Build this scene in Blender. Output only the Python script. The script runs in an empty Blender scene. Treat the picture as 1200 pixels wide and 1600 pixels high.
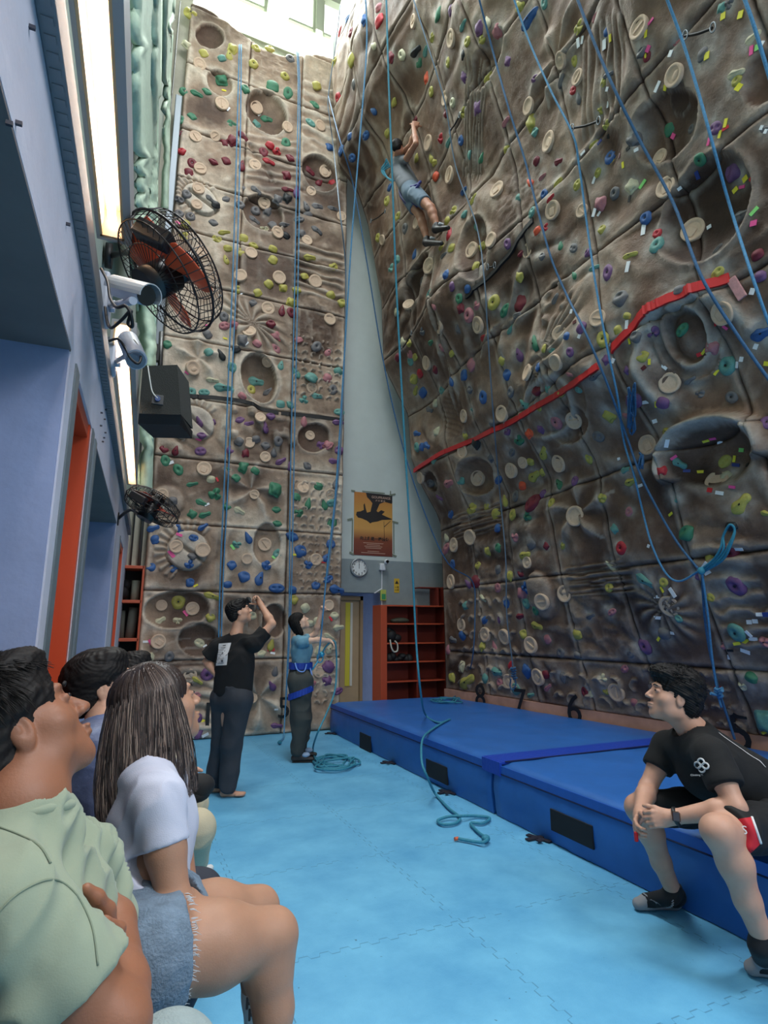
import bpy, bmesh, math, random
import numpy as np
from mathutils import Vector, Matrix
random.seed(7); RNG=np.random.RandomState(11)
C=bpy.context.scene.collection
SC=bpy.context.scene
# ------------------------------------------------------------------ camera
F=900.; TH=math.atan(180/F); YAW=math.radians(24); CAMZ=1.5
cd=bpy.data.cameras.new('camera'); cam=bpy.data.objects.new('camera',cd); C.objects.link(cam)
cam.location=(0,0,CAMZ); cam.rotation_euler=(math.pi/2+TH,0,-YAW)
cd.sensor_fit='AUTO'; cd.sensor_width=36; cd.lens=F/1600*36; cd.clip_start=.05; cd.clip_end=200
SC.camera=cam
# ------------------------------------------------------------------ world, lights, exposure
SC.view_settings.view_transform='Standard'; SC.view_settings.look='None'
SC.view_settings.gamma=1; SC.view_settings.use_curve_mapping=False
SC.view_settings.exposure=0.75
W=bpy.data.worlds.new('world'); SC.world=W; W.use_nodes=True
nt=W.node_tree; nt.nodes.clear()
wo=nt.nodes.new('ShaderNodeOutputWorld'); bg=nt.nodes.new('ShaderNodeBackground')
tc=nt.nodes.new('ShaderNodeTexCoord'); sx=nt.nodes.new('ShaderNodeSeparateXYZ'); rp=nt.nodes.new('ShaderNodeValToRGB')
mp=nt.nodes.new('ShaderNodeMapRange')
nt.links.new(tc.outputs['Generated'],sx.inputs[0]); nt.links.new(sx.outputs['Z'],mp.inputs['Value'])
mp.inputs['From Min'].default_value=-.2; mp.inputs['From Max'].default_value=1
nt.links.new(mp.outputs[0],rp.inputs[0]); nt.links.new(rp.outputs[0],bg.inputs[0]); nt.links.new(bg.outputs[0],wo.inputs[0])
rp.color_ramp.elements[0].color=(.36,.37,.385,1); rp.color_ramp.elements[1].color=(.90,.94,.98,1)
bg.inputs[1].default_value=1.0
def area(name,loc,rot,sx_,sy_,power,col):
    l=bpy.data.lights.new(name,'AREA'); l.shape='RECTANGLE'; l.size=sx_; l.size_y=sy_; l.energy=power; l.color=col
    o=bpy.data.objects.new(name,l); o.location=loc; o.rotation_euler=rot; C.objects.link(o); return o
# daylight coming in through the high windows over the back wall, then two added fill lights
area('high_window_daylight',(1.6,8.9,14.2),(math.radians(-38),0,0),3.4,1.6,380,(.93,1,.97))
area('overhead_fill_light',(1.3,3.2,12.5),(0,math.radians(8),0),2.4,5.0,340,(.93,.97,1))  # unseen overhead fill, added to light the room
area('rear_fill_light',(2.9,-1.6,5.6),(math.radians(12),math.radians(18),0),2.2,.8,110,(.95,.96,1))  # added fill behind the viewpoint, brightens the left wall and jambs
# ------------------------------------------------------------------ helpers
def ray(px,py):
    x=px-600; y=F*math.cos(TH)-(800-py)*math.sin(TH); z=F*math.sin(TH)+(800-py)*math.cos(TH)
    c,s=math.cos(YAW),math.sin(YAW)
    return np.array([x*c+y*s,-x*s+y*c,z])
O=np.array([0,0,CAMZ])
def onX(px,py,X): d=ray(px,py); return O+d*X/d[0]
def onY(px,py,Y): d=ray(px,py); return O+d*Y/d[1]
def onZ(px,py,Z): d=ray(px,py); return O+d*(Z-CAMZ)/d[2]
def at(px,py,dep): return O+ray(px,py)/F*dep
def srgb(*c):
    if len(c)==1: c=c[0]
    r=[(v/255/12.92 if v/255<=.04045 else ((v/255+.055)/1.055)**2.4) for v in c]
    return (r[0],r[1],r[2],1)
MATS={}
def mat(name,col,rough=.6,metal=0,emit=None,es=0,noise=0,nscale=20,bump=0,bscale=60,sss=0,alpha=1,trans=0,spec=.5,sheen=0,col2=None,attr=None,coat=0):
    if name in MATS: return MATS[name]
    m=bpy.data.materials.new(name); m.use_nodes=True; nt=m.node_tree; b=nt.nodes['Principled BSDF']; L=nt.links.new
    b.inputs['Base Color'].default_value=col; b.inputs['Roughness'].default_value=rough; b.inputs['Metallic'].default_value=metal
    b.inputs['Specular IOR Level'].default_value=spec
    if sheen: b.inputs['Sheen Weight'].default_value=sheen
    if coat: b.inputs['Coat Weight'].default_value=coat
    if alpha<1: b.inputs['Alpha'].default_value=alpha
    if trans: b.inputs['Transmission Weight'].default_value=trans
    if emit is not None: b.inputs['Emission Color'].default_value=emit; b.inputs['Emission Strength'].default_value=es
    if sss: b.inputs['Subsurface Weight'].default_value=sss; b.inputs['Subsurface Radius'].default_value=(.01,.004,.002)
    t=nt.nodes.new('ShaderNodeTexCoord')
    if noise or col2:
        n=nt.nodes.new('ShaderNodeTexNoise'); n.inputs['Scale'].default_value=nscale; n.inputs['Detail'].default_value=6; n.inputs['Roughness'].default_value=.6
        L(t.outputs['Object'],n.inputs['Vector'])
        mr=nt.nodes.new('ShaderNodeMapRange'); mr.inputs['From Min'].default_value=.32; mr.inputs['From Max'].default_value=.68
        L(n.outputs['Fac'],mr.inputs['Value'])
        mx=nt.nodes.new('ShaderNodeMix'); mx.data_type='RGBA'
        c2=col2 or tuple(v*(1-noise) for v in col[:3])+(1,)
        mx.inputs['A'].default_value=col; mx.inputs['B'].default_value=c2
        L(mr.outputs[0],mx.inputs['Factor']); L(mx.outputs['Result'],b.inputs['Base Color'])
    if attr:
        a=nt.nodes.new('ShaderNodeVertexColor'); a.layer_name=attr; L(a.outputs['Color'],b.inputs['Base Color'])
    if bump:
        n=nt.nodes.new('ShaderNodeTexNoise'); n.inputs['Scale'].default_value=bscale; n.inputs['Detail'].default_value=4
        L(t.outputs['Object'],n.inputs['Vector']); bp=nt.nodes.new('ShaderNodeBump'); bp.inputs['Strength'].default_value=bump; bp.inputs['Distance'].default_value=.01
        L(n.outputs['Fac'],bp.inputs['Height']); L(bp.outputs[0],b.inputs['Normal'])
    MATS[name]=m; return m
def meta(o,label=None,cat=None,group=None,kind=None):
    if label: o['label']=label
    if cat: o['category']=cat
    if group: o['group']=group
    if kind: o['kind']=kind
    return o
def empty(name,loc,label=None,cat=None,group=None,rotz=0):
    o=bpy.data.objects.new(name,None); o.location=loc; o.rotation_euler=(0,0,rotz); o.empty_display_size=.1; C.objects.link(o)
    return meta(o,label,cat,group)
def link(name,me,m=None,parent=None,world=True):
    o=bpy.data.objects.new(name,me); C.objects.link(o)
    if m is not None:
        me.materials.clear()
        for x in (m if isinstance(m,(list,tuple)) else [m]): me.materials.append(x)
    if parent is not None:
        o.parent=parent
        if world: o.matrix_parent_inverse=parent_matrix(parent).inverted()
    return o
def parent_matrix(p):
    M=Matrix.LocRotScale(p.location,p.rotation_euler,p.scale)
    if p.parent: M=parent_matrix(p.parent)@p.matrix_parent_inverse@M
    return M
def origin_to(o,loc):
    # move the object's origin to loc without moving its mesh in the world (top-level meshes)
    o.data.transform(Matrix.Translation(-Vector(loc))); o.location=loc; return o
def npmesh(name,V,Q,smooth=True):
    me=bpy.data.meshes.new(name); V=np.asarray(V,np.float32); Q=np.asarray(Q,np.int32); k=Q.shape[1]
    me.vertices.add(len(V)); me.vertices.foreach_set('co',V.ravel())
    me.loops.add(Q.size); me.loops.foreach_set('vertex_index',Q.ravel())
    me.polygons.add(len(Q)); me.polygons.foreach_set('loop_start',np.arange(0,Q.size,k,dtype=np.int32)); me.polygons.foreach_set('loop_total',np.full(len(Q),k,np.int32))
    me.polygons.foreach_set('use_smooth',np.full(len(Q),smooth)); me.update(calc_edges=True); return me
class MB:
    """collects boxes, tubes, prisms in world space; build() links them as one mesh object"""
    def __init__(s): s.bm=bmesh.new()
    def box(s,lo,hi,bev=0,M=None):
        lo=Vector(lo);hi=Vector(hi); c=(lo+hi)/2; d=hi-lo
        r=bmesh.ops.create_cube(s.bm,size=1); vs=r['verts']
        for v in vs: v.co=Vector((v.co.x*d.x,v.co.y*d.y,v.co.z*d.z))+c
        if bev>0:
            es=list({e for v in vs for e in v.link_edges})
            rr=bmesh.ops.bevel(s.bm,geom=es,offset=bev,segments=2,affect='EDGES',profile=.5)
            if M is not None:
                vs=list({v for f in rr['faces'] for v in f.verts}|{v for v in vs if v.is_valid})
        if M is not None:
            for v in vs:
                if v.is_valid: v.co=M@v.co
        return s
    def tube(s,pts,r,n=8,cap=True,closed=False):
        P=[Vector(p) for p in pts]; R=r if isinstance(r,(list,tuple)) else [r]*len(P)
        rings=[]; up=Vector((0,0,1)); N=len(P); prev=None
        for i,p in enumerate(P):
            a=P[(i-1)%N] if (i>0 or closed) else P[i]; b=P[(i+1)%N] if (i<N-1 or closed) else P[i]
            t=(b-a)
            if t.length<1e-9: t=Vector((0,0,1))
            t.normalize()
            if prev is None: x=t.orthogonal().normalized()
            else:
                x=prev-t*prev.dot(t)
                x=x.normalized() if x.length>1e-6 else t.orthogonal().normalized()
            prev=x; y=t.cross(x)
            rings.append([s.bm.verts.new(p+(x*math.cos(k*2*math.pi/n)+y*math.sin(k*2*math.pi/n))*R[i]) for k in range(n)])
        for i in range(N if closed else N-1):
            a=rings[i];b=rings[(i+1)%N]
            for k in range(n):
                f=s.bm.faces.new((a[k],a[(k+1)%n],b[(k+1)%n],b[k])); f.smooth=True
        if cap and not closed: s.bm.faces.new(rings[0][::-1]); s.bm.faces.new(rings[-1])
        return s
    def poly(s,pts,d):
        """prism: planar polygon pts extruded by vector d"""
        d=Vector(d); a=[s.bm.verts.new(Vector(p)) for p in pts]; b=[s.bm.verts.new(Vector(p)+d) for p in pts]
        s.bm.faces.new(a[::-1]); s.bm.faces.new(b); n=len(a)
        for i in range(n): s.bm.faces.new((a[i],a[(i+1)%n],b[(i+1)%n],b[i]))
        return s
    def disc(s,c,nrm,r,h,n=24,r2=None):
        c=Vector(c);nrm=Vector(nrm).normalized(); return s.tube([c,c+nrm*h],[r,r if r2 is None else r2],n)
    def ell(s,c,rad,M=None,seg=16):
        r=bmesh.ops.create_uvsphere(s.bm,u_segments=seg,v_segments=seg//2+2,radius=1)
        for v in r['verts']:
            p=Vector((v.co.x*rad[0],v.co.y*rad[1],v.co.z*rad[2]))
            if M is not None: p=M@p
            v.co=p+Vector(c)
        for f in {f for v in r['verts'] for f in v.link_faces}: f.smooth=True
        return s
    def build(s,name,m,parent=None):
        bmesh.ops.recalc_face_normals(s.bm,faces=s.bm.faces)
        me=bpy.data.meshes.new(name); s.bm.to_mesh(me); s.bm.free(); return link(name,me,m,parent)
def struct(name,mb,m,parent=None):
    o=mb.build(name,m,parent) if isinstance(mb,MB) else link(name,mb,m,parent)
    if parent is None: o['kind']='structure'
    return o
def smoothpath(pts,n=8):
    P=[np.array(p,float) for p in pts]; out=[]
    for i in range(len(P)-1):
        a=P[max(i-1,0)];b=P[i];c=P[i+1];d=P[min(i+2,len(P)-1)]
        for k in range(n):
            t=k/n; out.append(.5*((2*b)+(-a+c)*t+(2*a-5*b+4*c-d)*t*t+(-a+3*b-3*c+d)*t**3))
    out.append(P[-1]); return out
def text(name,body,size,M,m,parent=None,depth=.002,align='CENTER',font_bold=0,world=True):
    cu=bpy.data.curves.new(name,'FONT'); cu.body=body; cu.size=size; cu.extrude=depth; cu.align_x=align; cu.align_y='CENTER'; cu.offset=font_bold; cu.resolution_u=3
    o=bpy.data.objects.new(name,cu); C.objects.link(o); bpy.context.view_layer.update()
    me=bpy.data.meshes.new_from_object(o.evaluated_get(bpy.context.evaluated_depsgraph_get())); bpy.data.objects.remove(o)
    me.name=name; me.transform(M); return link(name,me,m,parent,world)
def frame(origin,right,up):
    r=Vector(right).normalized();u=Vector(up).normalized();n=r.cross(u)
    M=Matrix((r,u,n)).transposed().to_4x4(); M.translation=Vector(origin); return M
# value noise
_lat=RNG.rand(256,256)
def vnoise(x,y):
    x=np.asarray(x,float);y=np.asarray(y,float); xi=np.floor(x).astype(int);yi=np.floor(y).astype(int); fx=x-xi;fy=y-yi
    fx=fx*fx*(3-2*fx);fy=fy*fy*(3-2*fy); g=lambda a,b:_lat[a&255,b&255]
    return (g(xi,yi)*(1-fx)+g(xi+1,yi)*fx)*(1-fy)+(g(xi,yi+1)*(1-fx)+g(xi+1,yi+1)*fx)*fy
def fbm(x,y,o=4):
    s=0;a=.5
    for i in range(o): s=s+a*vnoise(x*2**i+i*17.3,y*2**i+i*9.1); a*=.5
    return s
def ridged(x,y,o=3):
    s=0;a=.5
    for i in range(o): s=s+a*(1-np.abs(2*vnoise(x*2**i+i*7.7,y*2**i+i*3.1)-1)); a*=.5
    return s
def sstep(a,b,x): t=np.clip((x-a)/(b-a),0,1); return t*t*(3-2*t)
# ------------------------------------------------------------------ the two climbing walls (surface functions)
YB=8.6
BX=[.22,1.26,2.2,3.1]; BZ=[0,1.05,2.0,2.95,3.93,4.87,5.8,6.75,7.65,8.55,9.45,10.75,11.9]
RY=[8.42,7.35,6.4,5.5,4.6,3.7,2.8,1.9,1.0,.2]; RZ=[.52,1.12,2.12,3.1,4.1,5.05,6.0,6.95,7.9,8.85,9.8,10.75,11.9,13]
_z =[.4,1.1,2.1,3.3,3.9,4.3,5.1,5.9,7.1,8.6,9.25,9.6,10.2,11.4,13.2]
_fx=[4.84,4.84,4.83,4.80,4.42,4.26,4.20,3.74,3.70,3.43,3.2,2.86,2.80,2.70,2.85]
_nx=[5.55,5.2,4.75,4.45,4.1,3.95,3.8,3.62,3.45,3.15,3.0,2.9,2.8,2.6,2.45]
def XR0(Y,z):
    a=np.interp(z,_z,_fx); b=np.interp(z,_z,_nx); t=np.clip((8.42-Y)/5.4,0,1.15); X=a+(b-a)*t
    w=sstep(2.6,3.6,z)*np.clip((8.42-Y)/.9,0,1)
    # broad faceted folds of the moulded wall
    f1=np.abs(((Y*.62+z*.33)%1.9)/1.9-.5)*2; f2=np.abs(((Y*.45-z*.55+.4)%2.3)/2.3-.5)*2
    return X-w*(.20*f1*f2+.12*f2)+w*.14
def hitR(px,py):
    d=ray(px,py)/F; lo=.4; prev=None
    for s in np.arange(.6,16,.08):
        p=O+d*s
        if p[1]>8.42: return O+d*(8.42/d[1])
        if p[0]>=XR0(p[1],p[2]):
            a=s-.08;b=s
            for _ in range(14):
                m=(a+b)/2;q=O+d*m
                if q[0]>=XR0(q[1],q[2]): b=m
                else: a=m
            return O+d*b
    return O+d*8
def hitB(px,py): return onY(px,py,YB)
def isback(px,py):
    # pixel lies on the back climbing wall (left of the white pier) or on the right one
    xe=536 if py>130 else 536-(130-py)*.1
    if py<310: xe=np.interp(py,[0,110,200,310],[528,512,520,540])
    return px<xe
# features in pixels: kind,cx,cy,rx,ry,rot,strength
FB=[('bowl',328,57,21,22,-.5,1),('bowl',343,130,21,20,0,.8),('bowl',417,175,33,33,0,1.1),('bowl',500,271,29,27,0,1),('groove',408,255,8,30,.5,1),
('shell',313,312,38,26,-.5,1),('bowl',412,333,32,28,.4,.8),('dark',320,165,44,40,0,1),('wing',395,505,60,32,-.6,1),('star',310,560,40,36,0,1),
('bowl',405,590,28,38,.2,1.7),('shell',307,660,40,30,-.7,1),('knobs',395,670,44,40,0,1),('bowl',490,684,26,22,.6,.7),('dome',262,782,28,24,0,1),
('star',393,765,40,48,1,1),('shell',293,860,42,40,-.6,1.2),('bowl',417,850,22,32,0,.9),('bowl',277,952,52,30,.1,1),('bowl',312,1000,34,27,-.3,1),
('bowl',428,970,20,26,0,.9),('knobs',398,958,18,25,0,1),('ripple',500,427,40,42,0,1),('rough',500,505,40,42,0,1),('ripple',425,255,50,45,.2,.5),
('cres',495,575,42,45,0,1),('cres',495,790,42,42,0,1),('cres',490,1050,40,50,0,1),('star',405,1090,45,55,.4,1),('ribs',300,1090,38,50,0,1),
('dark',440,420,80,30,0,1),('cres',500,880,35,50,0,.7),('ripple',500,180,30,50,0,.7),('dark',495,520,40,40,0,1),('knobs',430,680,36,30,0,.6),('rough',430,110,40,26,0,.7)]
FR=[('bowl',1037,198,66,62,-.5,.8),('bowl',1100,330,82,78,0,1.1),('brown',1100,330,78,74,0,1),('ring',1069,525,36,50,-.3,1.2),('arch',1112,716,72,52,0,1.3),
('bowl',888,664,34,36,0,.7),('bowl',738,387,24,50,.1,.9),('bowl',742,745,33,32,0,1.3),('bowl',672,752,11,20,0,1.2),('bowl',652,437,18,26,.4,.9),('leaf',707,647,18,42,-.5,1),
('leaf',950,225,20,50,.3,.8),('dome',847,930,21,38,0,1.4),('ripple',935,905,52,26,0,1.3),('rough',930,975,50,60,0,1.1),('ripple',742,815,40,22,0,1),('rough',765,880,34,45,0,1),
('star',905,800,50,55,0,1.1),('star',790,500,60,60,.5,1),('star',700,560,50,40,1.2,1),('bowl',1055,150,22,22,0,.7),('bowl',1195,120,45,45,0,.8),('bowl',760,95,40,40,0,1),
('star',870,90,60,60,.2,1),('ripple',940,120,60,70,1.2,.6),('wing',850,560,60,40,.5,1),('rough',810,300,35,35,0,.8),('ripple',740,190,50,50,.8,.8),('knobs',870,470,30,30,0,.6),
('dark',1060,760,60,60,0,1),('ring',850,640,50,50,0,.3),('bowl',640,190,16,18,0,.7),('dark',560,190,60,55,0,1),('dark',720,300,60,60,0,.5),('cres',930,1080,100,26,0,1),
('cres',760,1060,70,30,0,1),('cres',1080,1090,70,50,0,1),('cres',760,980,60,50,0,.9),('ripple',1150,930,45,90,0,.9),('wing',1040,950,45,60,1.2,.7),('arch',1085,560,90,90,.3,.5)]
def feats(lst,hit,back):
    out=[]
    for k,cx,cy,rx,ry,rot,st in lst:
        c=hit(cx,cy); a=hit(cx-rx*.7,cy); b=hit(cx+rx*.7,cy); t=hit(cx,cy-ry*.7); d=hit(cx,cy+ry*.7)
        i=0 if back else 1
        R=max(.09,abs(a[i]-b[i])/1.4); T=max(.09,abs(t[2]-d[2])/1.4)
        R=min(R,.75);T=min(T,.75)
        out.append((k,c[i],c[2],R,T,rot if back else -rot,st))
    return out
def relief(u,z,US,ZS,ft,seed):
    """height towards the climber + paint tone for a wall with panel seams US, ZS"""
    H=.06*(fbm(u*1.3+seed,z*1.3,3)-.45)+.035*(ridged(u*2.6+seed,z*2.6+5,4)-.5)+.008*(ridged(u*11+seed,z*11+5,2)-.5)
    tone=np.zeros_like(u); chalk=np.zeros_like(u)
    # per panel character
    for i in range(len(US)-1):
        a,b=min(US[i],US[i+1]),max(US[i],US[i+1])
        for j in range(len(ZS)-1):
            m=(u>=a)&(u<b)&(z>=ZS[j])&(z<ZS[j+1])
            if not m.any(): continue
            r=np.random.RandomState(seed*1000+i*40+j); k=r.randint(0,5); w=np.minimum.reduce([u-a,b-u,z-ZS[j],ZS[j+1]-z])/.09; w=np.clip(w,0,1)
            th=r.rand()*3.14; uu=u*math.cos(th)+z*math.sin(th); vv=-u*math.sin(th)+z*math.cos(th); s=r.rand()*50
            if k==0: h=.05*(ridged(uu*2.2+s,vv*1.1+s,2)-.45)
            elif k==1: h=.035*np.abs(np.sin(uu*9+4*fbm(uu*2+s,vv*2,2)))*vnoise(uu*3+s,vv*3)
            elif k==2: h=.06*np.clip(ridged(uu*1.5+s,vv*1.5,1)-.42,0,1)
            elif k==3: h=.045*(np.abs(((uu*1.1+.8*vnoise(uu*1.5+s,vv*1.5))%1)-.5)*2-.5)
            else: h=.03*(vnoise(uu*5+s,vv*5)-.5)+.02*np.sin(vv*16+3*vnoise(uu*2,vv*2+s))*vnoise(uu*2+s,vv*2)
            H=H+np.where(m,h*w*1.6,0); tone=tone+np.where(m,(r.rand()-.5)*.35,0)
    for k,cu,cz,R,T,rot,st in ft:
        du,dz=u-cu,z-cz; c,s=math.cos(rot),math.sin(rot); x=(du*c+dz*s)/R; y=(-du*s+dz*c)/T
        sel=(np.abs(x)<1.9)&(np.abs(y)<1.9)
        if not sel.any(): continue
        X=x[sel];Y=y[sel]; r=np.sqrt(X*X+Y*Y)+.06*(vnoise(X*2+cu*9,Y*2)-.5); r=np.maximum(r,0); q=min(R,T); h=np.zeros_like(X);tn=np.zeros_like(X);ch=np.zeros_like(X); blend=1-sstep(.9,1.15,r); an=np.arctan2(Y,X)
        flat=1-blend*.35
        if k in('bowl','brown'):
            if k=='bowl':
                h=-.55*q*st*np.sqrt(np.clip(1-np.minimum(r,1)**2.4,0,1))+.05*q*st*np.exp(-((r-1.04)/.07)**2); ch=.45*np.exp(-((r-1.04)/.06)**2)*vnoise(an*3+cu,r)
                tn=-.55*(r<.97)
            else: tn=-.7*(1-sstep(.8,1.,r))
        elif k=='groove': h=-.06*st*np.exp(-(X+.5*np.sin(Y*2.5))**2*6)*(np.abs(Y)<1)
        elif k=='shell':
            d=1-sstep(.75,.8,r); h=.05*st*d-.09*st*(r<.78)*np.exp(-((Y)/.06)**2)*(X>-.6)
            rb=(r>.82)&(r<1.25)&(X<.2); h=h+np.where(rb,.03*st*(np.sin(an*26)*.5+.5),0); ch=.6*d+.3*rb*(np.sin(an*26)*.5+.5); h-=.03*np.exp(-((r-.8)/.05)**2)
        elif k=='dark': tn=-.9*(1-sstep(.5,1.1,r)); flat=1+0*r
        elif k=='wing': h=.05*st*np.abs(np.sin(an*7+r*2))*(1-sstep(.6,1.3,r)); ch=.4*np.abs(np.sin(an*7+r*2))**3*(1-sstep(.6,1.2,r))
        elif k=='star': h=.09*st*(1-np.abs(np.cos(an*2.5+.7*r)))**1.0*(1-sstep(.5,1.3,r))*np.minimum(r*1.6,1); ch=.5*(np.abs(np.cos(an*2.5+.7*r))<.12)*(r<1.1)
        elif k=='knobs':
            h=.09*st*(np.clip(vnoise(X*3.2+cu*7,Y*3.2)-.45,0,1)*2)*(1-sstep(.8,1.2,r)); tn=-.2*(r<1)
        elif k=='dome': h=.36*q*st*np.sqrt(np.clip(1-r*r,0,1)); ch=.3*(1-r)*(r<1)
        elif k=='ripple':
            wv=np.sin(Y*22+4*vnoise(X*2.2+cu,Y*3)); h=.022*st*wv*(1-sstep(.85,1.05,np.maximum(np.abs(X),np.abs(Y)))); ch=.35*np.clip(wv,0,1)*(np.maximum(np.abs(X),np.abs(Y))<1)
        elif k=='rough': h=.035*st*(ridged(X*4+cu,Y*4,3)-.4)*(1-sstep(.85,1.05,np.maximum(np.abs(X),np.abs(Y)))); tn=-.25*(np.maximum(np.abs(X),np.abs(Y))<1)
        elif k=='cres':
            gx=X*3.2;gy=Y*3.2*T/R; ix=np.floor(gx);iy=np.floor(gy); jx=gx-ix-.5;jy=gy-iy-.5; hs=np.sin(ix*12.9+iy*78.2)*43758; hs=hs-np.floor(hs); a=hs*2.4-1.2
            xx=jx*np.cos(a)-jy*np.sin(a); yy=jx*np.sin(a)+jy*np.cos(a); rr=np.sqrt(xx*xx+(yy+.12)**2); cr=np.exp(-((rr-.32)/.06)**2)*(yy>-.05)
            h=.05*st*cr; ch=.5*cr; e=(np.maximum(np.abs(X),np.abs(Y))<1); h=h*e; ch=ch*e
        elif k=='ribs': h=.035*st*np.abs(np.sin(Y*9+X*X*1.5))*(np.maximum(np.abs(X),np.abs(Y))<1); ch=.25*(np.abs(np.sin(Y*9+X*X*1.5))>.93)
        elif k=='ring':
            h=st*(.07*np.exp(-((r-1)/.12)**2)-.06*np.exp(-((r-.8)/.12)**2)+.06*np.clip(.6-r,0,1)+.04*np.exp(-((r-1.5)/.05)**2)); ch=.9*np.exp(-((r-1)/.1)**2)*(X<.5)
        elif k=='arch':
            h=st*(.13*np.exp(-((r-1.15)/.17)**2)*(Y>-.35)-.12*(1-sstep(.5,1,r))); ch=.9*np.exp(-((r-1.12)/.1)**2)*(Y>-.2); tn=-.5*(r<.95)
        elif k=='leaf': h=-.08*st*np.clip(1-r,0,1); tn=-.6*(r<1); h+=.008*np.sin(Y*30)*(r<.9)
        H[sel]=H[sel]*flat+h; tone[sel]+=tn; chalk[sel]=np.maximum(chalk[sel],ch)
    for a in US: H=H-.022*np.exp(-((u-a)/.013)**2)+.008*np.exp(-((np.abs(u-a)-.04)/.02)**2); tone=tone-.8*np.exp(-((u-a)/.012)**2)
    for a in ZS: H=H-.022*np.exp(-((z-a)/.013)**2)+.008*np.exp(-((np.abs(z-a)-.04)/.02)**2); tone=tone-.8*np.exp(-((z-a)/.012)**2)
    return H,tone,chalk

def surfB(u,z): H,_,_=relief(u,z,BX,BZ,FBs,3); return H
def surfR(u,z):
    H,_,_=relief(u,z,RY,RZ,FRs,8); return H*np.clip((8.42-u)/.15,0,1)
def settle(pix,back):
    """rays -> points on the sculpted surface, with outward normals (vectorised)"""
    D=np.array([ray(*p)/F for p in pix]); P=np.array([(hitB if back else hitR)(*p) for p in pix])
    for _ in range(4):
        if back: H=surfB(P[:,0],P[:,2]); P=O+D*((YB-H)/D[:,1])[:,None]
        else:
            H=surfR(P[:,1],P[:,2]); tgt=XR0(P[:,1],P[:,2])-H; g=P[:,0]-tgt
            e=.01; Q=P+D*e; g2=Q[:,0]-(XR0(Q[:,1],Q[:,2])-surfR(Q[:,1],Q[:,2])); sl=np.clip((g2-g)/e,.3,4); P=P-D*np.clip(g/sl,-.2,.2)[:,None]
            P[:,1]=np.minimum(P[:,1],8.4)
    i=0 if back else 1; e=.03; u=P[:,i]; z=P[:,2]
    if back:
        f=lambda u,z: -surfB(u,z)+YB
        hu=(f(u+e,z)-f(u-e,z))/(2*e); hz=(f(u,z+e)-f(u,z-e))/(2*e); N=np.stack([hu,-np.ones_like(hu),hz],-1)
        P[:,1]=f(u,z)
    else:
        u=np.minimum(u,8.38); f=lambda u,z: XR0(u,z)-surfR(u,z)
        hu=(f(u+e,z)-f(u-e,z))/(2*e); hz=(f(u,z+e)-f(u,z-e))/(2*e); N=np.stack([-np.ones_like(hu),hu,hz],-1); P[:,0]=f(u,z); P[:,1]=u
    N[:,[j for j in (0,1,2) if j!=(1 if back else 0)]]*=.55
    N/=np.linalg.norm(N,axis=1)[:,None]; return P,N
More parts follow.
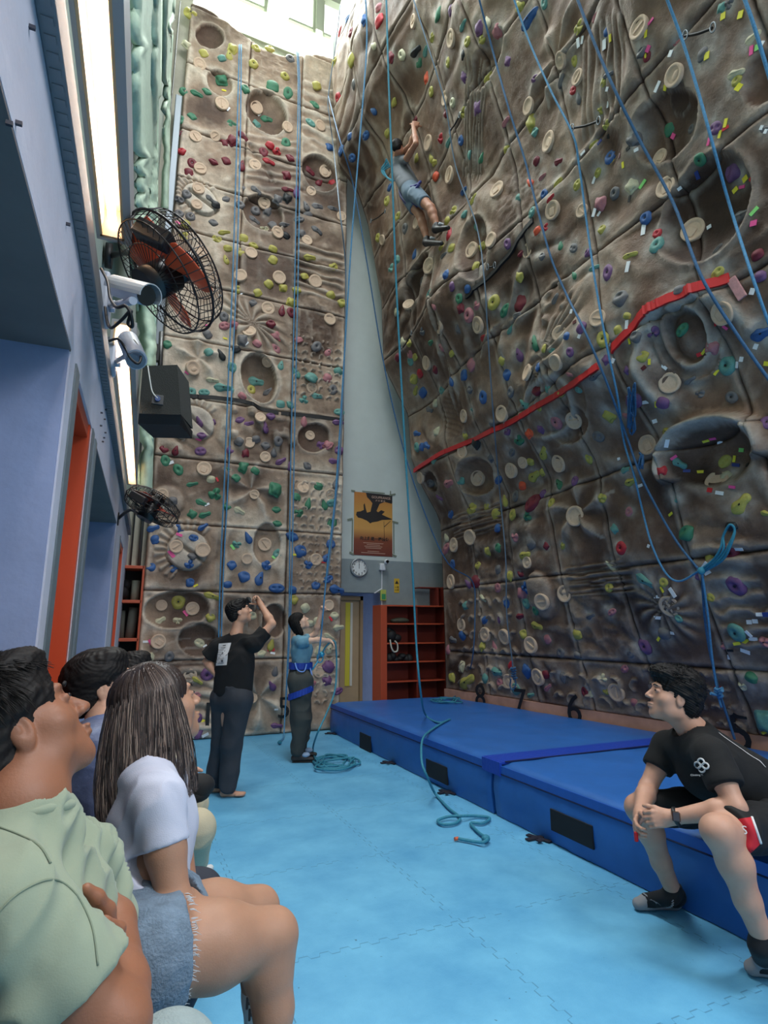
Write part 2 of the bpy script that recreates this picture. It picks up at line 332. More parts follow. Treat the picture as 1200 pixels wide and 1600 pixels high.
# hold colours: g green t teal b blue y yellow r red m maroon p purple k pink w cream n grey d black o orange; O = round tan socket (number = diameter)
HD=[((200,0),3,"""292,65,yL;275,210,w;355,250,y;440,275,t;475,258,y;490,228,y;600,225,y;665,230,y;760,275,n;588,300,y;735,358,y;885,402,y;262,430,g;322,440,g;370,430,g;440,378,gL;485,580,g;300,548,g;245,560,g;550,420,g;678,405,gL;750,435,g;650,560,g;600,580,t;740,670,g;875,490,g;855,575,t;335,308,O20;440,488,O22;600,505,O22;747,597,O18;900,590,O18;316,643,O20;408,640,O16;338,792,O20;595,775,O20;925,803,O20;858,898,O16;330,885,O20;322,960,O18;638,952,O20;700,1090,O20;838,1128,O18;345,1182,O22;577,1187,O20;527,1293,O22;708,1302,O22;877,1320,O22;655,1447,O22;1000,1015,O16;245,625,m;250,710,r;455,665,m;487,658,m;540,640,m;300,765,m;400,760,m;460,755,m;285,808,m;535,775,m;635,712,m;665,682,r;698,712,r;660,757,r;760,742,m;745,825,m;850,800,m;897,857,m;960,858,r;748,888,m;790,898,p;275,910,n;240,935,n;388,935,n;408,978,d;460,935,n;525,960,n;240,1002,n;292,1015,n;400,1045,n;540,880,n;600,893,n;700,935,n;745,930,d;597,988,n;653,988,n;592,1032,n;678,1057,n;735,1055,n;740,1105,d;835,965,n;887,968,n;845,1003,n;885,1080,n;800,1030,n;810,1095,n;960,980,n;640,1075,w;270,1050,y;262,1107,y;452,1090,y;415,1120,y;543,1117,y;467,1165,y;458,1217,y;680,1218,y;527,1183,y;680,1167,y;588,1153,y;515,1357,y;608,1372,y;660,1332,y;727,1352,y;852,1207,y;965,1250,y;828,1295,y;950,1385,y;765,1418,y;1003,1422,y;790,1362,y"""),
((200,400),3,"""450,285,n;452,328,k;498,322,k;585,222,n;722,255,m;765,265,m;670,320,m;568,355,O22;605,410,k;688,378,k;535,395,n;693,435,k;372,367,n;945,298,O20;800,393,k;880,430,n;940,450,k;183,415,g;378,450,t;437,462,d;507,438,d;490,522,t;303,525,O24;397,582,w;658,487,O18;717,513,t;600,590,tL;658,635,n;575,627,y;788,545,t;860,570,tL;935,572,k;985,545,t;860,618,O18;885,657,t;825,675,t;960,627,n;297,637,t;357,640,t;445,618,tL;487,627,t;535,657,k;715,695,t;762,700,t;990,732,t;330,782,p;405,785,p;167,812,p;252,827,O22;345,842,p;170,907,m;223,912,m;340,915,p;525,770,p;565,787,p;670,752,p;620,758,O18;645,803,p;600,860,n;645,890,n;520,870,n;568,875,O18;550,925,m;478,910,p;705,868,n;683,920,n;643,942,O18;717,962,p;755,982,p;825,770,k;985,780,p;852,842,O16;935,885,k;905,890,p;990,912,p;967,962,p;840,985,n;175,960,g;235,1002,g;357,998,O24;300,1070,g;388,1047,w;410,1118,gL;345,1157,g;300,1210,g;360,1213,g;160,1118,O20;210,1148,n;468,1003,g;540,990,g;597,1007,g;508,1040,g;690,1095,gL;593,1118,O16;463,1175,g;522,1195,w;695,1190,g;700,1255,g;820,1088,O20;893,1080,g;975,1065,n;955,1113,O18;793,1130,g;845,1160,g;920,1165,g;953,1160,t;800,1205,g;957,1250,g;118,1277,b;240,1280,b;352,1270,b;125,1330,b;307,1322,b;225,1362,O22;350,1378,O24;303,1407,n;288,1445,b;213,1468,b;110,1460,b;563,1320,b;510,1352,t;640,1352,O22;700,1395,t;487,1450,b;650,1450,b;557,1420,O18;770,1317,bL;807,1385,bL;950,1350,b;880,1422,O20;930,1412,b;842,1447,b"""),
((200,850),3,"""545,155,bL;617,160,bL;697,207,bL;467,190,b;290,182,b;770,215,b;880,192,b;938,165,b;980,215,bL;235,270,yL;157,287,O18;302,302,O22;395,245,yL;150,360,w;232,362,w;387,345,y;335,465,w;142,457,O24;100,530,w;193,527,n;583,335,w;570,270,d;620,290,n;597,455,w;672,470,y;627,515,w;625,420,y;778,262,y;832,300,w;890,362,w;850,373,w;940,287,O18;968,337,w;988,392,w;895,505,w;943,435,w;945,490,w;370,613,pL;290,615,O22;325,640,y;580,722,O18;675,665,p;697,852,p;323,712,k;325,817,p;335,888,p;940,575,pL;895,600,O18;935,640,p;987,690,p;690,597,n;855,650,k"""),
((500,0),3,"""275,38,k;278,100,rL;128,92,b;205,95,b;95,143,r;145,152,m;150,280,yL;68,290,y;250,215,w;330,270,m;383,258,w;450,240,dL;465,295,g;553,68,gL;528,175,y;497,238,t;500,362,o;600,292,y;440,100,O20;617,180,O26;605,45,p;590,460,O22;675,360,p;690,195,y;670,120,t;745,130,pL;830,150,kL;785,100,w;760,185,y;790,360,y;880,285,p;670,255,d;522,428,y;622,480,w;590,530,m;675,528,yL;745,505,pL;85,460,r;160,395,n;205,450,n;250,520,b;347,480,y;140,640,b;215,635,b;45,690,b;98,705,b;150,740,b;445,572,m;317,625,y;510,670,O24;567,650,r;603,668,t;660,658,b;453,740,y;520,740,y;537,762,y;400,735,w;610,820,O26;543,827,o;690,720,t;735,733,gL;885,703,y;870,572,k;980,498,O26;990,578,yL;1005,372,p;1007,620,t;1075,665,O32;1015,755,m;1117,757,m;1130,380,n;1140,285,O26;985,90,bX;935,30,y;1050,12,t;1045,830,k;983,855,o;1050,910,b;1080,930,r;833,890,O28;930,925,t;993,995,t;1093,985,O30;1055,1068,r;1018,1082,o;878,1142,p;803,1125,O24;1127,1150,g;940,1190,m;977,1175,O24;1040,1203,n;675,895,b;718,935,y;675,1005,t;625,990,y;597,1040,y;608,1098,rL;615,1162,y;570,1157,y;580,1198,n;735,1063,t;760,1155,y;712,1173,O26;727,1252,y;455,1045,O20;398,1072,n;365,1013,y;445,1190,b;513,1247,O26;313,943,y;327,880,b;272,1115,y;293,1125,O16;360,1220,t;333,1260,t"""),
((850,0),3.43,"""185,145,yL;275,90,k;335,170,b;165,325,y;183,415,O24;90,435,n;320,440,y;345,400,n;185,520,n;155,483,r;512,150,O34;525,280,nL;550,300,m;725,215,k;705,240,k;700,405,O34;950,40,t;990,20,n;1115,205,wL;1028,395,wL;1030,430,y;850,290,nL;305,590,y;335,670,y;355,840,bL;265,775,y;290,922,y;180,860,n;75,980,y;178,990,y;468,995,wL;380,1035,nL;300,1090,kL;657,1005,O34;672,692,gL;475,745,nL;790,690,n;625,845,O26;920,685,pL;838,860,gL;1015,920,pX;1065,1155,nX;545,1168,bL;800,1235,O38;605,1250,r;603,1312,tL;930,1335,n;1145,1365,mL;308,1230,y;460,1370,yL;205,1130,O22;157,1330,n;235,1355,p;270,1435,t;342,1460,pL;160,1475,g;930,1465,yL;1160,1480,pL;1190,690,n"""),
((600,400),4,"""385,118,b;245,165,n;285,62,O24;570,70,y;522,205,b;425,190,p;295,235,tL;310,315,k;475,325,m;467,265,g;155,305,O20;685,290,yL;757,340,gL;860,300,mX;830,370,n;530,370,kL;580,310,k;845,130,y;350,428,O30;590,430,O28;293,540,g;360,568,k;425,608,y;270,668,O24;320,710,m;157,545,y;118,540,w;165,655,t;195,630,y;163,615,k;225,733,r;187,770,yL;245,852,bL;200,840,y;80,350,w;320,922,w;283,960,n;362,840,t;450,790,b;500,745,bL;620,880,bL;537,835,n;555,960,t;502,1000,O22;510,1122,y;547,680,kL;622,510,r;790,458,t;240,470,n;460,450,n;770,740,bL;735,655,y;845,612,pL;945,545,gL;1000,580,y;1050,590,t;1100,485,O26;1140,500,b;1160,600,p;1075,665,O28;908,730,O28;990,700,b;1160,740,k;1025,825,t;955,845,mL;1105,860,y;970,945,y;880,930,tL;740,985,O28;675,1045,n;790,850,n;575,1168,dL;330,1100,w;493,1220,O24;770,1100,p;905,1110,o;845,1150,gL;978,1080,p;800,1225,n;670,1262,n;310,1280,t;1000,1230,yL;915,1285,y;940,1375,yL;990,1350,y;870,1290,O20;797,1340,O26;1095,1295,O30;588,1385,O28;480,1405,t;715,1400,b;405,1420,kL;345,1510,p;230,1385,O20;865,1435,o;995,1485,p;1095,1425,gL;930,1545,mX;1045,1545,y;645,1560,y;550,1580,yL;755,1530,y;825,1500,n;1075,1035,kL;1190,1025,O30;85,635,m;205,1110,b;265,1185,b;235,1195,b;205,1195,t;290,1420,n;1190,1405,p"""),
((850,400),3.43,"""410,230,nX;290,335,O28;315,445,yL;445,320,y;395,395,y;200,385,pL;60,230,n;490,435,nL;585,410,pL;725,180,nL;740,395,gL;960,305,O40;905,490,kL;980,585,tX;1170,415,bX;525,540,yL;445,610,p;330,555,p;275,640,nL;675,680,O34;780,665,n;835,738,n;1005,755,nL;480,770,pX;660,795,pL;440,850,k;345,855,yL;290,965,nL;240,1085,y;185,715,t;93,735,y;560,1010,O34;665,945,yL;720,1110,tL;630,1150,r;930,1205,O38;975,1180,wL;970,1100,yL;1055,1330,yX;1195,890,pL;710,1305,t;310,1300,y;467,1210,yL;435,1145,t;175,1200,m;455,1370,k"""),
((650,750),4,"""350,185,yL;500,210,yL;510,300,b;340,357,O26;240,405,O24;222,212,bL;190,430,kL;230,525,b;190,360,w;603,218,y;700,225,gL;618,358,k;720,400,nL;680,470,yL;815,412,m;920,408,y;697,515,O20;1000,225,O34;655,585,m;585,600,y;512,425,g;447,445,y;388,535,y;512,560,n;375,635,mL;325,650,p;222,635,O24;690,672,bL;665,705,kL;510,675,k;687,770,t;745,815,g;655,850,m;788,760,O28;932,710,O28;755,912,yL;672,965,y;1008,965,yL;720,1030,O28;822,995,k;903,1078,n;1010,1095,n;568,765,b;527,872,p;430,875,b;555,980,O26;435,965,O24;287,905,O22;290,975,b;230,1000,n;412,1040,y;488,1030,k;418,740,w;200,1060,k;310,785,t;225,1235,y;320,1260,yX;290,1170,w;430,1240,t;508,1200,tL;525,1265,k;580,1258,O24;625,1310,tL;592,1155,r;690,1190,bL;765,1230,O28;718,1345,t;808,1215,m;825,1298,k;920,1230,n;1055,1325,m;1095,1330,w;1170,1240,w;1190,1320,y"""),
((900,750),4,"""165,120,wL;345,195,kL;240,305,t;283,425,rL;620,115,t;690,335,gX;1190,210,y;215,540,w;435,625,tX;830,490,y;960,450,mX;970,290,dL;205,672,y;590,785,O36;835,735,y;755,600,p;1000,660,pX;640,870,t;225,825,k;90,850,n;430,1040,pL;550,960,nL;340,1090,n;1000,955,tX;1180,1015,kL;920,1035,k;305,1180,k;255,1325,O30;365,1390,k;1095,1235,gL;1040,1290,w;890,1300,r;1180,1510,tX;545,640,y""")]
# strips of coloured route tape by the holds of the right wall: x,y,colour,length,angle(deg)
TP=[((850,0),3.43,"185,230,w,18,75;207,215,w,14,60;325,240,w,20,75;357,205,y,14,70;575,115,k,14,10;548,183,y,14,70;560,262,k,12,30;545,298,y,14,70;680,288,w,12,45;875,300,y,14,70;610,465,w,20,35;652,470,y,10,30;340,478,w,8,45;345,560,w,12,60;210,820,w,12,0;270,965,w,14,50;368,865,y,10,60;425,885,y,12,80;530,988,g,18,30;460,1065,d,12,60;722,1008,w,8,20;887,1217,w,9,0;270,1140,w,16,60;297,1145,w,11,40;535,1230,w,22,75;450,1430,w,20,65;490,803,w,9,0;452,797,d,9,0;695,730,k,12,-60;885,760,k,14,55;975,660,y,16,60;945,720,y,14,55;975,688,r,14,-10;1113,272,k,18,75;1145,255,g,12,70;1170,235,w,9,50;1043,470,y,14,40;962,88,y,13,70;1055,80,y,14,60;1082,957,y,13,0;1110,960,r,7,0;1065,1002,k,14,-30;1028,1018,y,12,10;1128,1133,g,18,25;1125,1197,k,13,-20;948,1498,y,13,10;350,730,d,9,45;1168,685,w,8,45;1190,705,w,8,45;408,832,m,12,70;822,935,b,18,70;300,762,b,12,10"),
((850,400),3.43,"645,595,w,13,-55;545,783,w,15,-15;565,568,y,11,80;630,802,y,11,50;460,457,y,11,80;925,623,y,12,40;1037,583,w,12,60;1060,553,w,9,60;857,512,y,12,40;833,527,r,9,0;920,367,r,14,0;973,383,k,12,-60;690,225,o,9,40;692,198,d,10,0;595,885,w,9,0;658,1003,w,17,75;695,1080,k,12,30;905,978,k,12,-10;945,1000,w,9,-30;868,990,y,12,0;765,1152,b,12,-10;838,1157,y,12,-10;943,1270,w,16,-20;1010,1238,k,12,-20;1022,1087,y,12,70;1030,1120,b,14,-20;1060,1040,g,9,-20;1093,1120,d,8,0;890,1255,r,10,-20;515,1230,w,11,0;403,1087,w,6,0;1118,190,w,12,55;1137,485,w,10,50;148,297,w,8,60;190,430,w,8,50;355,470,w,10,60;370,562,w,9,50;445,368,w,16,75;535,600,m,9,30;1195,577,y,10,-30;945,130,y,12,10;165,355,m,8,0;255,640,w,8,45"),
((900,750),4,"403,35,w,12,5;595,213,y,11,20;455,413,w,6,60;540,685,y,11,-65;605,703,w,18,-65;510,730,w,12,0;513,860,w,13,-5;540,825,d,8,0;597,955,w,12,-5;520,990,y,11,45;805,540,w,20,40;825,580,w,13,20;1020,430,w,14,-10;1155,840,w,15,0;1187,840,b,10,0;1085,888,w,9,0;1122,883,w,9,0;1080,960,w,13,-60;1110,993,w,15,-5;1060,1012,y,13,40;1007,1022,y,12,10;1060,1070,w,16,-20;955,1105,w,22,-3;965,1065,d,10,0;97,1327,w,10,-20;1180,1575,y,11,30")]
TPB=[((200,0),3,"235,1045,k,10,20;470,512,w,10,-60;615,540,w,8,-50;450,425,y,9,0;435,1385,w,7,0"),((200,400),3,"530,180,w,8,-60;455,387,y,8,0;372,328,k,9,20;330,860,k,11,30;275,548,k,8,30;185,817,w,11,-35;197,970,w,13,-25;370,1165,w,9,-30;418,1048,r,8,60;240,1307,k,11,20;205,1397,k,14,50;490,1365,g,10,50;685,1415,g,9,40;780,1400,y,8,0;915,1435,r,8,0;555,410,w,9,-50;705,395,r,7,0"),((200,850),3,"270,325,k,11,50;203,47,k,14,50;83,458,w,9,0;104,460,k,9,60;318,195,y,8,-30;678,512,w,8,10;670,495,r,12,0;350,830,y,11,-40;362,895,w,11,-25;695,775,w,6,0;950,350,r,9,60;360,478,w,7,-30")]
HOLDS=[]
for (ox,oy),s,t in HD:
    for e in t.replace('\n','').split(';'):
        x,y,c=e.split(','); px=ox+float(x)/s; py=oy+float(y)/s
        if c[0]=='O': HOLDS.append([px,py,'O',float(c[1:])]); continue
        sz={'L':1.4,'X':2.0}.get(c[1:] or '-',1.0)
        HOLDS.append([px,py,c[0],sz])
# drop double readings
_k=[]
for h in HOLDS:
    if all((h[0]-q[0])**2+(h[1]-q[1])**2>(30 if h[2]!=q[2] else 60) for q in _k): _k.append(h)
HOLDS=_k
# resolve holds on the surfaces first: their chalk dust is part of the wall paint
HB=[];HR=[]
for h in HOLDS:
    px,py=h[0],h[1]
    if isback(px,py): p=hitB(px,py); HB.append([p[0],p[2],h[2],h[3],px,py])
    else:
        p=hitR(px,py); HR.append([p[1],p[2],h[2],h[3],px,py])
def chalkdust(u,z,hs,prob,amp,rad):
    c=np.zeros_like(u)
    for i,h in enumerate(hs):
        r=np.random.RandomState(i+5)
        if h[2]=='O' or r.rand()>prob: continue
        R=rad*(1 if h[3]<1.2 else 1.5)*(.7+.7*r.rand()); d=np.hypot(u-h[0]+ .03*(r.rand()-.5),z-h[1]+.03*(r.rand()-.5))
        m=d<R*1.8
        if not m.any(): continue
        k=np.exp(-(d[m]/R)**2)*(.35+1.1*vnoise(u[m]*22,z[m]*22+i)); c[m]=np.maximum(c[m],amp*k)
    return c
def wallmat():
    m=bpy.data.materials.new('sculpted_resin_wall'); m.use_nodes=True; nt=m.node_tree; b=nt.nodes['Principled BSDF']; L=nt.links.new
    a=nt.nodes.new('ShaderNodeVertexColor'); a.layer_name='paint'; t=nt.nodes.new('ShaderNodeTexCoord')
    n=nt.nodes.new('ShaderNodeTexNoise'); n.inputs['Scale'].default_value=7; n.inputs['Detail'].default_value=9; n.inputs['Roughness'].default_value=.72
    mr=nt.nodes.new('ShaderNodeMapRange'); mr.inputs['From Min'].default_value=.3; mr.inputs['From Max'].default_value=.7; mr.inputs['To Min'].default_value=.72; mr.inputs['To Max'].default_value=1.28
    mx=nt.nodes.new('ShaderNodeMix'); mx.data_type='RGBA'; mx.blend_type='MULTIPLY'; mx.inputs['Factor'].default_value=1
    L(t.outputs['Object'],n.inputs['Vector']); L(n.outputs['Fac'],mr.inputs['Value']); L(a.outputs['Color'],mx.inputs['A']); L(mr.outputs[0],mx.inputs['B']); L(mx.outputs['Result'],b.inputs['Base Color'])
    n2=nt.nodes.new('ShaderNodeTexNoise'); n2.inputs['Scale'].default_value=38; n2.inputs['Detail'].default_value=7; n2.inputs['Roughness'].default_value=.65; n2.inputs['Distortion'].default_value=.6; L(t.outputs['Object'],n2.inputs['Vector'])
    bp=nt.nodes.new('ShaderNodeBump'); bp.inputs['Strength'].default_value=.7; bp.inputs['Distance'].default_value=.012; L(n2.outputs['Fac'],bp.inputs['Height']); L(bp.outputs[0],b.inputs['Normal'])
    b.inputs['Roughness'].default_value=.62; b.inputs['Specular IOR Level'].default_value=.35
    return m
WM=wallmat()
def lin(*c): return np.array(srgb(*c)[:3])
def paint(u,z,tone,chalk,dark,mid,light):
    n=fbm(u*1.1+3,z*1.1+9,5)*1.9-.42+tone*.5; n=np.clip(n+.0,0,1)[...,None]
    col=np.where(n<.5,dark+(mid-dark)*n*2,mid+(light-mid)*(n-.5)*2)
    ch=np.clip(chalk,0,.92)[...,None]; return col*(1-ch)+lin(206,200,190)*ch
HGT={}
def build_wall(root,US,ZS,du,ft,seed,back,cols,prob,ztop=None):
    for i in range(len(US)-1):
        for j in range(len(ZS)-1):
            a,b=US[i],US[i+1]; z0,z1=ZS[j],ZS[j+1]; nu=max(6,int(abs(b-a)/du)); nz=int((z1-z0)/du)
            if not back and z0>8: nu=nu*2//3; nz=nz*2//3
            u,z=np.meshgrid(np.linspace(a,b,nu+1),np.linspace(z0,z1,nz+1))
            if ztop is not None and j==len(ZS)-2:
                zt=ztop(u); z=z0+(z-z0)/(z1-z0)*(zt-z0)
            H,tone,ch=relief(u,z,US,ZS,ft,seed)
            ch=np.maximum(ch*.75,chalkdust(u,z,HB if back else HR,prob,(.62 if not back else .3),.075))
            # highlights put into the colour of the raised ridges to lift contrast
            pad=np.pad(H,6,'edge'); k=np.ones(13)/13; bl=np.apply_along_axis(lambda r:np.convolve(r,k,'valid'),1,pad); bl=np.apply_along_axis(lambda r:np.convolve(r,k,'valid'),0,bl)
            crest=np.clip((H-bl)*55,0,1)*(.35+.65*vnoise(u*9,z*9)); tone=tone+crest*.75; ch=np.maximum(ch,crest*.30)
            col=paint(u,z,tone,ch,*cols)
            if back: V=np.stack([u,YB-H,z],-1)
            else:
                e=np.clip((8.42-u)/.15,0,1); V=np.stack([XR0(u,z)-H*e,u,z],-1)
            idx=np.arange((nu+1)*(nz+1)).reshape(nz+1,nu+1)
            Q=np.stack([idx[:-1,:-1],idx[:-1,1:],idx[1:,1:],idx[1:,:-1]],-1).reshape(-1,4)
            V=V.reshape(-1,3)
            # turned-back edges give the panel its thickness
            per=np.concatenate([idx[0,:],idx[1:,-1],idx[-1,-2::-1],idx[-2:0:-1,0]]); off=np.array([0,.06,0]) if back else np.array([.06,0,0])
            n0=len(V); V=np.concatenate([V,V[per]+off]); k=len(per); ar=np.arange(k)
            Q=np.concatenate([Q,np.stack([per,n0+ar,n0+(ar+1)%k,per[(ar+1)%k]],-1)])
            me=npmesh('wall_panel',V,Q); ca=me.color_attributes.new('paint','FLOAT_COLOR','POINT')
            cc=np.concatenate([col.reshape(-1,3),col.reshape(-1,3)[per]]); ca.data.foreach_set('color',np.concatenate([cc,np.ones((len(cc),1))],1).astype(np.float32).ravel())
            link('wall_panel',me,WM,root)
bw=empty('climbing_wall',(1.66,YB,0),'tall narrow tan sculpted climbing wall straight ahead, three panels wide, left of the poster','climbing wall')
rw=empty('climbing_wall',(4.9,4.5,.42),'huge dark brown overhanging climbing wall filling the right side above the blue mats','climbing wall')
FBs=feats(FB,hitB,True); FRs=feats(FR,hitR,False)
DU=globals().get('DU_OVERRIDE',.017)
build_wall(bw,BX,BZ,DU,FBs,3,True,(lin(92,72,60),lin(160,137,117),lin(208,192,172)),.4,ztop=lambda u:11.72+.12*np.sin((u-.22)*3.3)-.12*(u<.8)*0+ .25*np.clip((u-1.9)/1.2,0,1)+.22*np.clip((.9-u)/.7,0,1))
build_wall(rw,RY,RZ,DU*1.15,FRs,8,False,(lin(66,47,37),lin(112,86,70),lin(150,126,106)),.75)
# framing behind the panels so that the walls are solid from the side
b=MB(); b.box((.24,YB+.27,0),(2.88,YB+.38,11.4)); b.build('wall_backing',mat('plywood',srgb(120,100,80),.8),bw)
b=MB()
V=[];zz=np.linspace(.45,13,60)
for z in zz: V.append((float(XR0(np.array(8.42),z))+.05,8.42,z))
pts=[V[0]]+V+[(7,8.42,13),(7,8.42,.45)]
b.poly([Vector(p) for p in pts[1:]],(0,.08,0)); b.build('end_board',mat('wall_end_board',srgb(112,92,80),.8,noise=.3,nscale=6),rw)
# pale kick board under the right wall, following its foot
kb=MB(); 
for i in range(len(RY)-1):
    y0,y1=RY[i],RY[i+1]; x0=float(XR0(np.array(y0),.52))-.03;x1=float(XR0(np.array(y1),.52))-.03
    kb.poly([(x0,y0,.0),(x1,y1,.0),(x1+.25,y1,.0),(x0+.25,y0,.0)],(0,0,.53))
kb.build('kick_board',mat('kick_board_pink',srgb(200,150,130),.7,noise=.25,nscale=5),rw)
def tape_on(pts,w,name,m,root,back,off=.008):
    """thin strip following the sculpted wall through pixel way-points"""
    P=[]
    for k in range(len(pts)-1):
        for t in np.linspace(0,1,22,endpoint=(k==len(pts)-2)): P.append((pts[k][0]*(1-t)+pts[k+1][0]*t,pts[k][1]*(1-t)+pts[k+1][1]*t))
    A=np.array([(hitB if back else hitR)(*q) for q in P]); n=np.array([0,-1,0]) if back else np.array([-1,0,0]); ax=1 if back else 0
    Hh=np.max([(surfB(A[:,0],A[:,2]+e) if back else surfR(A[:,1],A[:,2]+e)) for e in (-w/2,0,w/2)],axis=0)
    v=Hh.copy()
    for _ in range(2): v=np.maximum(v,np.convolve(np.pad(v,4,'edge'),np.ones(9)/9,'valid'))
    v=np.convolve(np.pad(v,3,'edge'),np.ones(7)/7,'valid'); v=np.maximum(v,Hh)
    for q in (0,1,2):
        if q!=ax or True: A[:,q]=np.convolve(np.pad(A[:,q],3,'edge'),np.ones(7)/7,'valid') if len(A)>14 else A[:,q]
    A[:,ax]-=v; mb=MB(); prev=None
    for p in A:
        p=Vector(p); dn=Vector(n)
        cur=[mb.bm.verts.new(q) for q in (p+Vector((0,0,w/2))+dn*off,p-Vector((0,0,w/2))+dn*off,p-Vector((0,0,w/2))-dn*.014,p+Vector((0,0,w/2))-dn*.014)]
        if prev:
            for q in range(4): mb.bm.faces.new((prev[q],prev[(q+1)%4],cur[(q+1)%4],cur[q]))
        else: mb.bm.faces.new(cur)
        prev=cur
    mb.bm.faces.new(prev[::-1]); return mb.build(name,m,root)
BLK=mat('black_strap',srgb(24,24,26),.6); RED=mat('red_tape',srgb(196,34,38),.45)
tape_on([(286,620),(330,621),(380,627),(410,640),(436,646)],.06,'black_strip',BLK,bw,True)
tape_on([(437,646),(480,650),(534,657)],.06,'black_strip',BLK,bw,True)
rt=tape_on([(646,737),(690,708),(735,690),(790,666),(850,630),(905,598),(940,572)],.07,'red_tape',RED,rw,False,.012); rt['label']='red tape line'
rt=tape_on([(956,548),(978,524),(1010,498),(1060,470),(1110,447),(1143,434)],.08,'red_tape',RED,rw,False,.012); rt['label']='red tape line'
tape_on([(727,465),(745,448),(775,420),(800,392),(838,343)],.055,'black_strip',BLK,rw,False,.015)
# ------------------------------------------------------------------ room
WH=mat('white_plaster',srgb(196,204,200),.85,noise=.08,nscale=3); GY=mat('grey_paint',srgb(140,150,152),.8,noise=.15,nscale=4,bump=.15,bscale=80)
LAV=mat('lavender_plaster',srgb(196,198,212),.8,noise=.10,nscale=5,bump=.2,bscale=25); PBL=mat('blue_wall_paint',srgb(146,160,198),.75,noise=.12,nscale=6,bump=.15,bscale=30)
# foam tile floor
fm=bpy.data.materials.new('blue_foam_tiles'); fm.use_nodes=True; nt=fm.node_tree; B_=nt.nodes['Principled BSDF']; L=nt.links.new
t=nt.nodes.new('ShaderNodeTexCoord'); s=nt.nodes.new('ShaderNodeSeparateXYZ'); L(t.outputs['Object'],s.inputs[0])
def mth(op,a,b=None,c=None):
    n=nt.nodes.new('ShaderNodeMath'); n.operation=op
    for i,v in enumerate((a,b,c)):
        if v is None: continue
        if isinstance(v,(int,float)): n.inputs[i].default_value=v
        else: L(v,n.inputs[i])
    return n.outputs[0]
def seamline(u,v):
    # jigsaw edge of the foam tiles: a square-ish wave about every whole metre
    w=mth('SINE',mth('MULTIPLY',v,62)); w=mth('MULTIPLY',mth('MINIMUM',mth('MAXIMUM',mth('MULTIPLY',w,4),-1),1),.014)
    f=mth('FRACT',mth('ADD',mth('ADD',u,w),.5)); d=mth('ABSOLUTE',mth('SUBTRACT',f,.5)); return mth('LESS_THAN',d,.003)
l1=seamline(mth('ADD',s.outputs[0],.28),s.outputs[1]); l2=seamline(mth('ADD',s.outputs[1],.1),s.outputs[0]); ln=mth('MAXIMUM',l1,l2)
n=nt.nodes.new('ShaderNodeTexNoise'); n.inputs['Scale'].default_value=2.2; n.inputs['Detail'].default_value=9; n.inputs['Roughness'].default_value=.65; L(t.outputs['Object'],n.inputs['Vector'])
cr=nt.nodes.new('ShaderNodeValToRGB'); cr.color_ramp.elements[0].position=.3; cr.color_ramp.elements[1].position=.7
cr.color_ramp.elements[0].color=srgb(80,152,196); cr.color_ramp.elements[1].color=srgb(112,184,220); L(n.outputs['Fac'],cr.inputs[0])
n3=nt.nodes.new('ShaderNodeTexNoise'); n3.inputs['Scale'].default_value=34; n3.inputs['Detail'].default_value=2; L(t.outputs['Object'],n3.inputs['Vector'])
sp=mth('GREATER_THAN',n3.outputs['Fac'],.755)
mx=nt.nodes.new('ShaderNodeMix'); mx.data_type='RGBA'; L(mth('MULTIPLY',mth('MULTIPLY',ln,.55),mth('GREATER_THAN',n.outputs['Fac'],.43)),mx.inputs['Factor']); L(cr.outputs[0],mx.inputs['A']); mx.inputs['B'].default_value=srgb(40,88,124)
mx2=nt.nodes.new('ShaderNodeMix'); mx2.data_type='RGBA'; L(mth('MULTIPLY',sp,.7),mx2.inputs['Factor']); L(mx.outputs['Result'],mx2.inputs['A']); mx2.inputs['B'].default_value=srgb(36,70,96)
L(mx2.outputs['Result'],B_.inputs['Base Color']); B_.inputs['Roughness'].default_value=.5
n4=nt.nodes.new('ShaderNodeTexNoise'); n4.inputs['Scale'].default_value=140; L(t.outputs['Object'],n4.inputs['Vector']); bp=nt.nodes.new('ShaderNodeBump'); bp.inputs['Strength'].default_value=.25; bp.inputs['Distance'].default_value=.004
L(n4.outputs['Fac'],bp.inputs['Height']); L(bp.outputs[0],B_.inputs['Normal'])
b=MB(); b.box((-1.6,-3,-.12),(8,11,0)); struct('floor',b,fm)
# wall behind the climbing walls with the pier, doorway recess and high windows
YW=9.0
b=MB(); b.box((2.9,YW,2.62),(7,YW+.2,13.2)); struct('wall_back',b,WH)
p0=onY(536,925,YW); zt=float(p0[2]); xl=3.0; xr_=float(onY(597,1000,YW)[0])
b=MB(); b.box((xr_,YW,0),(7,YW+.2,2.62)); b.box((2.9,YW,zt),(xr_,YW+.2,2.62)); struct('wall_back_dado',b,GY)
